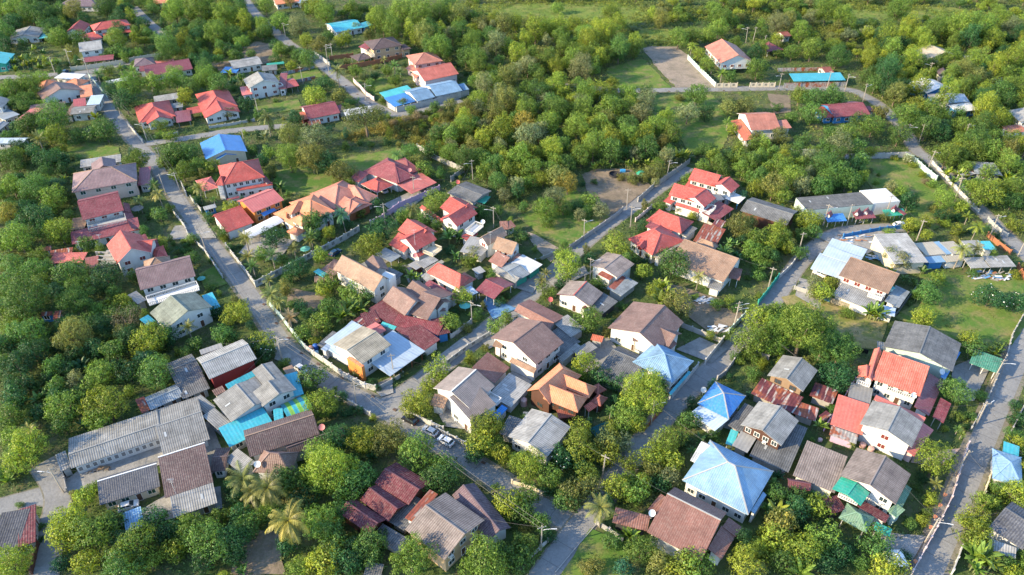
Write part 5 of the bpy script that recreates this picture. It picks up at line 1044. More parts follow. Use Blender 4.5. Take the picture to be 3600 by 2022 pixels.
def quads_mesh(name, C, Nn, S, mat, cv=None, asp=.6, rng=RNG):
    """leaf-sized four-cornered faces: centres C, normals Nn, sizes S"""
    n = len(C)
    Nn = Nn/np.maximum(1e-6, np.linalg.norm(Nn, axis=1, keepdims=True))
    r = rng.normal(size=(n, 3)); U = np.cross(Nn, r); U /= np.maximum(1e-6, np.linalg.norm(U, axis=1, keepdims=True)); V = np.cross(Nn, U)
    U = U*S[:, None]*.5; V = V*S[:, None]*.5*asp
    co = np.stack([C-U, C-V*1.0+U*.1, C+U, C+V*1.0+U*.1], 1).reshape(-1, 3)
    return raw_mesh(name, co, n, mat, cv)
def raw_mesh(name, co, n, mat, cv=None):
    me = bpy.data.meshes.new(name)
    me.vertices.add(n*4); me.vertices.foreach_set('co', co.astype(np.float32).ravel())
    me.loops.add(n*4); me.loops.foreach_set('vertex_index', np.arange(n*4, dtype=np.int32))
    me.polygons.add(n); me.polygons.foreach_set('loop_start', np.arange(0, n*4, 4, dtype=np.int32))
    if cv is not None:
        a = me.attributes.new('cv', 'FLOAT', 'FACE'); a.data.foreach_set('value', np.asarray(cv, dtype=np.float32))
    me.materials.append(mat); me.update(); me.validate()
    return me
def fib(n, rng):
    i = np.arange(n)+rng.random(); ph = i*2.399963; z = 1-2*(np.arange(n)+.5)/n
    r = np.sqrt(1-z*z); return np.stack([r*np.cos(ph), r*np.sin(ph), z], 1)
def crown_points(rng, R, H, nl, lump, clump, leaf, per, low=-.55, shape='round'):
    """leaf centres/normals for a crown of radius R and height H centred on the origin"""
    d = fib(nl, rng); d += rng.normal(scale=.22, size=d.shape); d /= np.linalg.norm(d, axis=1, keepdims=True)
    rad = rng.uniform(.42, .8, nl)
    Lc = d*rad[:, None]
    if shape == 'cone': Lc[:, :2] *= np.clip(.95-.55*Lc[:, 2:3], .15, 1.3)
    if shape == 'flat': Lc[:, 2] = np.where(Lc[:, 2] < 0, Lc[:, 2]*.4, Lc[:, 2])
    Lr = lump*rng.uniform(.5, 1.35, nl)
    keep = Lc[:, 2] > low; Lc, Lr = Lc[keep], Lr[keep]
    Lc = np.vstack([Lc, [[0, 0, .1]]]); Lr = np.append(Lr, .5)
    sc = np.array([R, R, H/2]); meanr = (R*R*H/2)**(1/3)
    CC, NN = [], []
    for c, r in zip(Lc, Lr):
        k = max(10, int(4*math.pi*(r*meanr)**2/(clump*clump*1.1)))
        u = fib(k, rng); u += rng.normal(scale=.12, size=u.shape); u /= np.linalg.norm(u, axis=1, keepdims=True)
        p = c+u*r*rng.uniform(.72, 1.22, (k, 1))
        dd = np.linalg.norm(p[:, None, :]-Lc[None], axis=2)-Lr[None]*.86
        ins = (dd < 0).sum(1) > 0
        ok = (~ins) | (rng.random(k) < .12)
        p, u = p[ok], u[ok]
        CC.append(p*sc); NN.append(u*.75+p/np.maximum(.2, np.linalg.norm(p, axis=1, keepdims=True))*.25+np.array([0, 0, .15]))
    C = np.vstack(CC); Nv = np.vstack(NN); Nv /= np.linalg.norm(Nv, axis=1, keepdims=True)
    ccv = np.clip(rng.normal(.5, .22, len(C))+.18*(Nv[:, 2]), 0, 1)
    m = len(C)
    Cr = np.repeat(C, per, 0); Nr = np.repeat(Nv, per, 0); cv = np.repeat(ccv, per)
    off = rng.normal(scale=clump*.42, size=Cr.shape)
    off -= Nr*np.sum(off*Nr, 1, keepdims=True)*.55
    bulge = -np.sum(off*off, 1, keepdims=True)/(clump*.62)+clump*.15
    P = Cr+off+Nr*bulge
    nn = Nr+off/clump*1.7+rng.normal(scale=.38, size=Cr.shape)
    S = leaf*rng.uniform(.65, 1.35, len(P))
    return P, nn, S, np.clip(cv+rng.normal(scale=.08, size=len(P)), 0, 1)
def trunk_mesh(rng, hbase, R, H, r0, limbs=5, mat=None):
    m = MB(); top = Vector((rng.normal()*.25, rng.normal()*.25, hbase+H*.25))
    m.tube([(0, 0, -.3), (top.x*.3, top.y*.3, hbase*.5), (top.x*.7, top.y*.7, hbase), tuple(top)], [r0*1.25, r0, r0*.8, r0*.45], 8)
    for i in range(limbs):
        a = 2*math.pi*(i+rng.random()*.6)/limbs
        s = Vector((top.x*.6, top.y*.6, hbase*rng.uniform(.7, .98)))
        e = Vector((math.cos(a)*R*.6, math.sin(a)*R*.6, hbase+H*rng.uniform(.25, .6)))
        mid = s.lerp(e, .5)+Vector((0, 0, -.08*R))
        m.tube([s, mid, e], [r0*.55, r0*.38, r0*.14], 6)
    return m.mesh('trunk', [mat or BARK])
KINDS = {   # kind: crown height / width, clear stem / width, lumps, lump size, low cut, shape
    'm': (.86, .10, 16, .40, -.62, 'round'), 'b': (.95, .16, 20, .33, -.7, 'round'), 'f': (.70, .16, 26, .27, -.5, 'flat'), 'c': (1.7, .08, 16, .40, -.95, 'cone'),
    's': (.72, .02, 9, .44, -.6, 'round'), 'x': (.40, .25, 26, .24, -.35, 'flat'), 'w': (.8, .14, 12, .40, -.6, 'round'), 'k': (1.15, .06, 16, .40, -.8, 'cone'), 't': (1.3, .25, 18, .34, -.8, 'round'), 'd': (.8, .14, 22, .3, -.5, 'round')}
LEAFSZ = {'m': (.85, .32, 15), 'b': (.8, .31, 14), 'f': (.5, .24, 12), 'c': (.5, .28, 9), 's': (.42, .24, 9), 'x': (.55, .26, 10), 'w': (.7, .32, 12), 'k': (.7, .28, 13), 't': (.75, .31, 13), 'd': (.8, .16, 9)}
SIZES = [1.0, 1.7, 2.7, 4.2, 6.6, 9.5]
CROWN = {}
def crown_get(kind, R):
    si = min(range(len(SIZES)), key=lambda i: abs(math.log(R/SIZES[i])))
    var = random.randrange(3 if SIZES[si] > 1.5 else 2)
    key = (kind, si, var)
    if key not in CROWN:
        rng = np.random.default_rng(ord(kind)*131+si*17+var*7)
        hw, clear, nl, lump, low, shp = KINDS[kind]; clump, leaf, per = LEAFSZ[kind]
        r = SIZES[si]; H = 2*r*hw
        q = {0: .55, 1: .72}.get(si, 1.0 if si < 5 else 1.25)
        P, nn, S, cv = crown_points(rng, r, H, max(7, int(nl*(.6 if si == 0 else .8 if si == 1 else 1 if si < 4 else 1.5))), lump*(1.15 if si < 2 else 1 if si < 4 else .82), clump*q, leaf*q, per, low, shp)
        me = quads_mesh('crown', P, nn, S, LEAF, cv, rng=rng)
        tr = trunk_mesh(rng, 2*r*clear+H*.18, r, H, max(.06, r*.055))
        fl = None
        if kind == 'w':
            sel = (nn[:, 2] > .0) & (rng.random(len(P)) < .02)
            nrm = nn[sel]/np.linalg.norm(nn[sel], axis=1, keepdims=True)
            fl = quads_mesh('blossom', P[sel]+nrm*.12, nrm+rng.normal(scale=.3, size=nrm.shape), S[sel]*.9, FLOWER, None, .9, rng)
        CROWN[key] = (me, tr, fl, r, H, 2*r*clear+H*.5)
    return CROWN[key]
GREEN = dict(lime=(.190, .250, .034), bright=(.130, .212, .038), mid=(.078, .160, .038), dark=(.034, .102, .036), teal=(.030, .105, .060), olive=(.158, .178, .050), grey=(.165, .200, .100), gold=(.23, .21, .045), tan=(.22, .19, .12))
GWORD = dict(lime='yellow-green', bright='bright green', mid='green', dark='dark green', teal='blue-green', olive='olive', grey='grey-green', gold='yellowish', tan='dry tan')
SHAPE = dict(m='round', b='lumpy', f='feathery', c='columnar', s='low', x='spreading', w='white-flowered', k='conical', t='slim', d='bare-topped')
NAMES = dict(m='mango_tree', b='leafy_tree', f='feathery_tree', c='columnar_tree', s='shrub', x='spreading_tree', w='frangipani_tree', k='conical_tree', t='slender_tree', p='coconut_palm', a='garden_palm', n='banana_plant', d='bare_tree')
AUTO = []           # (object, description, photo x, photo y, group)
PLANTS = []         # (x, y, radius) already standing
def tint(c, j=.26):
    k = random.uniform(1-j, 1+j); h = random.uniform(-.06, .06)
    return (c[0]*k*(1+h*1.5), c[1]*k, c[2]*k*(1-h), 1)
def size_word(w): return 'small' if w < 4.2 else 'middling' if w < 7.5 else 'large' if w < 12 else 'huge'
def plant_tree(kind, gx, gy, w, colr, desc_extra='', group=None, hk=1.0):
    me, tr, fl, r, H, zc = crown_get(kind, w/2)
    s = w/2/r
    root = empty(NAMES[kind], (gx, gy, 0), None, NAMES[kind].replace('_', ' ') if kind in 'swnpa' else 'tree', group, random.uniform(0, 6.28))
    sz = s*random.uniform(.92, 1.1)*hk
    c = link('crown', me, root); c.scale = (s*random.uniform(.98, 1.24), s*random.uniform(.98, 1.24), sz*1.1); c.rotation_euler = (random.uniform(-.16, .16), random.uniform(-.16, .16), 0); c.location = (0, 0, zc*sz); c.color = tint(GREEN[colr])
    if kind != 's':
        t = link('trunk', tr, root); t.scale = (s, s, sz)
    if fl is not None:
        f = link('blossom', fl, root); f.scale = c.scale; f.location = c.location; f.rotation_euler = c.rotation_euler
    PLANTS.append((gx, gy, w/2))
    ix, iy = IMG((gx, gy, zc*sz))
    noun = 'shrub' if kind == 's' else 'tree'
    AUTO.append((root, f"{size_word(w) if kind != 's' else ''} {GWORD[colr]} {SHAPE[kind]} {noun}".strip(), ix, iy, group or (NAMES[kind].replace('_', ' ')+'s around the village')))
    return root
def frond(m_co, cvs, rng, base, yaw, pitch, length, width, nseg, droop, leaflets=True):
    p = np.array(base, float); d = np.array([math.cos(yaw)*math.cos(pitch), math.sin(yaw)*math.cos(pitch), math.sin(pitch)])
    side = np.array([-math.sin(yaw), math.cos(yaw), 0.0]); step = length/nseg
    c0 = rng.uniform(.25, .95)
    for i in range(nseg):
        q = p+d*step; t = (i+.5)/nseg
        upv = np.cross(d, side)*-1
        wl = width*(math.sin(math.pi*min(1, .12+t*.86))**.7)
        if leaflets:
            for sgn in (-1, 1):
                for h in (.15, .65):
                    b = p+d*step*h; tip = b+side*sgn*wl+d*wl*.55-np.array([0, 0, wl*(.35+.3*t)])+rng.normal(scale=.05, size=3)
                    e = d*step*.26
                    m_co.append([b-e*.5, b+e, tip+e*.25, tip-e*.15]); cvs.append(c0)
            a = side*.035; m_co.append([p-a, p+a, q+a*.8, q-a*.8]); cvs.append(.9)
        else:
            w0 = width*(math.sin(math.pi*(.08+.9*i/nseg))**.6); w1 = width*(math.sin(math.pi*(.08+.9*(i+1)/nseg))**.6) if i < nseg-1 else .04
            dip = np.array([0, 0, -.22])
            for sgn in (-1, 1):
                m_co.append([p, q, q+side*sgn*w1+dip*w1, p+side*sgn*w0+dip*w0]); cvs.append(c0)
        p = q; d = d+np.array([0, 0, -droop*(.4+t)]); d /= np.linalg.norm(d)
PALMS = {}
def palm_get(kind):
    var = random.randrange(3); key = (kind, var)
    if key in PALMS: return PALMS[key]
    rng = np.random.default_rng(ord(kind)*77+var); co = []; cvs = []
    if kind == 'p':     # spread 8, stem 9
        n = 24; ht = 8.5
        for i in range(n):
            lay = i/n; frond(co, cvs, rng, (0, 0, ht), i*2.4+rng.normal()*.15, 1.15-1.75*lay+rng.normal()*.22, 4.4*rng.uniform(.7, 1.12), .8, 12, .10+.05*lay+rng.uniform(0, .05))
        nm = 'fronds'; m = MB(); b = rng.normal(scale=.5, size=2)
        m.tube([(b[0], b[1], -.3), (b[0]*.45, b[1]*.45, ht*.35), (b[0]*.1, b[1]*.1, ht*.7), (0, 0, ht+.1)], [.26, .18, .15, .14], 8)
        for k in range(7):
            a = k*.9; m.lathe((math.cos(a)*.28, math.sin(a)*.28, ht-.45), [(.02, -.16), (.13, -.06), (.13, .06), (.02, .16)], 6)
        tm = m.mesh('trunk', [PBARK])
    elif kind == 'a':   # spread 4, stem 3.5
        n = 15; ht = 3.6
        for i in range(n):
            lay = i/n; frond(co, cvs, rng, (0, 0, ht), i*2.4+rng.normal()*.2, 1.25-1.35*lay, 2.3*rng.uniform(.85, 1.1), .5, 9, .12+.04*lay)
        m = MB(); m.tube([(0, 0, -.3), (.06, 0, ht*.5), (0, 0, ht)], [.17, .13, .1], 8); tm = m.mesh('trunk', [PBARK])
    else:               # banana clump, spread 4
        m = MB(); ht = 1.6
        for s in range(3):
            bx, by = rng.normal(scale=.55, size=2); h = rng.uniform(1.3, 2.2)
            m.tube([(bx, by, -.2), (bx, by, h)], [.16, .11], 7)
            for i in range(7):
                frond(co, cvs, rng, (bx, by, h), i*2.4+rng.normal()*.3, rng.uniform(.45, 1.3), rng.uniform(1.7, 2.6), .34, 6, .17, False)
        tm = m.mesh('stem', [STEM])
    co = np.array(co).reshape(-1, 3)
    me = raw_mesh('fronds' if kind != 'n' else 'leaves', co, len(cvs), PALM, cvs)
    PALMS[key] = (me, tm, ht, {'p': 8.2, 'a': 4.2, 'n': 4.2}[kind])
    return PALMS[key]
def plant_palm(kind, gx, gy, w, colr, group=None):
    me, tm, ht, spread = palm_get(kind); s = w/spread
    root = empty(NAMES[kind], (gx, gy, 0), None, {'p': 'palm', 'a': 'palm', 'n': 'banana plant'}[kind], group, random.uniform(0, 6.28))
    c = link('fronds' if kind != 'n' else 'leaves', me, root); c.scale = (s,)*3; c.color = tint(GREEN[colr])
    t = link('trunk' if kind != 'n' else 'stem', tm, root); t.scale = (s,)*3
    PLANTS.append((gx, gy, w/2*.7)); ix, iy = IMG((gx, gy, ht*s))
    AUTO.append((root, f"{size_word(w)} {GWORD[colr]} {dict(p='coconut palm', a='bushy garden palm', n='banana plant')[kind]}", ix, iy, group or dict(p='coconut palms', a='garden palms', n='banana plants')[kind]))
    return root
def tree(kind, x, y, w, colr='mid', hk=1.0):
    """crown centre and width as picture units"""
    z = 4.0
    for _ in range(4):
        p = G(x, y, z); sx, sy = src(x, y)
        ppm = FPX/((p-cam.location).dot(FWD)); wm = w*CTX[2]/ppm
        if kind in KINDS:
            hw, clear = KINDS[kind][:2]; z = (wm*clear+wm*hw*.5)*hk
        else: z = wm*{'p': 8.5/8.2, 'a': 3.6/4.2, 'n': .55}[kind]
    if kind in KINDS: return plant_tree(kind, p.x, p.y, max(1.2, wm), colr, hk=hk)
    return plant_palm(kind, p.x, p.y, wm, colr)
CW = dict(l='lime', b='bright', m='mid', d='dark', t='teal', o='olive', g='grey', y='gold', n='tan')
def grove(c, r, text):
    K(c, r)
    for it in text.replace('\n', ';').split(';'):
        it = it.split()
        if len(it) >= 4: tree(it[0], float(it[1]), float(it[2]), float(it[3]), CW[it[4]] if len(it) > 4 else 'mid', float(it[5]) if len(it) > 5 else 1.0)
grove(0, 0, '''b 140 90 190 b; b 300 120 220 m; m 150 230 180 d; m 400 180 190 m; b 740 100 210 o; m 230 430 115 m; m 590 380 190 b; s 690 400 100 b; m 790 390 170 m; m 1170 400 250 b; m 1450 230 150 d
b 1680 470 240 m; b 2170 300 260 b; k 1990 370 150 d; m 1900 540 140 l; b 2060 590 180 d; m 2190 600 120 m; b 720 530 150 o; m 1160 520 140 m; m 1290 540 110 m; m 1390 530 110 b; m 1080 700 130 b
a 980 740 120 m; a 1210 690 120 b; a 1330 710 130 b; b 1110 880 180 d; b 1300 850 270 b; b 1560 840 240 b; b 1750 760 250 b; m 1900 850 210 m; b 2060 780 260 b; b 2200 840 240 m; t 1850 960 160 l
b 1250 1010 250 d; m 550 1170 330 m; m 270 1270 200 m; b 570 1350 230 l; m 780 1360 180 m; m 1050 1300 270 m; n 950 1170 120 l; a 180 1340 100 m; a 390 1400 190 o; b 130 900 220 b; b 280 840 280 b; b 420 800 180 b
m 1620 1260 150 b; w 2300 1130 130 g; b 2480 1050 150 d; b 2000 80 300 b; b 1750 100 250 b; b 2250 130 260 b; b 1050 60 250 m; b 60 430 130 d; s 1700 1370 140 b; n 330 480 110 b; n 420 520 100 d; b 2380 560 140 m; m 2530 540 110 m; t 1250 560 90 b
n 120 620 110 l; n 200 580 110 l; n 280 560 110 b; n 350 600 120 l; n 430 590 110 l; n 500 640 110 b; n 250 640 110 l; n 160 690 110 b; n 580 620 110 b; n 380 670 110 b; n 2400 780 130 m; n 2300 720 110 l; n 2350 820 120 m; m 1050 560 100 m''')
grove(1, 0, '''b 90 60 170 b; b 240 220 190 b; b 430 240 260 g; m 60 320 170 m; b 240 490 160 b; b 520 590 200 m; m 430 540 170 m; m 360 660 120 l; b 500 400 150 l; b 640 420 160 o; b 720 370 130 m; b 850 400 140 l; t 920 370 120 l; m 1000 270 100 g; b 700 120 240 b; b 980 80 180 b
b 1130 340 130 o; b 1370 260 260 b; b 1450 100 260 b; b 1650 130 300 b; b 1830 110 240 b; b 1950 60 220 m; t 1660 350 90 g; b 1850 470 280 b; b 2060 330 220 m; b 2180 420 250 b; b 2230 580 260 b; b 2350 340 180 m; m 2240 780 170 l; b 2370 840 200 b; b 2240 1010 220 l; b 2120 1080 180 o; t 2490 220 130 g
p 815 700 190 o; m 680 840 200 d; m 600 990 240 l; m 560 900 150 d; m 850 950 150 o; b 400 1180 160 d; p 110 1170 220 o; x 1100 1180 480 o; b 330 1350 260 o; b 620 1370 280 g; b 1000 700 130 b; m 1090 780 120 o; b 1310 700 120 b; a 1390 660 130 m; a 1450 720 110 m; b 1150 860 130 m; b 1400 800 130 b; b 1200 760 100 d; w 1470 1030 110 g; s 1270 1000 80 b
a 1290 600 90 o; a 1030 1010 70 m; n 900 1060 90 l; b 2110 560 220 m; b 1560 1110 120 b; b 1800 1080 120 m; b 1950 1060 130 o; s 1460 1050 110 m; b 2420 1330 260 l; b 2280 1410 220 l; n 100 1360 130 g''')
grove(2, 0, '''m 470 75 130 b; b 350 280 220 b; b 620 230 180 l; b 750 380 260 b; t 350 420 120 g; t 520 430 160 b; b 220 530 160 b; b 160 660 200 g; b 640 560 240 b; b 820 520 220 b; b 1080 480 260 m; b 1230 480 200 b; b 700 680 280 g; b 1000 130 250 l; b 1050 230 200 l; m 1610 170 110 l; s 1230 290 90 g; t 2120 170 150 b
b 2080 270 200 b; b 1680 370 200 b; b 1800 340 180 b; b 1980 330 200 b; p 1810 460 130 l; m 1870 540 150 l; b 1960 640 170 b; a 2010 690 80 m; a 2110 740 130 b; b 2190 760 140 m; m 2470 690 230 b; b 2440 540 180 d; b 2250 420 160 b; b 680 850 180 b; b 860 900 240 l; b 1010 830 140 l; m 1860 930 220 m 1.25; s 1690 980 100 o
b 1770 1130 210 g; m 1950 1130 190 d; m 2180 1060 200 o; m 2330 1060 220 o; s 1530 1120 90 g; b 340 1000 200 g; b 460 1100 280 b; b 700 1080 280 b; b 950 1100 260 b; b 1150 1080 220 b; b 1300 1140 230 g; b 1150 1250 260 m; b 900 1250 260 b; b 650 1280 280 b; b 1450 1250 260 b; b 1600 1330 240 b; b 1300 1370 240 l; b 1000 1390 240 l; b 350 1250 260 b; b 120 1230 260 y; b 150 1370 280 g
a 2170 1230 110 b; m 2220 1290 140 l; b 2470 1390 150 o; b 150 870 160 b; b 480 860 140 m; b 1350 900 130 m; b 2100 480 150 d''')
grove(3, 0, '''b 120 220 240 g; b 340 300 240 b; b 600 80 280 b; b 750 140 230 b; b 430 170 150 g; b 830 220 160 b; b 250 510 170 b; b 440 490 210 b; b 630 470 180 b; m 700 570 230 m; m 1040 450 150 l; m 830 460 90 l; b 1420 270 230 l; b 1300 100 260 b; b 1700 300 260 b; b 1900 270 320 b; b 2100 280 320 b; b 2350 220 260 b; b 2450 300 240 g; n 1210 470 110 l; n 1300 430 120 l; n 1400 460 110 l; n 1500 410 120 l
n 1290 380 100 l; n 1560 400 110 b; b 1530 630 180 b; b 1700 620 180 b; b 1270 640 230 m; b 1020 750 170 m; b 1310 790 180 l; b 1080 840 180 m; b 1540 880 100 m; b 1290 940 220 o; b 1520 1050 240 l; b 1950 690 260 o; b 2110 790 240 o; b 2350 920 240 m; b 2480 880 250 b; b 2250 620 150 b; b 2460 620 200 b; m 2440 520 90 l; d 2160 530 140 n
b 320 950 190 l; b 480 970 240 m; b 640 960 240 m; b 720 1010 160 d; m 450 1130 250 m; s 90 1080 100 m; m 110 1360 180 o; m 350 1410 160 m; b 240 1180 140 m; b 650 1330 170 m; b 810 1330 260 b; b 1060 1250 230 b; b 1130 1130 150 o; b 1400 1140 260 b; b 1650 1100 260 b; b 1330 1330 240 m; b 1600 1280 240 m; b 1740 1320 200 d; b 1960 1270 220 b; m 1930 1150 160 m; b 2330 1190 220 l; b 2280 1330 150 m; b 2130 1400 200 b; b 2450 1400 200 b; b 930 1200 200 m; m 1750 1180 180 b''')
grove(0, 1, '''b 100 130 230 m; b 330 80 180 d; b 480 160 220 d; b 640 150 160 d; b 110 400 260 b; b 350 430 320 m; b 600 200 120 m; b 540 550 250 b; b 70 680 220 y; b 370 720 330 d; m 600 870 310 l; b 180 930 330 b; b 500 660 160 b; n 650 340 110 l; m 120 1180 260 m; m 350 1240 280 m; b 100 1350 220 m; m 690 1300 330 m; m 1080 1330 340 d; b 180 1400 200 b; b 410 1390 200 b; b 870 1010 170 m; b 690 700 110 d; b 760 1080 90 o
b 1370 140 230 b; m 1760 100 280 m; b 1900 90 240 m; b 1830 260 220 b; m 1990 230 200 m; m 2130 220 180 l; p 1590 500 190 o; p 1390 560 150 o; a 1550 420 150 m; b 1700 640 110 m; p 2000 440 190 o; b 2000 560 120 d; m 2330 640 160 l; m 2230 880 150 m; m 2110 750 120 d; s 2260 940 90 l; m 1930 960 110 b; s 1850 980 70 b; s 1870 1020 60 m; s 1790 1060 70 d; s 1780 1090 60 o; s 1850 1080 70 m; s 1910 1060 60 m; s 1740 1000 60 m
b 1930 1140 160 m; a 2470 950 200 o; a 2490 1130 180 o; a 2540 1230 160 m; b 1450 870 120 m; b 1600 700 150 m; a 2150 560 90 m; m 1350 1320 160 m; b 2540 60 120 m; w 2440 430 60 g; b 1650 180 170 b''')
grove(1, 1, '''b 330 120 300 b; b 560 120 320 o; b 720 170 260 d; m 830 300 250 o; b 960 300 100 b; b 130 80 140 b; b 60 160 160 d; n 600 220 190 g; n 680 200 130 t; p 1420 110 150 m; m 1560 80 190 m; b 1620 160 160 o; b 1700 250 190 b; b 1850 300 130 m; a 1480 150 110 m; b 1750 60 180 m; b 1950 80 200 b; b 2100 100 220 o; b 2250 130 240 b; b 2200 50 200 o; b 2400 200 220 m; b 2430 70 200 b; b 2430 370 220 m; b 2500 500 150 g
b 2290 280 170 b; m 1800 560 250 b; b 560 780 210 m 1.3; p 700 730 170 t; p 860 700 220 t; w 180 930 270 d; m 1210 600 140 d; m 1050 700 100 b; b 740 890 140 l; b 650 560 80 m; a 160 1120 190 m; a 380 1050 150 o; a 550 930 190 m; a 540 980 150 o; b 60 1100 170 b; b 250 1150 130 m; a 130 1370 150 o; m 420 1250 250 d; b 650 1120 170 b; b 320 1340 130 m; m 1140 1010 300 l; x 1290 840 330 d; b 1220 950 200 d; p 1570 650 190 o; m 1690 760 190 m; b 1500 720 180 b
m 1460 740 120 d; m 1820 820 140 m; n 1930 930 200 m; n 2030 900 180 m; n 1950 870 150 m; n 2010 1110 140 m; m 2190 1100 150 o; m 2130 1180 130 b; n 2210 1170 120 l; s 1940 1070 100 d; s 2340 1310 100 b; n 1560 1310 140 b; n 1620 1340 140 b; m 730 1400 230 b; s 1480 1260 120 b; n 2080 520 130 b; n 2140 570 120 b; n 1960 520 90 b; b 2260 680 150 m; b 2420 680 140 m; n 2250 700 120 m; b 910 800 120 d; m 1270 680 110 d; n 240 430 150 m; m 480 530 90 m''')
grove(2, 1, '''b 80 120 260 b; b 200 250 220 b; b 120 60 220 l; m 250 290 160 o; m 480 340 260 o; m 560 400 240 y; m 170 380 160 b; b 440 520 240 g; m 340 640 230 b 1.2; b 60 480 160 d; b 120 630 120 m; m 520 650 160 b; b 350 770 150 b; m 680 720 140 g; m 900 670 190 g; m 790 570 180 b; m 780 680 140 m; m 660 620 130 d; n 830 220 110 b; n 920 190 120 b; n 1060 180 100 m; n 1150 190 100 b; n 1220 180 110 b; n 1350 180 120 b; n 1430 160 110 m; n 1560 110 180 l; n 1650 110 180 l; n 1730 100 170 l; n 1500 150 120 b; n 990 220 90 m
m 1430 290 190 o; s 1210 350 140 o; s 1310 330 130 o; s 1100 330 90 o; m 1440 380 90 g; m 1920 220 160 b; b 2080 200 190 b; b 2300 130 170 b; b 2420 180 260 b; b 2480 330 200 m; m 2480 450 200 l; b 2320 250 200 b; b 2150 280 120 m; m 1050 1000 310 l; m 560 1200 300 l 1.15; m 510 1120 200 b; s 1500 620 150 b; m 1700 650 80 o 1.3; m 1820 720 110 l; m 1610 1200 330 m; m 1310 1280 190 l; b 1220 1150 130 m; b 1390 1110 120 o; n 1540 1420 180 l; n 1470 1400 130 l; p 1880 1330 180 o; p 300 1370 160 o; m 500 1410 150 d; m 780 1150 140 d; m 2280 830 260 o; b 2360 800 180 m; b 2480 950 220 b; b 2420 1060 200 b; n 2150 1080 200 m; n 2200 1000 150 m; n 2250 1130 150 d
b 2350 900 150 o; b 2540 1100 160 m; m 60 930 190 m; s 710 400 60 d; b 240 90 130 l; m 2480 1320 120 m; s 830 380 70 m; m 1330 1180 90 d; m 1770 350 110 b; b 1000 60 260 m; b 700 100 240 b; b 560 180 200 m; b 1350 40 260 m; b 1250 90 180 g; a 340 1300 120 o; m 860 1400 150 m''')
grove(3, 1, '''b 100 230 260 b; b 250 330 260 b; b 60 420 280 o; m 130 500 220 b; b 330 200 200 b; b 420 300 200 g; m 500 430 250 m; b 60 100 180 b; b 560 200 320 m; b 700 280 300 m; b 600 350 260 m; b 800 350 240 m; b 860 230 200 d; m 1030 80 130 l; s 920 130 60 l; s 1280 140 70 l; w 1410 140 110 g; m 1240 430 140 g; m 1350 470 150 b; s 1090 390 60 b; s 1030 270 60 g; s 1110 310 50 b; s 1460 210 80 l; s 1550 310 70 l; s 1600 380 90 n; m 1660 400 90 b; t 1770 530 210 b; m 1940 640 170 l; m 1430 820 190 l; m 1590 790 130 l; m 1590 920 150 l; m 1900 860 130 l; s 1790 790 120 l; b 1800 120 260 b; b 1950 120 220 b; b 2050 60 260 b; b 2250 60 250 b; b 2420 70 250 o
n 1830 270 140 l; n 1920 290 140 l; n 1990 310 120 l; n 1870 370 150 b; m 2200 290 180 b; b 2180 480 320 l; b 2080 420 200 b; b 2330 450 200 l; n 2430 330 190 l; n 2470 380 150 b; b 2530 230 170 b; p 2110 830 190 l; p 1960 1050 240 o; p 2100 1050 190 o; a 2010 730 110 l; m 2470 820 160 l; s 2450 740 80 b; m 410 760 230 l 1.15; m 440 880 170 m; b 90 900 250 l; b 40 990 200 l; b 210 1030 140 l 1.2; b 330 1100 150 m; b 120 830 150 l; b 60 1130 130 d; f 1250 1100 190 g 1.2; f 1330 1190 220 g; m 460 1380 160 g; m 600 1400 160 l; n 1560 1250 120 m; m 1710 1340 160 l; m 1650 1420 180 m; n 1380 1360 120 m; n 1240 1290 130 l; n 1450 1380 120 b; b 1140 1280 120 m; m 1810 700 100 o; m 1170 740 110 o; s 1230 890 120 b
s 2050 1290 100 m; s 2480 1310 100 l; b 1420 570 200 d; b 1750 720 150 d; s 1900 740 100 d; s 1690 640 120 o; b 2440 200 130 m''')
grove(0, 2, '''b 260 110 480 m; f 750 150 400 m; m 980 230 180 b; m 1130 250 160 b; m 1240 150 200 l; m 1300 240 200 m; n 1060 150 150 l; b 150 250 260 b; m 230 450 380 m; m 740 450 420 o; d 1260 320 330 n; b 1230 440 200 o; m 1500 510 360 l; m 1620 480 260 m; m 1700 520 200 d; b 60 560 260 d; b 560 790 220 m; b 690 800 200 d; n 810 780 200 d; n 930 660 160 m; m 1010 850 300 b; m 1300 860 260 d; m 1560 870 380 m; b 760 930 180 g; b 560 980 220 m; m 640 1180 360 b; m 1080 1170 440 l; b 560 1080 180 d; n 370 1010 150 m; n 360 1110 180 m; b 260 960 220 d; b 150 1100 240 d; b 90 1290 260 b; n 270 1380 160 b; d 390 1400 120 n; b 620 1360 260 m; m 1000 1340 260 b; n 850 1370 150 d; m 2370 240 270 l; b 2240 470 240 m; m 2160 250 140 d; a 1890 400 190 o; b 1960 560 160 m; b 2340 530 140 m; w 2570 600 200 d; b 1870 640 140 m; m 2550 760 100 d
b 330 640 300 d; b 160 780 300 d; b 420 560 180 m; b 60 60 180 b; b 1140 620 240 m; b 960 600 220 d; s 200 1180 160 d; s 300 1240 140 m; b 120 980 200 d; b 480 900 160 d''')
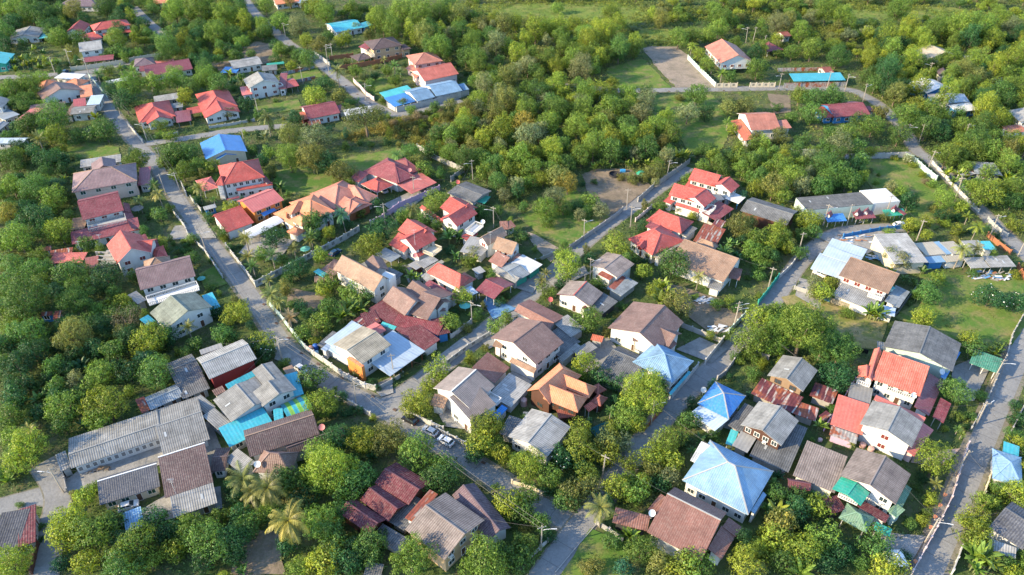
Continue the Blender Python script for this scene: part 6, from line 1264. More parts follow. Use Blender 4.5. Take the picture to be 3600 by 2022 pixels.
grove(1, 2, '''m 680 30 180 l; m 930 60 210 b; m 1090 100 180 m; n 950 150 240 b; n 1050 200 220 b; n 900 250 240 b; n 1030 130 180 l; m 730 220 240 m; m 660 340 240 b; m 480 450 200 b; s 600 540 120 l; m 450 200 180 d; b 530 260 160 d; a 340 300 210 n; p 150 60 240 o; p 230 140 200 o; m 80 560 240 l; w 100 640 220 d; s 80 720 140 m; m 560 910 260 m; m 660 1160 320 l; m 880 1090 110 d; k 1040 1230 80 d; s 960 1220 70 d; s 780 1080 100 d; k 1630 740 60 d; k 1700 690 50 d; k 1470 870 60 d; k 1385 920 50 d; k 1225 1005 60 d 1.2; m 1170 960 110 d; s 1010 870 100 m; m 1820 830 270 l; m 1740 960 190 l; m 1600 1150 300 l; m 2080 90 210 l; m 1960 360 220 b; m 2400 390 180 b; m 2520 300 150 b; s 1990 240 100 d; s 2210 270 120 m; m 2290 1390 330 l; s 1860 1380 80 m; s 1750 1330 90 m; s 290 760 110 b; s 800 1010 40 b; s 900 1260 120 d; m 760 1260 130 d; m 2450 130 110 d; s 2520 80 90 m''')
grove(2, 2, '''m 790 330 300 b; k 710 780 270 l 1.1; m 900 900 220 d; m 1040 960 200 d; n 1480 80 220 l; n 1560 60 200 l; m 1680 190 310 o; m 1420 20 150 l; m 1330 1060 500 l 1.05; m 1180 1240 350 b; m 1450 960 240 b; m 1260 1380 200 l; b 1050 1130 140 d; m 2420 530 360 b; m 2500 330 330 l; m 2550 260 260 b; s 1840 90 80 b; s 2160 150 140 l; m 2060 160 120 b; s 2270 210 100 m; s 2480 80 70 b; m 1760 1340 240 m; s 2440 700 160 b; s 2520 760 120 l; s 1120 190 100 m; m 350 40 180 b; s 2300 740 100 b; s 2250 700 120 m; m 1010 1420 160 l; a 990 1240 130 m; s 1480 1150 130 o; s 520 1290 120 l; m 690 1420 250 l; s 2460 1040 60 b; b 2200 900 90 d''')
grove(3, 2, '''f 350 430 620 b 1.15; b 120 420 320 b; f 560 560 480 m; f 720 640 380 m; b 70 250 220 b; b 90 580 250 b; m 680 880 320 d; m 1570 300 240 l; m 2020 530 230 l; m 2050 620 220 m; n 1100 240 240 b; n 1140 270 180 l; n 1060 210 150 l; m 1600 40 260 m; n 1510 70 150 b; w 2240 70 280 d; w 2500 140 230 d; m 1890 1030 300 m; m 550 60 220 l; m 480 30 180 o; n 2280 620 180 b; n 2320 580 130 b; m 2150 1080 130 m; m 1930 1290 110 b; s 2050 1290 110 m; s 1780 1420 70 l; a 1910 1420 100 m; n 510 1370 170 b; m 70 1150 140 m; s 650 1210 120 m; s 720 1060 90 d; s 2480 1170 110 d; s 2510 1310 160 d; s 1860 940 80 m; s 1660 1000 60 m; s 800 250 130 b; b 130 730 120 l; s 1300 420 70 d; s 690 1290 120 m''')
grove(0, 3, '''b 240 180 420 l; b 120 60 240 b; p 300 -20 200 o; n 80 470 160 b; m 850 680 240 l; s 940 570 130 b; m 680 920 420 l; m 900 1000 460 b; m 680 1060 330 l; m 1130 930 260 m; m 1330 1180 440 b; m 1560 870 260 d; m 1230 1370 420 m; m 870 1330 300 l; s 1900 790 160 o; m 1900 980 360 b; m 2080 1100 420 m; m 1760 1200 260 l; b 2200 850 200 b; b 2320 1100 360 d; b 2480 960 300 m; m 110 1320 360 l; p 2440 480 420 o; p 2560 620 330 o; b 600 1330 170 t; m 1500 1300 260 l; m 2060 1300 280 d; n 2420 1380 140 m; b 1640 1040 260 d; s 420 950 80 m; s 200 740 80 m; b 2360 1250 260 d; s 410 1080 70 d; m 1750 1000 240 d; m 2420 830 220 d''')
grove(1, 3, '''m 750 380 560 l 1.15; m 640 230 330 b; m 950 520 420 m; p 110 570 440 o; p 320 900 500 y; m 1080 60 330 l; m 1340 60 370 o; m 1640 180 400 b; m 1830 450 400 m; m 1850 340 260 b; m 660 900 380 b; m 760 1100 330 m; b 880 800 260 d; b 1150 1150 360 m; b 1250 1100 200 d; f 1560 1290 500 b; m 660 1330 350 l; m 430 1380 250 b; m 2520 740 320 l; b 2300 1270 460 b; m 2420 1240 280 m; b 900 1320 300 d; b 1020 1300 260 d; n 1170 240 140 d; b 380 480 300 m; b 250 420 260 d; m 500 680 280 d; b 120 800 240 b; s 2240 560 110 g; s 2400 560 90 m; m 2130 1380 260 b; n 560 1290 160 b; b 300 1150 220 d; m 2280 130 300 l; b 2200 220 200 d; m 2480 230 220 l''')
grove(2, 3, '''m 150 330 360 l; m 380 460 270 b; w 500 260 260 d; m 680 130 350 l; m 950 110 260 o; m 1100 130 200 g; m 950 250 260 l; m 1540 120 340 l; m 1410 260 290 l; m 1600 290 260 l; m 1600 470 220 g; m 1420 370 240 o; m 1180 330 200 l; m 1040 560 320 l; m 1230 600 300 b; m 1190 470 200 b; m 760 420 240 b; m 640 640 320 o; m 790 560 220 o; m 520 700 270 m; p 890 770 350 o; m 150 660 280 b; m 100 800 280 m; m 280 900 220 m; s 130 990 120 y; m 90 1290 330 m; m 350 1050 160 d; n 1200 1060 240 b; f 1300 1170 360 b; b 1820 1250 260 l; m 1680 1370 330 l; m 1850 1350 320 b; m 2350 1300 380 l; m 2480 1180 220 b; f 2430 1400 300 g; b 600 250 200 d; b 950 700 180 d; m 1720 90 170 d; a 1810 200 130 d; n 1900 70 150 m; s 2020 40 160 m; b 1000 1100 200 m; b 1120 1370 220 t; n 2560 760 180 m; m 1480 520 200 d; s 350 600 120 d; b 700 340 200 d; m 2540 1030 160 l; s 780 1380 200 o; b 330 200 150 m''')
grove(3, 3, '''m 1690 300 400 l; m 510 740 280 l; m 300 680 210 m; m 80 640 220 m; n 110 780 260 l; m 150 950 330 o; m 60 1080 300 l; m 320 1200 360 l; m 540 1060 330 b; m 1090 1140 340 m; m 740 1250 240 d; m 560 1320 260 d; m 1220 1400 360 l; m 130 1320 300 m; n 330 1400 300 b; a 840 130 90 o; m 1640 680 160 l; a 1690 530 150 o; s 1600 820 110 b; m 1560 900 130 l; s 1430 940 130 m; m 1360 1250 130 d; m 2110 900 240 l; m 2090 1070 300 l; b 2180 700 200 b; k 2470 600 260 l; m 2520 120 170 l; m 2540 220 140 b; n 2180 1250 330 b; n 2250 1300 260 l; n 2080 1330 220 b; m 2400 1340 200 m; m 2480 1440 200 l; s 2300 560 140 b; b 2330 580 160 m; s 2240 750 130 m; b 2000 880 180 l; m 840 1190 120 d; m 940 1330 150 m; s 1500 560 110 m; s 1550 470 140 d; b 430 640 130 d; n 40 520 140 m; n 120 450 130 d; s 450 90 60 b; s 2490 40 160 m; s 2430 110 110 d; a 1950 30 90 b''')
# ------------------------------------------------------------------ boundary walls, poles, cars, yard things
PILLAR = {}
def bwall(desc, pts, h, mat, slots=False, pillars=True, name='boundary_wall', cat='wall', th=.14, group='boundary walls'):
    P = [G(x, y) for x, y in pts]; c = P[0].copy()
    root = empty(name, c, None, cat, group)
    m = MB(); cp = MB(); sl = MB()
    mat = 'offwhite' if mat == 'white' else mat
    M_ = roof_mat(mat) if '.' in mat else wall_mat(mat)
    for i in range(len(P)-1):
        a, b = P[i]-c, P[i+1]-c; d = (b-a); ln = d.length
        if ln < .2: continue
        d.normalize(); nn = Vector((-d.y, d.x, 0))*th/2
        m.poly([a-nn, b-nn, b-nn+Vector((0, 0, h)), a-nn+Vector((0, 0, h))]); m.poly([b+nn, a+nn, a+nn+Vector((0, 0, h)), b+nn+Vector((0, 0, h))])
        m.poly([a+nn, a-nn, a-nn+Vector((0, 0, h)), a+nn+Vector((0, 0, h))]); m.poly([b-nn, b+nn, b+nn+Vector((0, 0, h)), b-nn+Vector((0, 0, h))])
        m.poly([a-nn+Vector((0, 0, h)), b-nn+Vector((0, 0, h)), b+nn+Vector((0, 0, h)), a+nn+Vector((0, 0, h))])
        k = max(1, round(ln/3))
        if pillars:
            key = (round(h, 1), mat)
            if key not in PILLAR:
                pm = MB(); pm.box(-.15, -.15, 0, .15, .15, h+.18); pm.box(-.19, -.19, h+.18, .19, .19, h+.26); PILLAR[key] = pm.mesh('pillar', [M_])
            for j in range(k+1 if i == len(P)-2 else k):
                o = link('pillar', PILLAR[key], root, loc=a+d*ln*j/k); o.rotation_euler = (0, 0, math.atan2(d.y, d.x))
        if slots:
            for j in range(k):
                for q in (-.35, 0, .35):
                    s = a+d*(ln*(j+.5)/k+q); w2 = d*.1; n3 = nn*1.25
                    sl.poly([s-w2-n3+Vector((0, 0, h*.35)), s+w2-n3+Vector((0, 0, h*.35)), s+w2-n3+Vector((0, 0, h*.85)), s-w2-n3+Vector((0, 0, h*.85))])
                    sl.poly([s+w2+n3+Vector((0, 0, h*.35)), s-w2+n3+Vector((0, 0, h*.35)), s-w2+n3+Vector((0, 0, h*.85)), s+w2+n3+Vector((0, 0, h*.85))])
    o = m.obj('panel', M_, root)
    if '.' in mat: slope_uv(o.data); [setattr(l, 'uv', (l.uv[1]*0+random.random()*0+l.uv[0], l.uv[1])) for l in []]
    if sl.v: sl.obj('slot', plain('dark slot', (.05, .05, .05), .9), root)
    mid = (P[0]+P[-1])/2 if len(P) < 3 else P[len(P)//2]
    ix, iy = IMG(mid); AUTO.append((root, desc, ix, iy, group))
    return root
def walls(c, r, rows):
    K(c, r)
    for row in rows: bwall(*row)
walls(0, 0, [('cream panelled wall', [(720, 715), (920, 692), (1240, 642), (1360, 612), (1630, 570)], 2, 'cream'), ('row of concrete fence posts', [(2130, 530), (2350, 500), (2574, 462)], .25, 'concrete'), ('pale green wall', [(900, 775), (985, 880), (1085, 985)], 1.6, 'mint'),
 ('white wall', [(1290, 1265), (1440, 1440)], 1.5, 'white'), ('low white wall', [(1560, 1395), (1790, 1350)], 1.1, 'white'), ('low white wall', [(2110, 1295), (2350, 1258), (2560, 1218)], 1.1, 'white')])
walls(1, 0, [('white gate wall', [(592, 560), (660, 605), (745, 665)], 1.9, 'white'), ('brown-orange wall', [(745, 605), (980, 575)], 2, 'brick'), ('brown-orange wall', [(850, 705), (1200, 652), (1470, 590)], 2.2, 'brick'), ('pale pink wall', [(985, 832), (1060, 905), (1110, 965), (1190, 1020)], 2, 'palepink'),
 ('grey tin fence', [(262, 765), (520, 705), (590, 690)], 1.7, 'greyblue.r', False, False), ('grey tin fence', [(415, 835), (600, 795)], 1.6, 'greyblue.r', False, False), ('long white wall', [(1330, 1085), (1420, 1132), (1700, 1072), (1950, 1012), (2140, 958)], 2.4, 'white')])
walls(2, 0, [('white and mint wall', [(1765, 600), (1850, 690), (2040, 878)], 2.2, 'mint'), ('cream arched wall', [(2042, 882), (2260, 878)], 2, 'cream', True), ('cream arched wall', [(2390, 878), (2640, 876)], 2, 'cream', True)])
walls(3, 0, [('rusty tin fence', [(152, 882), (780, 872)], 2.2, 'lgrey.r', False, False), ('rusty tin fence', [(90, 722), (550, 715)], 1.8, 'lgrey.r', False, False)])
walls(3, 1, [('white wall', [(225, 102), (545, 100)], 1.9, 'white'), ('white gatepost wall', [(640, 95), (718, 72)], 2, 'white'), ('grey-white wall', [(945, 148), (1150, 147), (1368, 142)], 2.1, 'grey'), ('sea green wall', [(1370, 140), (1450, 172), (1560, 275), (1685, 375)], 2.1, 'mint'),
 ('white pillared fence', [(1645, 200), (1800, 370), (1960, 540), (2060, 642), (2112, 695)], 1.4, 'white'), ('white pillared wall', [(2205, 770), (2290, 860), (2400, 940)], 1.4, 'grey'), ('brick red wall', [(2200, 935), (2300, 1020), (2430, 1115)], 1.7, 'brick'), ('brick red wall', [(2500, 1250), (2600, 1420)], 1.7, 'brick'), ('teal board fence', [(752, 950), (920, 917), (1110, 882), (1340, 855)], 1.6, 'blue')])
KC(2500, 780)
for row in [('white wall with a blue banner', [(1105, 485), (1030, 595), (870, 745)], 1.5, 'white'), ('green panelled wall', [(862, 745), (720, 935), (600, 1085)], 2, 'green'), ('mint wall', [(435, 1232), (330, 1340), (225, 1450)], 1.9, 'mint'), ('grey wall', [(1070, 885), (1370, 975)], 1.6, 'grey'), ('teal gate wall', [(1372, 980), (1525, 1045)], 1.7, 'blue'), ('tan corrugated fence', [(1528, 1045), (1995, 1205)], 1.8, 'sand.c', False, False)]: bwall(*row)
walls(2, 2, [('white wall with blue arcs', [(2120, 545), (1940, 768)], 1.9, 'white'), ('bare concrete wall', [(1710, 400), (2100, 555)], 1.6, 'concrete'), ('bare concrete wall', [(2310, 645), (2140, 875), (2060, 935)], 1.6, 'concrete'), ('bare concrete wall', [(2315, 640), (2574, 725)], 1.6, 'concrete'), ('white wall', [(1600, 1125), (1865, 805)], 1.7, 'white'), ('brown brick wall', [(1330, 1440), (1500, 1250)], 1.3, 'brick')])
walls(2, 1, [('grey concrete wall', [(1780, 200), (1480, 412)], 2, 'concrete'), ('grey concrete wall', [(1425, 440), (1265, 585)], 1.8, 'concrete'), ('grey concrete wall', [(1110, 675), (1050, 735), (580, 1062)], 1.6, 'concrete'), ('pale pink wall', [(1400, 652), (1240, 785)], 1.4, 'palepink'), ('grey base wall', [(1600, 655), (1760, 695), (2030, 835)], 1, 'concrete'), ('dull wall', [(150, 1230), (480, 1090)], 1.2, 'grey')])
walls(1, 1, [('lilac-grey wall', [(1845, 470), (1560, 592), (1440, 642), (1280, 762), (1155, 825)], 2, 'lilac'), ('white wall with dark slots', [(1040, 882), (820, 1012), (570, 1142), (350, 1262), (170, 1352), (0, 1442)], 2.2, 'white', True), ('bare grey wall', [(1625, 55), (1800, 160), (2090, 285), (1962, 382)], 2.1, 'concrete')])
walls(0, 1, [('white slatted wall', [(2280, 1045), (2400, 1200), (2574, 1432)], 1.6, 'white', True), ('white wall', [(1750, 705), (1860, 840), (1900, 935), (2060, 1085), (2240, 1352)], 1.4, 'white'), ('white gate wall', [(1835, 430), (1880, 530)], 2.0, 'white'), ('dark wall', [(1925, 565), (2030, 690)], 1.6, 'grey')])
walls(1, 2, [('pale turquoise wall', [(140, 182), (250, 305), (380, 475), (500, 625)], 1.8, 'mint'), ('white brown-pillared wall', [(502, 628), (680, 752), (860, 885), (1100, 1012), (1208, 1038)], 1.9, 'white'), ('low white wall', [(1215, 1035), (1372, 955), (1480, 885)], 1.3, 'white'), ('white wall', [(1960, 515), (2165, 362)], 1.6, 'white'), ('white ornate wall', [(1900, 790), (2130, 615), (2345, 485)], 1.5, 'white', True), ('white wall', [(1500, 1255), (1650, 1335), (1885, 1442)], 1.5, 'white'), ('white wall', [(740, 1120), (890, 1140), (1155, 1295)], 1.5, 'white'), ('white carport wall', [(1690, 670), (1805, 612)], 1.8, 'white')])
walls(1, 3, [('white ornate wall', [(1820, 5), (1930, 62), (2110, 150)], 1.5, 'white', True)])
walls(2, 3, [('cream wall', [(0, 525), (220, 592), (330, 645)], 1.0, 'cream'), ('bare concrete wall', [(845, 935), (1110, 1105)], 1.4, 'concrete'), ('low concrete edge', [(440, 1420), (640, 1180), (835, 955)], .3, 'concrete', False, False), ('low white wall', [(200, 1268), (362, 1115)], 1.2, 'white')])
walls(3, 3, [('white and pink wall', [(1440, 1440), (1680, 1002), (1830, 702), (1900, 472), (2000, 152)], 1.5, 'palepink'), ('pale wall', [(1840, 1440), (1935, 1195)], 1.6, 'white'), ('pale wall', [(2160, 655), (2290, 272)], 1.5, 'cream')])
walls(3, 2, [('grey concrete wall', [(2030, 1440), (2190, 1152), (2300, 902), (2380, 722), (2450, 482), (2574, 262)], 1.4, 'concrete'), ('lilac-white alley wall', [(560, 1440), (862, 962)], 1.8, 'lilac'), ('dark picket fence', [(850, 625), (1000, 665)], 1.3, 'black', False, False), ('concrete wall', [(2440, 1447), (2580, 1172)], 1.5, 'concrete'), ('dark sheet fence', [(1272, 300), (1492, 5)], 1.6, 'slate.m', False, False)])
walls(0, 3, [('low concrete edge', [(700, 620), (900, 575)], .6, 'concrete', False, False), ('stained wall', [(640, 400), (690, 622)], 1.5, 'bare'), ('brown stained wall', [(395, 1150), (330, 1442)], 1.5, 'brownw')])

CONC = plain('pole concrete', (.36, .32, .27), .85); LAMPM = plain('lamp housing', (.55, .56, .57), .4); DARKM = plain('dark fitting', (.06, .06, .065), .5)
POLEM = {}
POLES = []
def pole(x, y, h=8.0, arm=1, lean=0.0, base='concrete power pole'):
    p = G(x, y)
    if 'shaft' not in POLEM:
        m = MB(); m.prism([(-.14, -.11), (.14, -.11), (.14, .11), (-.14, .11)], -.3, 0); m.v = []; m.f = []; m.m = []
        k = [(-.15, -.12), (.15, -.12), (.15, .12), (-.15, .12)]
        m.v = [(a, b, -.3) for a, b in k]+[(a*.62, b*.62, 1.0) for a, b in k]
        m.f = [(3, 2, 1, 0), (4, 5, 6, 7), (0, 1, 5, 4), (1, 2, 6, 5), (2, 3, 7, 6), (3, 0, 4, 7)]; m.m = [0]*6
        for i in range(4): m.v[i] = (m.v[i][0], m.v[i][1], 0)
        POLEM['shaft'] = m.mesh('shaft', [CONC])
        m = MB(); m.tube([(0, 0, 0), (.7, 0, .35), (1.9, 0, .5)], .05, 6); POLEM['arm'] = m.mesh('lamp_arm', [LAMPM])
        m = MB(); m.box(1.7, -.08, .46, 2.8, .08, .56); POLEM['lamp'] = m.mesh('lamp_head', [LAMPM])
        m = MB(); m.box(-.9, -.06, -.06, .9, .06, .06)
        for q in (-.8, -.3, .3, .8): m.lathe((q, 0, .06), [(.05, 0), (.07, .08), (.03, .2)], 6)
        POLEM['cross'] = m.mesh('crossarm', [CONC])
    root = empty('power_pole', p, None, 'power pole', 'power poles along the lanes'); root.rotation_euler = (0, lean, 0)
    s = link('shaft', POLEM['shaft'], root); s.scale = (1, 1, h)
    c = link('crossarm', POLEM['cross'], root, loc=(0, -.16, h-.5)); c.rotation_euler = (0, 0, random.uniform(-.6, .6))
    if arm:
        a = link('lamp_arm', POLEM['arm'], root, loc=(.1*arm, 0, h-1.6))
        a.rotation_euler = (0, 0, (0 if arm > 0 else math.pi)+random.uniform(-.5, .5))
        link('lamp_head', POLEM['lamp'], a)
    ix, iy = IMG((p.x, p.y, h/2)); AUTO.append((root, base+(' with lamp' if arm else ''), ix, iy, 'power poles along the lanes'))
    POLES.append((p, h)); return root
for c, r, rows in [(0, 0, '710 660 1;555 740 0;895 745 -1;1190 560 0;960 965 1;1540 950 0;1215 1165 1;1480 1420 -1'), (1, 0, '750 270 0;770 600 -1;718 620 1;735 765 0;475 840 0;30 1170 0;1105 1015 1;300 385 1'), (2, 0, '2350 430 -1;2420 430 0;2520 515 0'),
  (3, 0, '105 910 -1;590 890 0;770 920 1;955 1020 1;1600 800 -1;1115 780 0;720 1440 0;1365 1440 1;1515 1440 0;1955 1435 1'), (0, 1, '1670 510 0;1640 230 0;1815 490 -1;2075 1085 1;2470 40 0'), (1, 1, '2180 362 -1;2390 845 -1;1300 810 -1;1590 530 1'), (2, 1, '1550 362 1;1152 660 0;722 972 1;1190 835 1;785 1370 1'),
  (3, 1, '552 822 1;790 822 0;1180 725 0;1600 268 1;1885 542 0;2235 925 1;2510 1132 0;1490 982 0;302 1112 0'), (1, 2, '262 722 1;1008 1182 1;1392 905 0;2172 362 1'), (2, 2, '2228 415 1;1398 1382 1'), (2, 3, '292 1195 1;905 485 0'), (3, 2, '2250 960 1;2085 1390 1'), (3, 3, '1575 1120 1;1880 440 0'), (0, 3, '640 620 -1')]:
    K(c, r)
    for it in rows.split(';'):
        a = it.split(); pole(float(a[0]), float(a[1]), 8.0, int(a[2]), random.uniform(-.05, .05))
KC(2500, 780); pole(732, 882, 8, 0); pole(300, 1330, 8, 1)
# overhead cables between neighbouring poles along the left road and the right street
WIRE = plain('cable', (.05, .05, .05), .6)
def cable(a, b, h, desc):
    m = MB(); pts = []
    d = (b-a); nn = Vector((-d.y, d.x, 0)).normalized()
    for off in (-.5, .5):
        pts = [a.lerp(b, t/10)+nn*off+Vector((0, 0, h-1.3*4*(t/10)*(1-t/10)*min(1, d.length/40))) for t in range(11)]
        m.tube([p-a for p in pts], .035, 4, cap=False)
    o = m.obj('overhead_cable', WIRE); o.location = a; tag(o, None, 'cable', 'overhead cables')
    ix, iy = IMG(a.lerp(b, .5)+Vector((0, 0, h-1))); AUTO.append((o, desc, ix, iy, 'overhead cables'))
def at(c, r, x, y): K(c, r); return G(x, y)
ch = [at(0, 0, 895, 745), at(0, 0, 960, 965), at(0, 0, 1215, 1165), at(0, 0, 1480, 1420), at(0, 1, 1640, 230), at(0, 1, 1815, 490), at(0, 1, 2075, 1085), at(1, 2, 262, 722), at(1, 2, 1008, 1182), at(2, 3, 292, 1195)]
for a, b in zip(ch[:-1], ch[1:]): cable(a, b, 7.7, 'pair of overhead cables')
ch = [at(3, 2, 2250, 960), at(3, 2, 2085, 1390), at(3, 3, 1880, 440), at(3, 3, 1575, 1120)]
for a, b in zip(ch[:-1], ch[1:]): cable(a, b, 7.7, 'pair of overhead cables')
def carm(body, dark=False):
    key = 'car'+body
    if key in POLEM: return POLEM[key]
    paint = plain('paint '+body, dict(white=(.78, .78, .77), silver=(.5, .51, .52), black=(.012, .012, .014), blue=(.02, .06, .12), red=(.08, .015, .015))[body], .25)
    prof = [(-1.95, .35), (-2.0, .75), (-1.9, .98), (-1.05, 1.05), (1.25, 1.02), (1.95, .88), (2.05, .55), (1.95, .32)]
    m = MB(); n = len(prof)
    for y, ins in ((-.82, .06), (-.86, 0), (.86, 0), (.82, .06)):
        for x, z in prof: m.v.append((x*(1-ins*.3), y, z+(-.02 if ins else 0)))
    for s in range(3):
        for i in range(n):
            j = (i+1) % n; m.f.append((s*n+i, s*n+j, (s+1)*n+j, (s+1)*n+i)); m.m.append(0)
    m.f.append(tuple(range(n))); m.m.append(0); m.f.append(tuple(3*n+n-1-i for i in range(n))); m.m.append(0)
    body_me = m.mesh('body', [paint])
    g = MB()      # cabin glass as a tapered block, roof as its own panel
    lo = [(-1.7, -.78), (1.15, -.78), (1.15, .78), (-1.7, .78)]; hi = [(-1.25, -.62), (.35, -.62), (.35, .62), (-1.25, .62)]
    g.v = [(a, b, 1.0) for a, b in lo]+[(a, b, 1.46) for a, b in hi]; g.f = [(0, 1, 5, 4), (1, 2, 6, 5), (2, 3, 7, 6), (3, 0, 4, 7), (4, 5, 6, 7)]; g.m = [0]*5
    glass = g.mesh('window', [GLASS])
    t = MB(); t.prism([(-1.28, -.64), (.38, -.64), (.38, .64), (-1.28, .64)], 1.45, 1.52)
    for x0, x1 in ((-1.72, -1.27), (1.17, .37)):
        for s in (-1, 1): t.bar((x0, .79*s, 1.0), (x1, .63*s, 1.47), .07)
    t.bar((-.35, -.795, 1.0), (-.35, -.635, 1.47), .09); t.bar((-.35, .795, 1.0), (-.35, .635, 1.47), .09)
    top = t.mesh('roof', [paint])
    w = MB(); w.tube([(0, -.1, 0), (0, .1, 0)], .32, 14); ty = w.mesh('tyre', [DARKM]); w = MB(); w.tube([(0, -.112, 0), (0, .112, 0)], .19, 10); rim = w.mesh('rim', [LAMPM])
    hl = MB(); hl.box(-.06, -.2, -.08, .05, .2, .08); h_m = hl.mesh('headlight', [plain('lens', (.8, .8, .78), .2)]); tl_m = hl.mesh('tail_light', [plain('red lens', (.35, .01, .01), .3)])
    POLEM[key] = (body_me, glass, top, ty, rim, h_m, tl_m); return POLEM[key]
def car(x, y, x2, y2, body, label):
    p = G(x, y); q = G(x2, y2); ang = math.atan2(q.y-p.y, q.x-p.x)
    b, g, t, ty, rim, hl, tl = carm(body)
    root = empty('parked_car', p+Vector((0, 0, .03)), label, 'car', 'parked cars', ang)
    link('body', b, root); link('window', g, root); link('roof', t, root)
    for sx in (-1.25, 1.3):
        for sy in (-.8, .8): w = link('wheel', ty, root, loc=(sx, sy, .32)); link('rim', rim, w)
    for sy in (-.58, .58): link('headlight', hl, root, loc=(2.0, sy, .68)); link('tail_light', tl, root, loc=(-1.95, sy, .8))
K(1, 3); car(1912, 118, 1700, 0, 'white', 'white hatchback parked on the street, last of three cars by the ornate wall'); car(1752, 20, 1600, -60, 'silver', 'silver car between the black car and the white hatchback on the street')
K(1, 2); car(1552, 1345, 1400, 1265, 'black', 'black car at the street corner below the round tree'); car(462, 838, 560, 900, 'silver', 'pale silver car under the tan carport edge at the road bend')
K(1, 1); car(1282, 482, 1230, 440, 'silver', 'silver car under the red square carport roof'); car(800, 1110, 900, 1050, 'blue', 'dark blue car behind the white wall with dark slots')
K(0, 0); car(662, 735, 720, 690, 'blue', 'dark blue car beside the cream panelled wall corner'); car(1638, 100, 1700, 90, 'red', 'dark red car in front of the orange-roofed cream house'); car(1095, 612, 1150, 600, 'silver', 'silver car under the porch roof of the boxy white house')
K(0, 3); car(1300, 770, 1420, 735, 'white', 'white car beside the striped blue carport'); 
KC(2500, 780); car(1405, 690, 1330, 655, 'white', 'white car under the curved white carport'); car(2430, 55, 2520, 40, 'white', 'white pickup by the teal board fence near the shops')
# tanks, dishes, aerials and other yard things
def simple(name, cat, label, x, y, z, build, mats, group=None):
    p = G(x, y, z); m = MB(); build(m); o = m.obj(name, mats); o.location = p; tag(o, label, cat, group); return o
def tank(x, y, col, label, r=.75, h=1.7):
    simple('water_tank', 'water tank', label, x, y, 0, lambda m: m.lathe((0, 0, 0), [(r*.95, 0), (r, .1), (r*.96, h*.3), (r, h*.33), (r*.96, h*.62), (r, h*.65), (r*.97, h*.9), (r*.6, h*1.02), (r*.25, h*1.05), (r*.25, h*1.12)], 16), plain(label[:12], col, .5))
K(1, 2); tank(558, 640, (.50, .26, .17), 'terracotta coloured water tank behind the street wall'); tank(604, 620, (.03, .12, .42), 'dark blue water tank behind the street wall'); tank(612, 672, (.35, .55, .62), 'pale blue water tank behind the street wall', .6, 1.1)
K(2, 2); tank(118, 1180, (.50, .32, .28), 'pinkish ribbed water tank beside the wooden orange house', .8, 2.1)
K(3, 3); tank(945, 155, (.50, .30, .27), 'pinkish jar tank below the grey gable, left of a pair', .7, 1.0); tank(1030, 195, (.50, .30, .27), 'pinkish jar tank below the grey gable, right of a pair', .7, 1.0); tank(520, 100, (.52, .36, .34), 'one of the pinkish jar tanks behind the low beige roof', .5, .8)
def dish(x, y, z, col, label):
    p = G(x, y, z); root = empty('satellite_dish', p, label, 'satellite dish', 'satellite dishes')
    m = MB(); m.lathe((0, 0, 0), [(.12, 0), (.45, .07), (.72, .2), (.72, .22), (.4, .1), (.05, .03)], 18); o = m.obj('bowl', plain('dish '+label[:4], col, .5), root, (0, 0, .6)); o.rotation_euler = (.75, .2, 0)
    m = MB(); m.tube([(0, 0, -1.2), (0, 0, .62)], .04, 6); m.bar((0, -.02, .65), (0, -.45, 1.15), .03); m.obj('mount', LAMPM, root)
K(1, 1); dish(1546, 280, 5.6, (.6, .22, .2), 'pink satellite dish on the crimson hipped roof'); dish(2030, 400, 3.6, (.6, .12, .1), 'red satellite dish at the far end of the bare grey house'); dish(1600, 1140, 3.6, (.6, .25, .3), 'pink satellite dish on the lower red cross-gabled house'); dish(2280, 800, 4.4, (.7, .7, .68), 'white satellite dish on the upper red cross-gabled house')
K(3, 2); dish(1738, 862, 3.6, (.6, .62, .64), 'larger grey-white dish on the bright blue roof strip'); dish(1762, 818, 3.6, (.7, .7, .7), 'smaller white dish on the bright blue roof strip'); dish(1455, 1100, 4.6, (.72, .72, .7), 'white satellite dish on the coral house balcony corner')
K(2, 3); dish(1402, 842, 5.2, (.72, .72, .7), 'white satellite dish beside the large red-brown roof'); K(2, 2); dish(384, 135, 2.4, (.55, .16, .12), 'red satellite dish beside the long red-brown roof'); dish(1920, 1045, 3.4, (.66, .6, .5), 'cream satellite dish beside the bright blue pyramid roof')
K(1, 2); dish(665, 1420, 5.0, (.6, .25, .25), 'pink satellite dish on the dark brown hipped house'); K(1, 3); dish(20, 350, 4.8, (.7, .7, .7), 'white satellite dish on the dark brown hip end')
def aerial(x, y, z, h, label):
    def b(m):
        m.tube([(0, 0, 0), (0, 0, h)], .035, 6); m.bar((-.7, 0, h-.2), (.7, .1, h-.2), .03)
        for q in range(6): m.bar((-.6+.24*q, -.4, h-.2), (-.6+.24*q, .45, h-.2), .02)
        m.bar((-.4, 0, h-1), (.4, 0, h-1), .03)
    simple('aerial_mast', 'aerial', label, x, y, z, b, LAMPM, 'television aerials')
K(0, 3); aerial(1775, 640, 4, 5, 'tall aerial mast on the dark brown tiled roof'); K(2, 2); aerial(140, 1440, 4.4, 6, 'thin aerial mast on the grey ribbed roof'); K(1, 1); aerial(1600, 1020, 6.5, 5.5, 'aerial mast on the lower red cross-gabled house'); aerial(2358, 1110, 4, 8, 'aerial mast at the tan cross-gabled house'); K(0, 1); aerial(1040, 1050, 2, 5, 'aerial mast beside the red cross-gabled house'); aerial(820, 1090, 2, 4, 'aerial mast behind the unfinished concrete building')
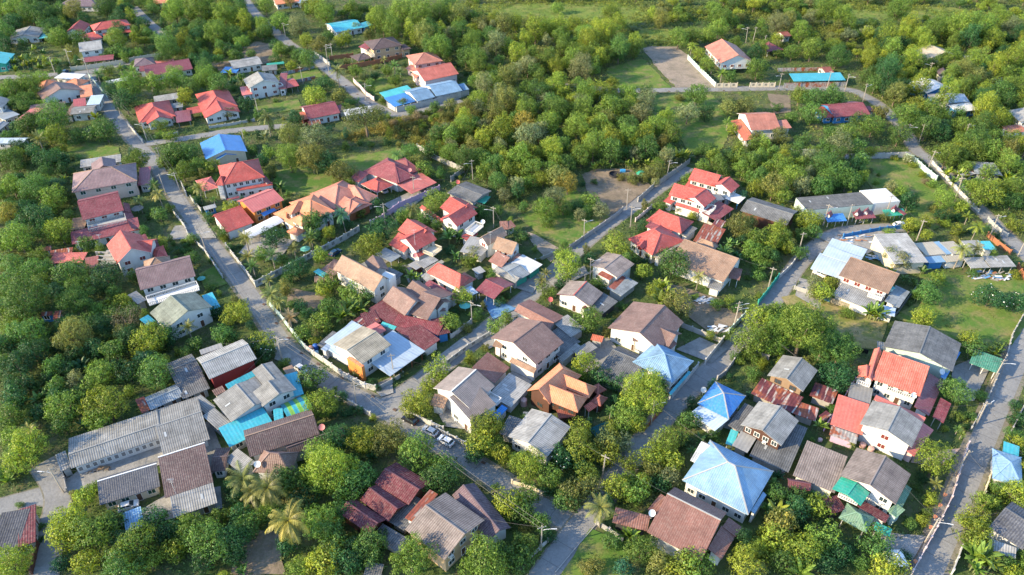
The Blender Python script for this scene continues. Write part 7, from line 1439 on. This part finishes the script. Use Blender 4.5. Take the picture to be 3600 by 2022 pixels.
def tent(x, y, w, z, top, col, label, name='garden_parasol', cat='parasol', seg=8):
    p = G(x, y); root = empty(name, p, label, cat)
    m = MB()
    ring = [(w*math.cos(2*math.pi*i/seg+.78), w*math.sin(2*math.pi*i/seg+.78), z) for i in range(seg)]
    for i in range(seg): m.poly([ring[i], ring[(i+1) % seg], (0, 0, top)]); m.poly([ring[(i+1) % seg], ring[i], (0, 0, top-.06)])
    m.obj('canopy', plain('canvas '+label[:5], col, .8), root)
    m = MB()
    if seg == 4:
        for q in ring: b_ = MB(); b_.tube([(q[0]*.95, q[1]*.95, 0), (q[0]*.95, q[1]*.95, z)], .04, 6); b_.obj('post', LAMPM, root)
        for q in ring: m.bar((q[0], q[1], z+.03), (0, 0, top+.04), .12, .05)
        m.obj('rib', DARKM, root)
    else: m.tube([(0, 0, 0), (0, 0, top)], .04, 6); m.obj('post', LAMPM, root)
K(3, 3); tent(1245, 1345, 2.6, 2.3, 3.6, (.72, .74, .76), 'square white gazebo with dark ribs beside the street wall', 'gazebo', 'gazebo', 4)
K(1, 2); tent(2105, 235, 1.7, 2.1, 2.8, (.10, .36, .30), 'round green garden parasol beside the blue driveway'); K(1, 1); tent(505, 1105, 1.6, 1.9, 2.5, (.25, .2, .17), 'round grey-brown parasol behind the white slotted wall'); K(0, 1); tent(1400, 700, 2.0, 2.0, 3.0, (.24, .22, .2), 'thatched grey parasol hut under the palms'); tent(1580, 710, .9, .9, 1.3, (.6, .6, .58), 'small white parasol table under the palms'); tent(2032, 1380, 1.2, 1.0, 1.25, (.55, .55, .53), 'round white garden table by the lawn')
def pile(x, y, w, n, cols, label, name='scrap_pile'):
    p = G(x, y); m = MB(); rr = random.Random(int(x))
    mats = [plain('scrap %d' % i, c, .7) for i, c in enumerate(cols)]
    for i in range(n):
        a = rr.uniform(-.5, .9); l = rr.uniform(.8, 2.6); c = Vector((rr.uniform(-w, w), rr.uniform(-w*.5, w*.5), rr.uniform(.1, .7)))
        d = Vector((math.cos(a), math.sin(a), rr.uniform(-.08, .08)))*l/2; m.bar(c-d, c+d, rr.uniform(.15, .8), .07, rr.randrange(len(mats)))
    o = m.obj(name, mats); o.location = p; tag(o, label, 'scrap pile', 'piles of builders scrap')
PC = [(.5, .5, .5), (.6, .62, .65), (.12, .28, .5), (.35, .16, .08), (.3, .28, .25)]
K(3, 1); pile(880, 960, 5, 40, PC, 'long pile of boards and sheets along the teal board fence'); pile(1090, 1150, 3, 30, [(.4, .15, .06), (.3, .3, .3), (.5, .45, .4)], 'heap of rusty scrap between the white sheds'); pile(2150, 1320, 4, 30, PC, 'pile of blue and white boards under the left ribbed canopy'); pile(2350, 1340, 3.5, 26, PC, 'pile of pale boards under the right ribbed canopy')
K(2, 1); pile(370, 260, 3.5, 60, [(.5, .5, .5), (.6, .6, .6), (.3, .3, .3), (.4, .42, .45)], 'heap of pale rubble and rubbish among the trees'); K(2, 2); pile(2060, 420, 2.5, 26, [(.15, .1, .07), (.2, .14, .1)], 'heap of brown brushwood in the bare garden'); pile(1930, 140, 2.2, 40, [(.4, .13, .08)], 'scatter of red-brown clay pots in the garden')
def crate(m, w, d, h): m.box(-w, -d, 0, w, d, h); m.box(-w-.06, -d-.06, h, w+.06, d+.06, h+.08)
K(2, 1); simple('blue_cage', 'cage', 'bright blue covered cage on the bare soil lot', 1112, 285, 0, lambda m: crate(m, .9, .6, .9), plain('blue sheet', (.04, .28, .6), .6)); simple('green_tarpaulin', 'tarpaulin', 'green tarpaulin heap on the bare soil lot', 1300, 300, 0, lambda m: m.lathe((0, 0, 0), [(1.9, 0), (1.5, .5), (.8, .9), (.2, 1.0)], 9), plain('green tarp', (.02, .28, .18), .6)); simple('black_net_pen', 'pen', 'round black netted pen on the bare soil lot', 1035, 320, 0, lambda m: m.lathe((0, 0, 0), [(2.2, 0), (2.2, .9), (2.1, .9), (2.0, .2)], 14), plain('black net', (.02, .02, .025), .8))
K(0, 3); simple('wooden_cart', 'cart', 'yellow-brown wooden table in the paved dormitory yard', 1052, 390, 0, lambda m: (m.box(-1.2, -.5, .7, 1.2, .5, .78), [m.box(a-.05, b-.05, 0, a+.05, b+.05, .7) for a in (-1.1, 1.1) for b in (-.4, .4)]), wall_mat('plank'))
def moto(x, y, label):
    p = G(x, y); root = empty('motorbike', p, label, 'motorbike', 'motorbikes', .3)
    for sx in (-.62, .62): m = MB(); m.tube([(sx, -.05, .3), (sx, .05, .3)], .3, 12); m.obj('wheel', DARKM, root)
    m = MB(); m.bar((-.6, 0, .35), (.35, 0, .5), .2, .25); m.bar((.35, 0, .5), (.62, 0, .95), .1); m.obj('body', plain('moto paint', (.3, .31, .33), .3), root)
    m = MB(); m.bar((-.6, 0, .78), (.15, 0, .76), .24, .12); m.obj('seat', DARKM, root); m = MB(); m.bar((.52, -.33, 1.0), (.52, .33, 1.0), .05); m.obj('handlebar', DARKM, root)
K(0, 3); moto(930, 425, 'motorbike left of the wooden table in the dormitory yard'); moto(985, 400, 'motorbike beside the wooden table in the dormitory yard'); K(3, 1); moto(925, 800, 'motorbike under the crimson shop awning')
K(3, 3)
for x, y, w in ((1775, 650, 'first'), (1725, 755, 'second'), (1675, 870, 'third'), (1630, 975, 'fourth'), (1475, 1320, 'fifth')):
    simple('flower_pot', 'flower pot', 'orange clay flower pot on the street wall, %s from the top' % w, x, y, 1.5, lambda m: m.lathe((0, 0, 0), [(.22, 0), (.36, .45), (.4, .5), (.3, .46)], 10), plain('clay', (.45, .17, .08), .8), 'clay pots on the street wall')
def person(x, y, shirt, trousers, label):
    p = G(x, y); me = bpy.data.meshes.new('person')
    J = [((0, 0, .95), .15), ((0, 0, 1.15), .15), ((0, 0, 1.38), .16), ((0, 0, 1.5), .06), ((0, .02, 1.6), .1), ((0, .02, 1.7), .09), ((.19, 0, 1.4), .06), ((.27, .03, 1.14), .045), ((.25, .16, .92), .035), ((-.19, 0, 1.4), .06), ((-.27, 0, 1.14), .045), ((-.28, .08, .9), .035), ((.1, 0, .88), .09), ((.11, .03, .48), .065), ((.11, 0, .08), .045), ((.12, .13, .03), .04), ((-.1, 0, .88), .09), ((-.12, -.04, .48), .065), ((-.12, -.1, .08), .045), ((-.13, .03, .03), .04)]
    E = [(0, 1), (1, 2), (2, 3), (3, 4), (4, 5), (2, 6), (6, 7), (7, 8), (2, 9), (9, 10), (10, 11), (0, 12), (12, 13), (13, 14), (14, 15), (0, 16), (16, 17), (17, 18), (18, 19)]
    me.from_pydata([j[0] for j in J], E, []); o = bpy.data.objects.new('person', me); COL.objects.link(o); o.location = p
    sk = o.modifiers.new('skin', 'SKIN')
    for v, j in zip(me.skin_vertices[0].data, J): v.radius = (j[1], j[1])
    me.skin_vertices[0].data[0].use_root = True
    o.modifiers.new('sub', 'SUBSURF').levels = 1
    m, n, b = new_mat('clothes '+label[:12]); tc = N(n, 'ShaderNodeTexCoord'); sp = N(n, 'ShaderNodeSeparateXYZ'); L(n, tc.outputs['Object'], sp.inputs[0])
    c1 = mixc(n, math_node(n, 'GREATER_THAN', sp.outputs[2], .95), trousers, shirt); c2 = mixc(n, math_node(n, 'GREATER_THAN', sp.outputs[2], 1.47), c1, (.35, .2, .14)); c3 = mixc(n, math_node(n, 'GREATER_THAN', sp.outputs[2], 1.66), c2, (.015, .012, .01))
    L(n, c3, b.inputs['Base Color']); me.materials.append(m); tag(o, label, 'person')
KC(1600, 780); person(2063, 925, (.7, .7, .68), (.06, .07, .1), 'person in a white shirt standing by the grey-roofed side shed')
K(0, 1); person(1978, 1285, (.6, .4, .05), (.1, .1, .12), 'person in a yellow top standing on the garden lawn')

# service wires from the poles to the houses nearest them, drain covers along the street
HR = [o for o in scene.objects if o.parent is None and o.get('category') in ('house', 'building')]
nw = 0
for p, h in POLES:
    if p.y > 260: continue
    near = sorted(HR, key=lambda o: (o.location-p).length)[:2]
    for o in near:
        if 6 < (o.location-p).length < 24:
            m = MB(); b = o.location+Vector((0, 0, 5.2)); a = p+Vector((0, 0, 7.4)); pts = [a.lerp(b, t/8)-Vector((0, 0, 2.4*(t/8)*(1-t/8))) for t in range(9)]
            m.tube([q-p for q in pts], .028, 4, cap=False); c = m.obj('service_wire', WIRE); c.location = p; tag(c, None, 'cable', 'service wires'); ix, iy = IMG(a.lerp(b, .5)); AUTO.append((c, 'thin sagging service wire', ix, iy, 'service wires'))
GRATE = plain('rusty grate', (.12, .075, .055), .8)
def drain(c, r, rows):
    K(c, r)
    for it in rows.split(';'):
        x, y = map(float, it.split()); p = G(x, y, .09); m = MB(); m.box(-.5, -.32, -.05, .5, .32, .03); [m.box(-.45, -.28+.14*q, .03, .45, -.22+.14*q, .05) for q in range(5)]
        o = m.obj('drain_cover', GRATE); o.location = p; o.rotation_euler = (0, 0, -.55); tag(o, None, 'drain cover', 'drain covers'); ix, iy = IMG(p); AUTO.append((o, 'rusty roadside drain cover', ix, iy, 'drain covers'))
drain(1, 2, '80 165;205 355;325 505;460 655;625 765;865 910;1175 1090;1395 1225'); drain(1, 3, '2285 315'); drain(3, 1, '2325 990'); drain(1, 0, '1020 950;905 860;685 700;1145 1038;320 435'); drain(2, 0, '1036 905;1308 922;1580 918;2130 910'); drain(3, 0, '485 888;880 965')
# ------------------------------------------------------------------ thickets, undergrowth and grass
KF()
def pmask(X, Y, poly):
    c = np.zeros(X.shape, bool); j = len(poly)-1
    for i in range(len(poly)):
        xi, yi = poly[i]; xj, yj = poly[j]
        if yi != yj: c ^= ((yi > Y) != (yj > Y)) & (X < (xj-xi)*(Y-yi)/(yj-yi)+xi)
        j = i
    return c
def grow(poly, k):
    cx = sum(p[0] for p in poly)/len(poly); cy = sum(p[1] for p in poly)/len(poly)
    out = []
    for x, y in poly:
        d = math.hypot(x-cx, y-cy); s = max(.1, (d+k)/d); out.append((cx+(x-cx)*s, cy+(y-cy)*s))
    return out
RSEG = [(a.x, a.y, b.x, b.y, w) for P, w in ROADS for a, b in zip(P[:-1], P[1:])]
def road_clear(X, Y, m=0.):
    ok = np.ones(X.shape, bool)
    for ax, ay, bx, by, w in RSEG:
        dx, dy = bx-ax, by-ay; t = np.clip(((X-ax)*dx+(Y-ay)*dy)/max(1e-9, dx*dx+dy*dy), 0, 1)
        ok &= np.hypot(X-ax-t*dx, Y-ay-t*dy) > w+m
    return ok
def house_clear(X, Y, m=0.):
    ok = np.ones(X.shape, bool)
    for f in FOOT: ok &= ~pmask(X, Y, grow(f, m) if m else f)
    return ok
def hides(x, y, h):
    # a tree here would stand in front of a roof seen from the air
    t = h/(CAMH-h); qx, qy = x+x*t, y+y*t
    return any(inpoly(qx, qy, f) or inpoly((x+qx)/2, (y+qy)/2, f) for f in FOOT)
TH = []
COUNT = {}
for o in list(scene.objects):
    if o.parent is None and 'category' in o.keys():
        k = o.name.split('.')[0]; COUNT[k] = COUNT.get(k, 0)+1
def scatter(poly, spacing, kinds, wmin, wmax, cols, lots_ok=False, cap=999, place='in the thicket'):
    W = [G(x, y) for x, y in poly]; P = [(p.x, p.y) for p in W]
    x0, x1 = min(p[0] for p in P), max(p[0] for p in P); y0, y1 = min(p[1] for p in P), max(p[1] for p in P)
    n = int((x1-x0)*(y1-y0)/(spacing*spacing)*2.2)
    X = RNG.uniform(x0, x1, n); Y = RNG.uniform(y0, y1, n)
    ok = pmask(X, Y, P) & road_clear(X, Y, wmin*.35) & house_clear(X, Y, wmin*.4)
    if not lots_ok:
        for nm, l in LOTS: ok &= ~pmask(X, Y, l)
    made = 0; TH.append((P, spacing))
    for x, y in zip(X[ok], Y[ok]):
        w = random.uniform(wmin, wmax)*random.uniform(.85, 1.2)
        if any((x-a)**2+(y-b)**2 < (.52*(w/2+r)+.2*spacing)**2 for a, b, r in PLANTS): continue
        k = random.choice(kinds)
        if hides(x, y, w*1.1):
            continue
        if COUNT.get(NAMES[k], 0) >= 296: k = next((q for q in 'btfkmsc' if COUNT.get(NAMES[q], 0) < 296), None)
        if k is None: return
        ix, iy = IMG((x, y, 3))
        if not (-60 < ix < 3660 and -80 < iy < 2120): continue
        COUNT[NAMES[k]] = COUNT.get(NAMES[k], 0)+1
        col = random.choice(cols)
        o = plant_tree(k, x, y, w, CW[col]); made += 1
        if made >= cap: return
up = 'bbllmog'
scatter([(690, 20), (1180, 60), (1250, 80), (1540, 100), (1610, 130), (1520, 205), (1340, 240), (1200, 260), (1180, 200), (1010, 120), (930, 90), (830, 60)], 6.5, 'bbtf', 4.5, 9.5, up)
scatter([(1190, 255), (1500, 235), (1580, 245), (1640, 300), (1720, 380), (1730, 410), (1640, 440), (1460, 430), (1380, 470), (1290, 540), (1250, 500), (1060, 370), (1180, 330)], 5.2, 'bbmft', 4, 8, up)
scatter([(1740, 395), (1860, 385), (1990, 395), (2150, 400), (2175, 480), (2060, 500), (1900, 500), (1860, 440), (1790, 420)], 5, 'bmf', 4, 8, 'bmmlg')
scatter([(2170, 110), (2576, 80), (2576, 640), (2480, 520), (2400, 450), (2310, 375), (2260, 300), (2200, 250), (2160, 215), (2170, 170)], 5.6, 'bbmt', 4.5, 9.5, 'bbmlld')
scatter([(1600, 20), (2000, 0), (2150, 80), (2170, 160), (2000, 150), (1880, 180), (1870, 90), (1700, 100), (1640, 100)], 9, 'bftk', 4, 9, up)
scatter([(2150, -10), (2600, -20), (2600, 130), (2400, 110), (2170, 140)], 10, 'bft', 4, 9, 'bblmg')
scatter([(1150, -20), (2160, -25), (2160, 15), (1600, 20), (1200, 30)], 13, 'bfs', 2.5, 7, up)
scatter([(0, 450), (170, 430), (190, 560), (100, 640), (250, 720), (350, 800), (440, 870), (350, 950), (160, 1030), (0, 1150)], 5.0, 'bmfbk', 4, 8.5, 'mmdbdt')
scatter([(0, 200), (90, 250), (170, 430), (0, 450)], 6, 'bm', 4, 8, 'mbd')
scatter([(240, 0), (620, 0), (700, 100), (760, 160), (560, 200), (300, 150)], 7, 'bmtf', 4, 9, 'bmmdl')
scatter([(0, -10), (250, -20), (250, 60), (0, 180)], 7, 'bm', 4, 8, 'mbd')
scatter([(130, 1290), (260, 1310), (400, 1300), (560, 1250), (700, 1180), (880, 1090), (950, 1150), (870, 1300), (960, 1380), (960, 1447), (700, 1447), (560, 1400), (170, 1447)], 4.2, 'mbbs', 3, 7, 'mmdbd')
scatter([(1170, 1080), (1260, 1060), (1380, 1150), (1480, 1080), (1600, 1130), (1720, 1120), (1700, 1240), (1540, 1310), (1450, 1270), (1250, 1190)], 3.6, 'mmbs', 2.6, 5, 'bmlod')
scatter([(1860, 790), (2010, 800), (2130, 880), (2150, 960), (2050, 930), (1900, 880)], 4, 'bf', 4, 7, 'bmm')
scatter([(1790, 500), (2060, 560), (2040, 620), (1960, 690), (1900, 700), (1850, 600)], 4.2, 'bms', 3, 6, 'bmlod')
scatter([(1000, 1380), (1330, 1250), (1400, 1330), (1330, 1447), (1000, 1447)], 4, 'mb', 3, 6, 'mdb')
scatter([(1560, 1330), (2300, 1250), (2220, 1447), (1560, 1447)], 4, 'mbs', 3, 6, 'mlod')
scatter([(2400, 1200), (2576, 1100), (2576, 1447), (2350, 1447)], 4, 'mbs', 2.5, 5, 'bml')
scatter([(0, 1160), (110, 1150), (130, 1240), (0, 1260)], 4, 'bs', 2, 4, 'bm')
scatter([(1000, 275), (1250, 290), (1210, 350), (1060, 372), (980, 330)], 3.6, 'ssf', 2, 4, 'olnby')
# garden shrubs over the whole village
scatter([(-20, 150), (1200, 150), (1320, 560), (1800, 380), (2600, 500), (2600, 1470), (-20, 1470)], 7.5, 'ssmk', 1.3, 3.2, 'mbdolt', cap=290)
# undergrowth: one mass of low leafy weeds wherever nothing else stands
ug, nu, ub = new_mat('weeds')
tc_ = N(nu, 'ShaderNodeNewGeometry'); at_ = N(nu, 'ShaderNodeAttribute'); at_.attribute_name = 'cv'
n1 = noise(nu, tc_.outputs['Position'], .035, 4); n2 = noise(nu, tc_.outputs['Position'], .15, 3)
cu = mixc(nu, ramp(nu, n1, .4, .62), (.062, .135, .026), (.150, .185, .036)); cu = mixc(nu, ramp(nu, n2, .55, .72), cu, (.22, .20, .065)); cu = mixc(nu, ramp(nu, n2, .45, .28), cu, (.042, .105, .026))
kv = N(nu, 'ShaderNodeCombineColor'); kk = math_node(nu, 'ADD', math_node(nu, 'MULTIPLY', at_.outputs['Fac'], .9), .55)
for i in range(3): L(nu, kk, kv.inputs[i])
cu = mixc(nu, 1., cu, kv.outputs[0], 'MULTIPLY'); L(nu, cu, ub.inputs['Base Color']); ub.inputs['Roughness'].default_value = .7
tr_ = N(nu, 'ShaderNodeBsdfTranslucent'); L(nu, cu, tr_.inputs[0]); ms_ = N(nu, 'ShaderNodeMixShader'); ms_.inputs[0].default_value = .25
L(nu, ub.outputs[0], ms_.inputs[1]); L(nu, tr_.outputs[0], ms_.inputs[2]); L(nu, ms_.outputs[0], nu.nodes['Material Output'].inputs[0])
def img_np(X, Y):
    vy = Y; dep = vy*math.cos(PITCH)+CAMH*math.sin(PITCH)
    return 1800+X*FPX/dep, 1011-FPX*(vy*math.sin(PITCH)-CAMH*math.cos(PITCH))/dep
def tufts(name, X, Y, R, per, leaf, hgt, upright, mat=None):
    n = len(X); ri = np.repeat(R, per); m = n*per
    a = RNG.uniform(0, 2*math.pi, m); u = np.sqrt(RNG.uniform(0, 1, m)); zc = (1-u*u)*RNG.uniform(.55, 1.1, m)
    C = np.stack([np.repeat(X, per)+np.cos(a)*u*ri, np.repeat(Y, per)+np.sin(a)*u*ri, zc*ri*hgt+.04], 1)
    Nn = np.stack([np.cos(a)*u, np.sin(a)*u, np.full(m, upright)+zc*.3], 1)+RNG.normal(scale=.45, size=(m, 3))
    S = leaf*RNG.uniform(.6, 1.4, m)*np.clip(ri/.7, .7, 1.5)
    cv = np.clip(np.repeat(RNG.normal(.5, .2, n), per)+RNG.normal(scale=.15, size=m), 0, 1)
    o = link(name, quads_mesh(name, C, Nn, S, mat or ug, cv, .5)); return o
def field(y0, y1, sp):
    hw = (y1*math.cos(PITCH)+CAMH*math.sin(PITCH))*1900/FPX
    nx = int(2*hw/sp); ny = int((y1-y0)/sp)
    gx, gy = np.meshgrid(np.arange(nx), np.arange(ny)); X = (-hw+(gx+RNG.random(gx.shape))*sp).ravel(); Y = (y0+(gy+RNG.random(gy.shape))*sp).ravel()
    ix, iy = img_np(X, Y); ok = (ix > -60) & (ix < 3660) & (iy > -80) & (iy < 2110)
    return X[ok], Y[ok]
XS, YS = [], []
for y0, y1, sp in ((70, 170, 1.35), (170, 280, 1.8), (280, 470, 2.5)):
    X, Y = field(y0, y1, sp); XS.append(X); YS.append(Y)
X = np.concatenate(XS); Y = np.concatenate(YS)
ok = road_clear(X, Y, .1) & house_clear(X, Y, -.3)
inl = np.zeros(X.shape, bool); fl_ = np.zeros(X.shape, bool)
for nm, l in LOTS:
    pm = pmask(X, Y, l)
    if nm == 'field': fl_ |= pm
    else: inl |= pm
ok &= ~inl; ok &= ~fl_ | (RNG.random(X.shape) < .65)
X, Y = X[ok], Y[ok]; R = RNG.uniform(.45, 1.15, len(X))*np.clip(Y/190, .8, 1.7)
tag(tufts('undergrowth', X, Y, R, 13, .36, .75, .5), 'low leafy weeds and undergrowth between the houses and trees', 'undergrowth', kind='stuff')
BX, BY = [], []
for P, sp in TH[:-1]:
    x0, x1 = min(p[0] for p in P), max(p[0] for p in P); y0, y1 = min(p[1] for p in P), max(p[1] for p in P)
    s_ = 2.3 if y0 < 200 else 3.0; n = int((x1-x0)*(y1-y0)/s_**2); X = RNG.uniform(x0, x1, n); Y = RNG.uniform(y0, y1, n); ix, iy = img_np(X, Y)
    k = pmask(X, Y, P) & road_clear(X, Y, 1.2) & house_clear(X, Y, 1.5) & house_clear(X*1.025, Y*1.025) & (ix > -60) & (ix < 3660) & (iy > -80) & (iy < 2110)
    for nm, l in LOTS: k &= ~pmask(X, Y, l)
    BX.append(X[k]); BY.append(Y[k])
X = np.concatenate(BX); Y = np.concatenate(BY)
tag(tufts('thicket', X, Y, RNG.uniform(.9, 2.1, len(X))*np.clip(Y/230, .75, 1.25), 42, .30, 1.25, .25), 'dense bushy scrub filling the gaps under and between the trees', 'thicket', kind='stuff')
P = [(p.x, p.y) for p in (G(*q) for q in [(1000, 300), (1060, 282), (1190, 290), (1330, 262), (1360, 300), (1220, 345), (1180, 372), (1070, 372), (985, 345), (900, 360), (860, 345)])]
n = 5200; X = RNG.uniform(min(p[0] for p in P), max(p[0] for p in P), n); Y = RNG.uniform(min(p[1] for p in P), max(p[1] for p in P), n); k = pmask(X, Y, P) & road_clear(X, Y, .8)
k &= (np.sin(X*.21+Y*.13)+np.sin(Y*.31-X*.07)+RNG.normal(scale=.5, size=n)) > -.5
do = tufts('dry_scrub', X[k], Y[k], RNG.uniform(.6, 1.5, k.sum()), 26, .30, 1.3, .2, LEAF); do.color = (.235, .205, .055, 1)
tag(do, 'yellowish dry scrub and tall grass on the waste ground behind the crimson roofs', 'scrub', kind='stuff')
P = [(p.x, p.y) for p in (G(*q) for q in [(1150, -30), (2610, -30), (2600, 120), (2170, 150), (1990, 150), (1880, 100), (1600, 120), (1520, 130), (1180, 80)])]
n = 16000; X = RNG.uniform(min(p[0] for p in P), max(p[0] for p in P), n); Y = RNG.uniform(min(p[1] for p in P), max(p[1] for p in P), n); k = pmask(X, Y, P) & road_clear(X, Y, .8) & house_clear(X, Y, 1)
k &= (np.sin(X*.045+Y*.11)+np.sin(Y*.13-X*.03)+RNG.normal(scale=.4, size=n)) > .1
do = tufts('meadow_scrub', X[k], Y[k], RNG.uniform(.7, 2.0, k.sum()), 24, .42, 1.0, .25, LEAF); do.color = (.175, .215, .045, 1)
tag(do, 'pale green low scrub over the far grassland along the top edge', 'scrub', kind='stuff')
GX, GY = [], []
for nm, l in LOTS:
    if nm not in ('lawn', 'dry_lot', 'field'): continue
    x0, x1 = min(p[0] for p in l), max(p[0] for p in l); y0, y1 = min(p[1] for p in l), max(p[1] for p in l)
    sp = .75 if y0 < 200 else 1.3 if nm == 'lawn' else 2.0
    n = int((x1-x0)*(y1-y0)/sp**2); X = RNG.uniform(x0, x1, n); Y = RNG.uniform(y0, y1, n); k = pmask(X, Y, l) & road_clear(X, Y, .2) & house_clear(X, Y)
    if nm == 'dry_lot': k &= RNG.random(n) < .5
    GX.append(X[k]); GY.append(Y[k])
X = np.concatenate(GX); Y = np.concatenate(GY)
pk = RNG.random(len(X)) < .03
tag(tufts('weeds', X[pk], Y[pk], RNG.uniform(.4, 1.0, pk.sum()), 16, .3, .8, .4), 'scattered weeds standing in the grass of the open lots', 'weeds', kind='stuff')
tag(tufts('grass', X, Y, RNG.uniform(.25, .6, len(X)), 6, .26, .45, .35), 'short grass on the open lots', 'grass', kind='stuff')
# ------------------------------------------------------------------ labels: trim the long ones, tell plants, walls and poles apart by what stands near
WEAK = {'the', 'a', 'its', 'of', 'at', 'in', 'on', 'by', 'and', 'with', 'upper', 'lower', 'between', 'behind', 'beside', 'near', 'cut', 'just'}
CONN = {'with', 'and', 'beside', 'near', 'in', 'by', 'at', 'on', 'between', 'behind', 'under', 'ringed', 'along', 'below', 'around', 'next', 'that', 'joined', 'edged', 'trimmed', 'among', 'half'}
def trim(s, k=16):
    w = s.split()
    if len(w) <= k: return s
    for i in range(k, 5, -1):
        if (w[i-1].endswith(',') or w[i] in CONN) and w[i-1] not in WEAK and not (w[i] == 'and' and 'between' in w[max(0, i-6):i]): break
    w = w[:i]
    if 'between' in w and 'and' not in w[w.index('between'):]: w = w[:w.index('between')]
    while w and w[-1] in WEAK: w.pop()
    return ' '.join(w).rstrip(',')
for o in list(scene.objects):
    if o.parent is None and 'label' in o.keys(): o['label'] = trim(o['label'])
LM2 = [(x, y, t) for x, y, t in LAND if len(t.split()) <= 6]
buck = {}
for o, d, ix, iy, grp in AUTO:
    o['group'] = grp
    for best in sorted(LM2, key=lambda l: math.hypot(l[0]-ix, (l[1]-iy)*1.25)):
        dx, dy = ix-best[0], iy-best[1]
        rel = ('left of' if dx < 0 else 'right of') if abs(dx) > abs(dy)*1.2 else ('above' if dy < 0 else 'below')
        if math.hypot(dx, dy) > 420 and len(d.split()) < 5: rel = 'well '+rel
        b = buck.setdefault((d, rel, best[2]), [])
        if len(b) < 12: break
    b.append((ix, iy, o))
ORD = ['first', 'second', 'third', 'fourth', 'fifth', 'sixth', 'seventh', 'eighth', 'ninth', 'tenth', 'eleventh', 'twelfth']
for (d, rel, lm), lst in buck.items():
    xs = [l[0] for l in lst]; ys = [l[1] for l in lst]
    hor = max(xs)-min(xs) >= max(ys)-min(ys)
    lst.sort(key=(lambda l: l[0]) if hor else (lambda l: l[1]))
    n = len(lst)
    for i, (ix, iy, o) in enumerate(lst):
        pos = '' if n == 1 else ('leftmost' if hor else 'uppermost') if i == 0 else ('rightmost' if hor else 'lowest') if i == n-1 else ORD[i]+(' from left' if hor else ' from top')
        s = f"{pos} {d} {rel} {lm}".strip()
        if len(s.split()) > 16: s = s.replace('well ', '').replace('pair of ', '')
        o['label'] = s
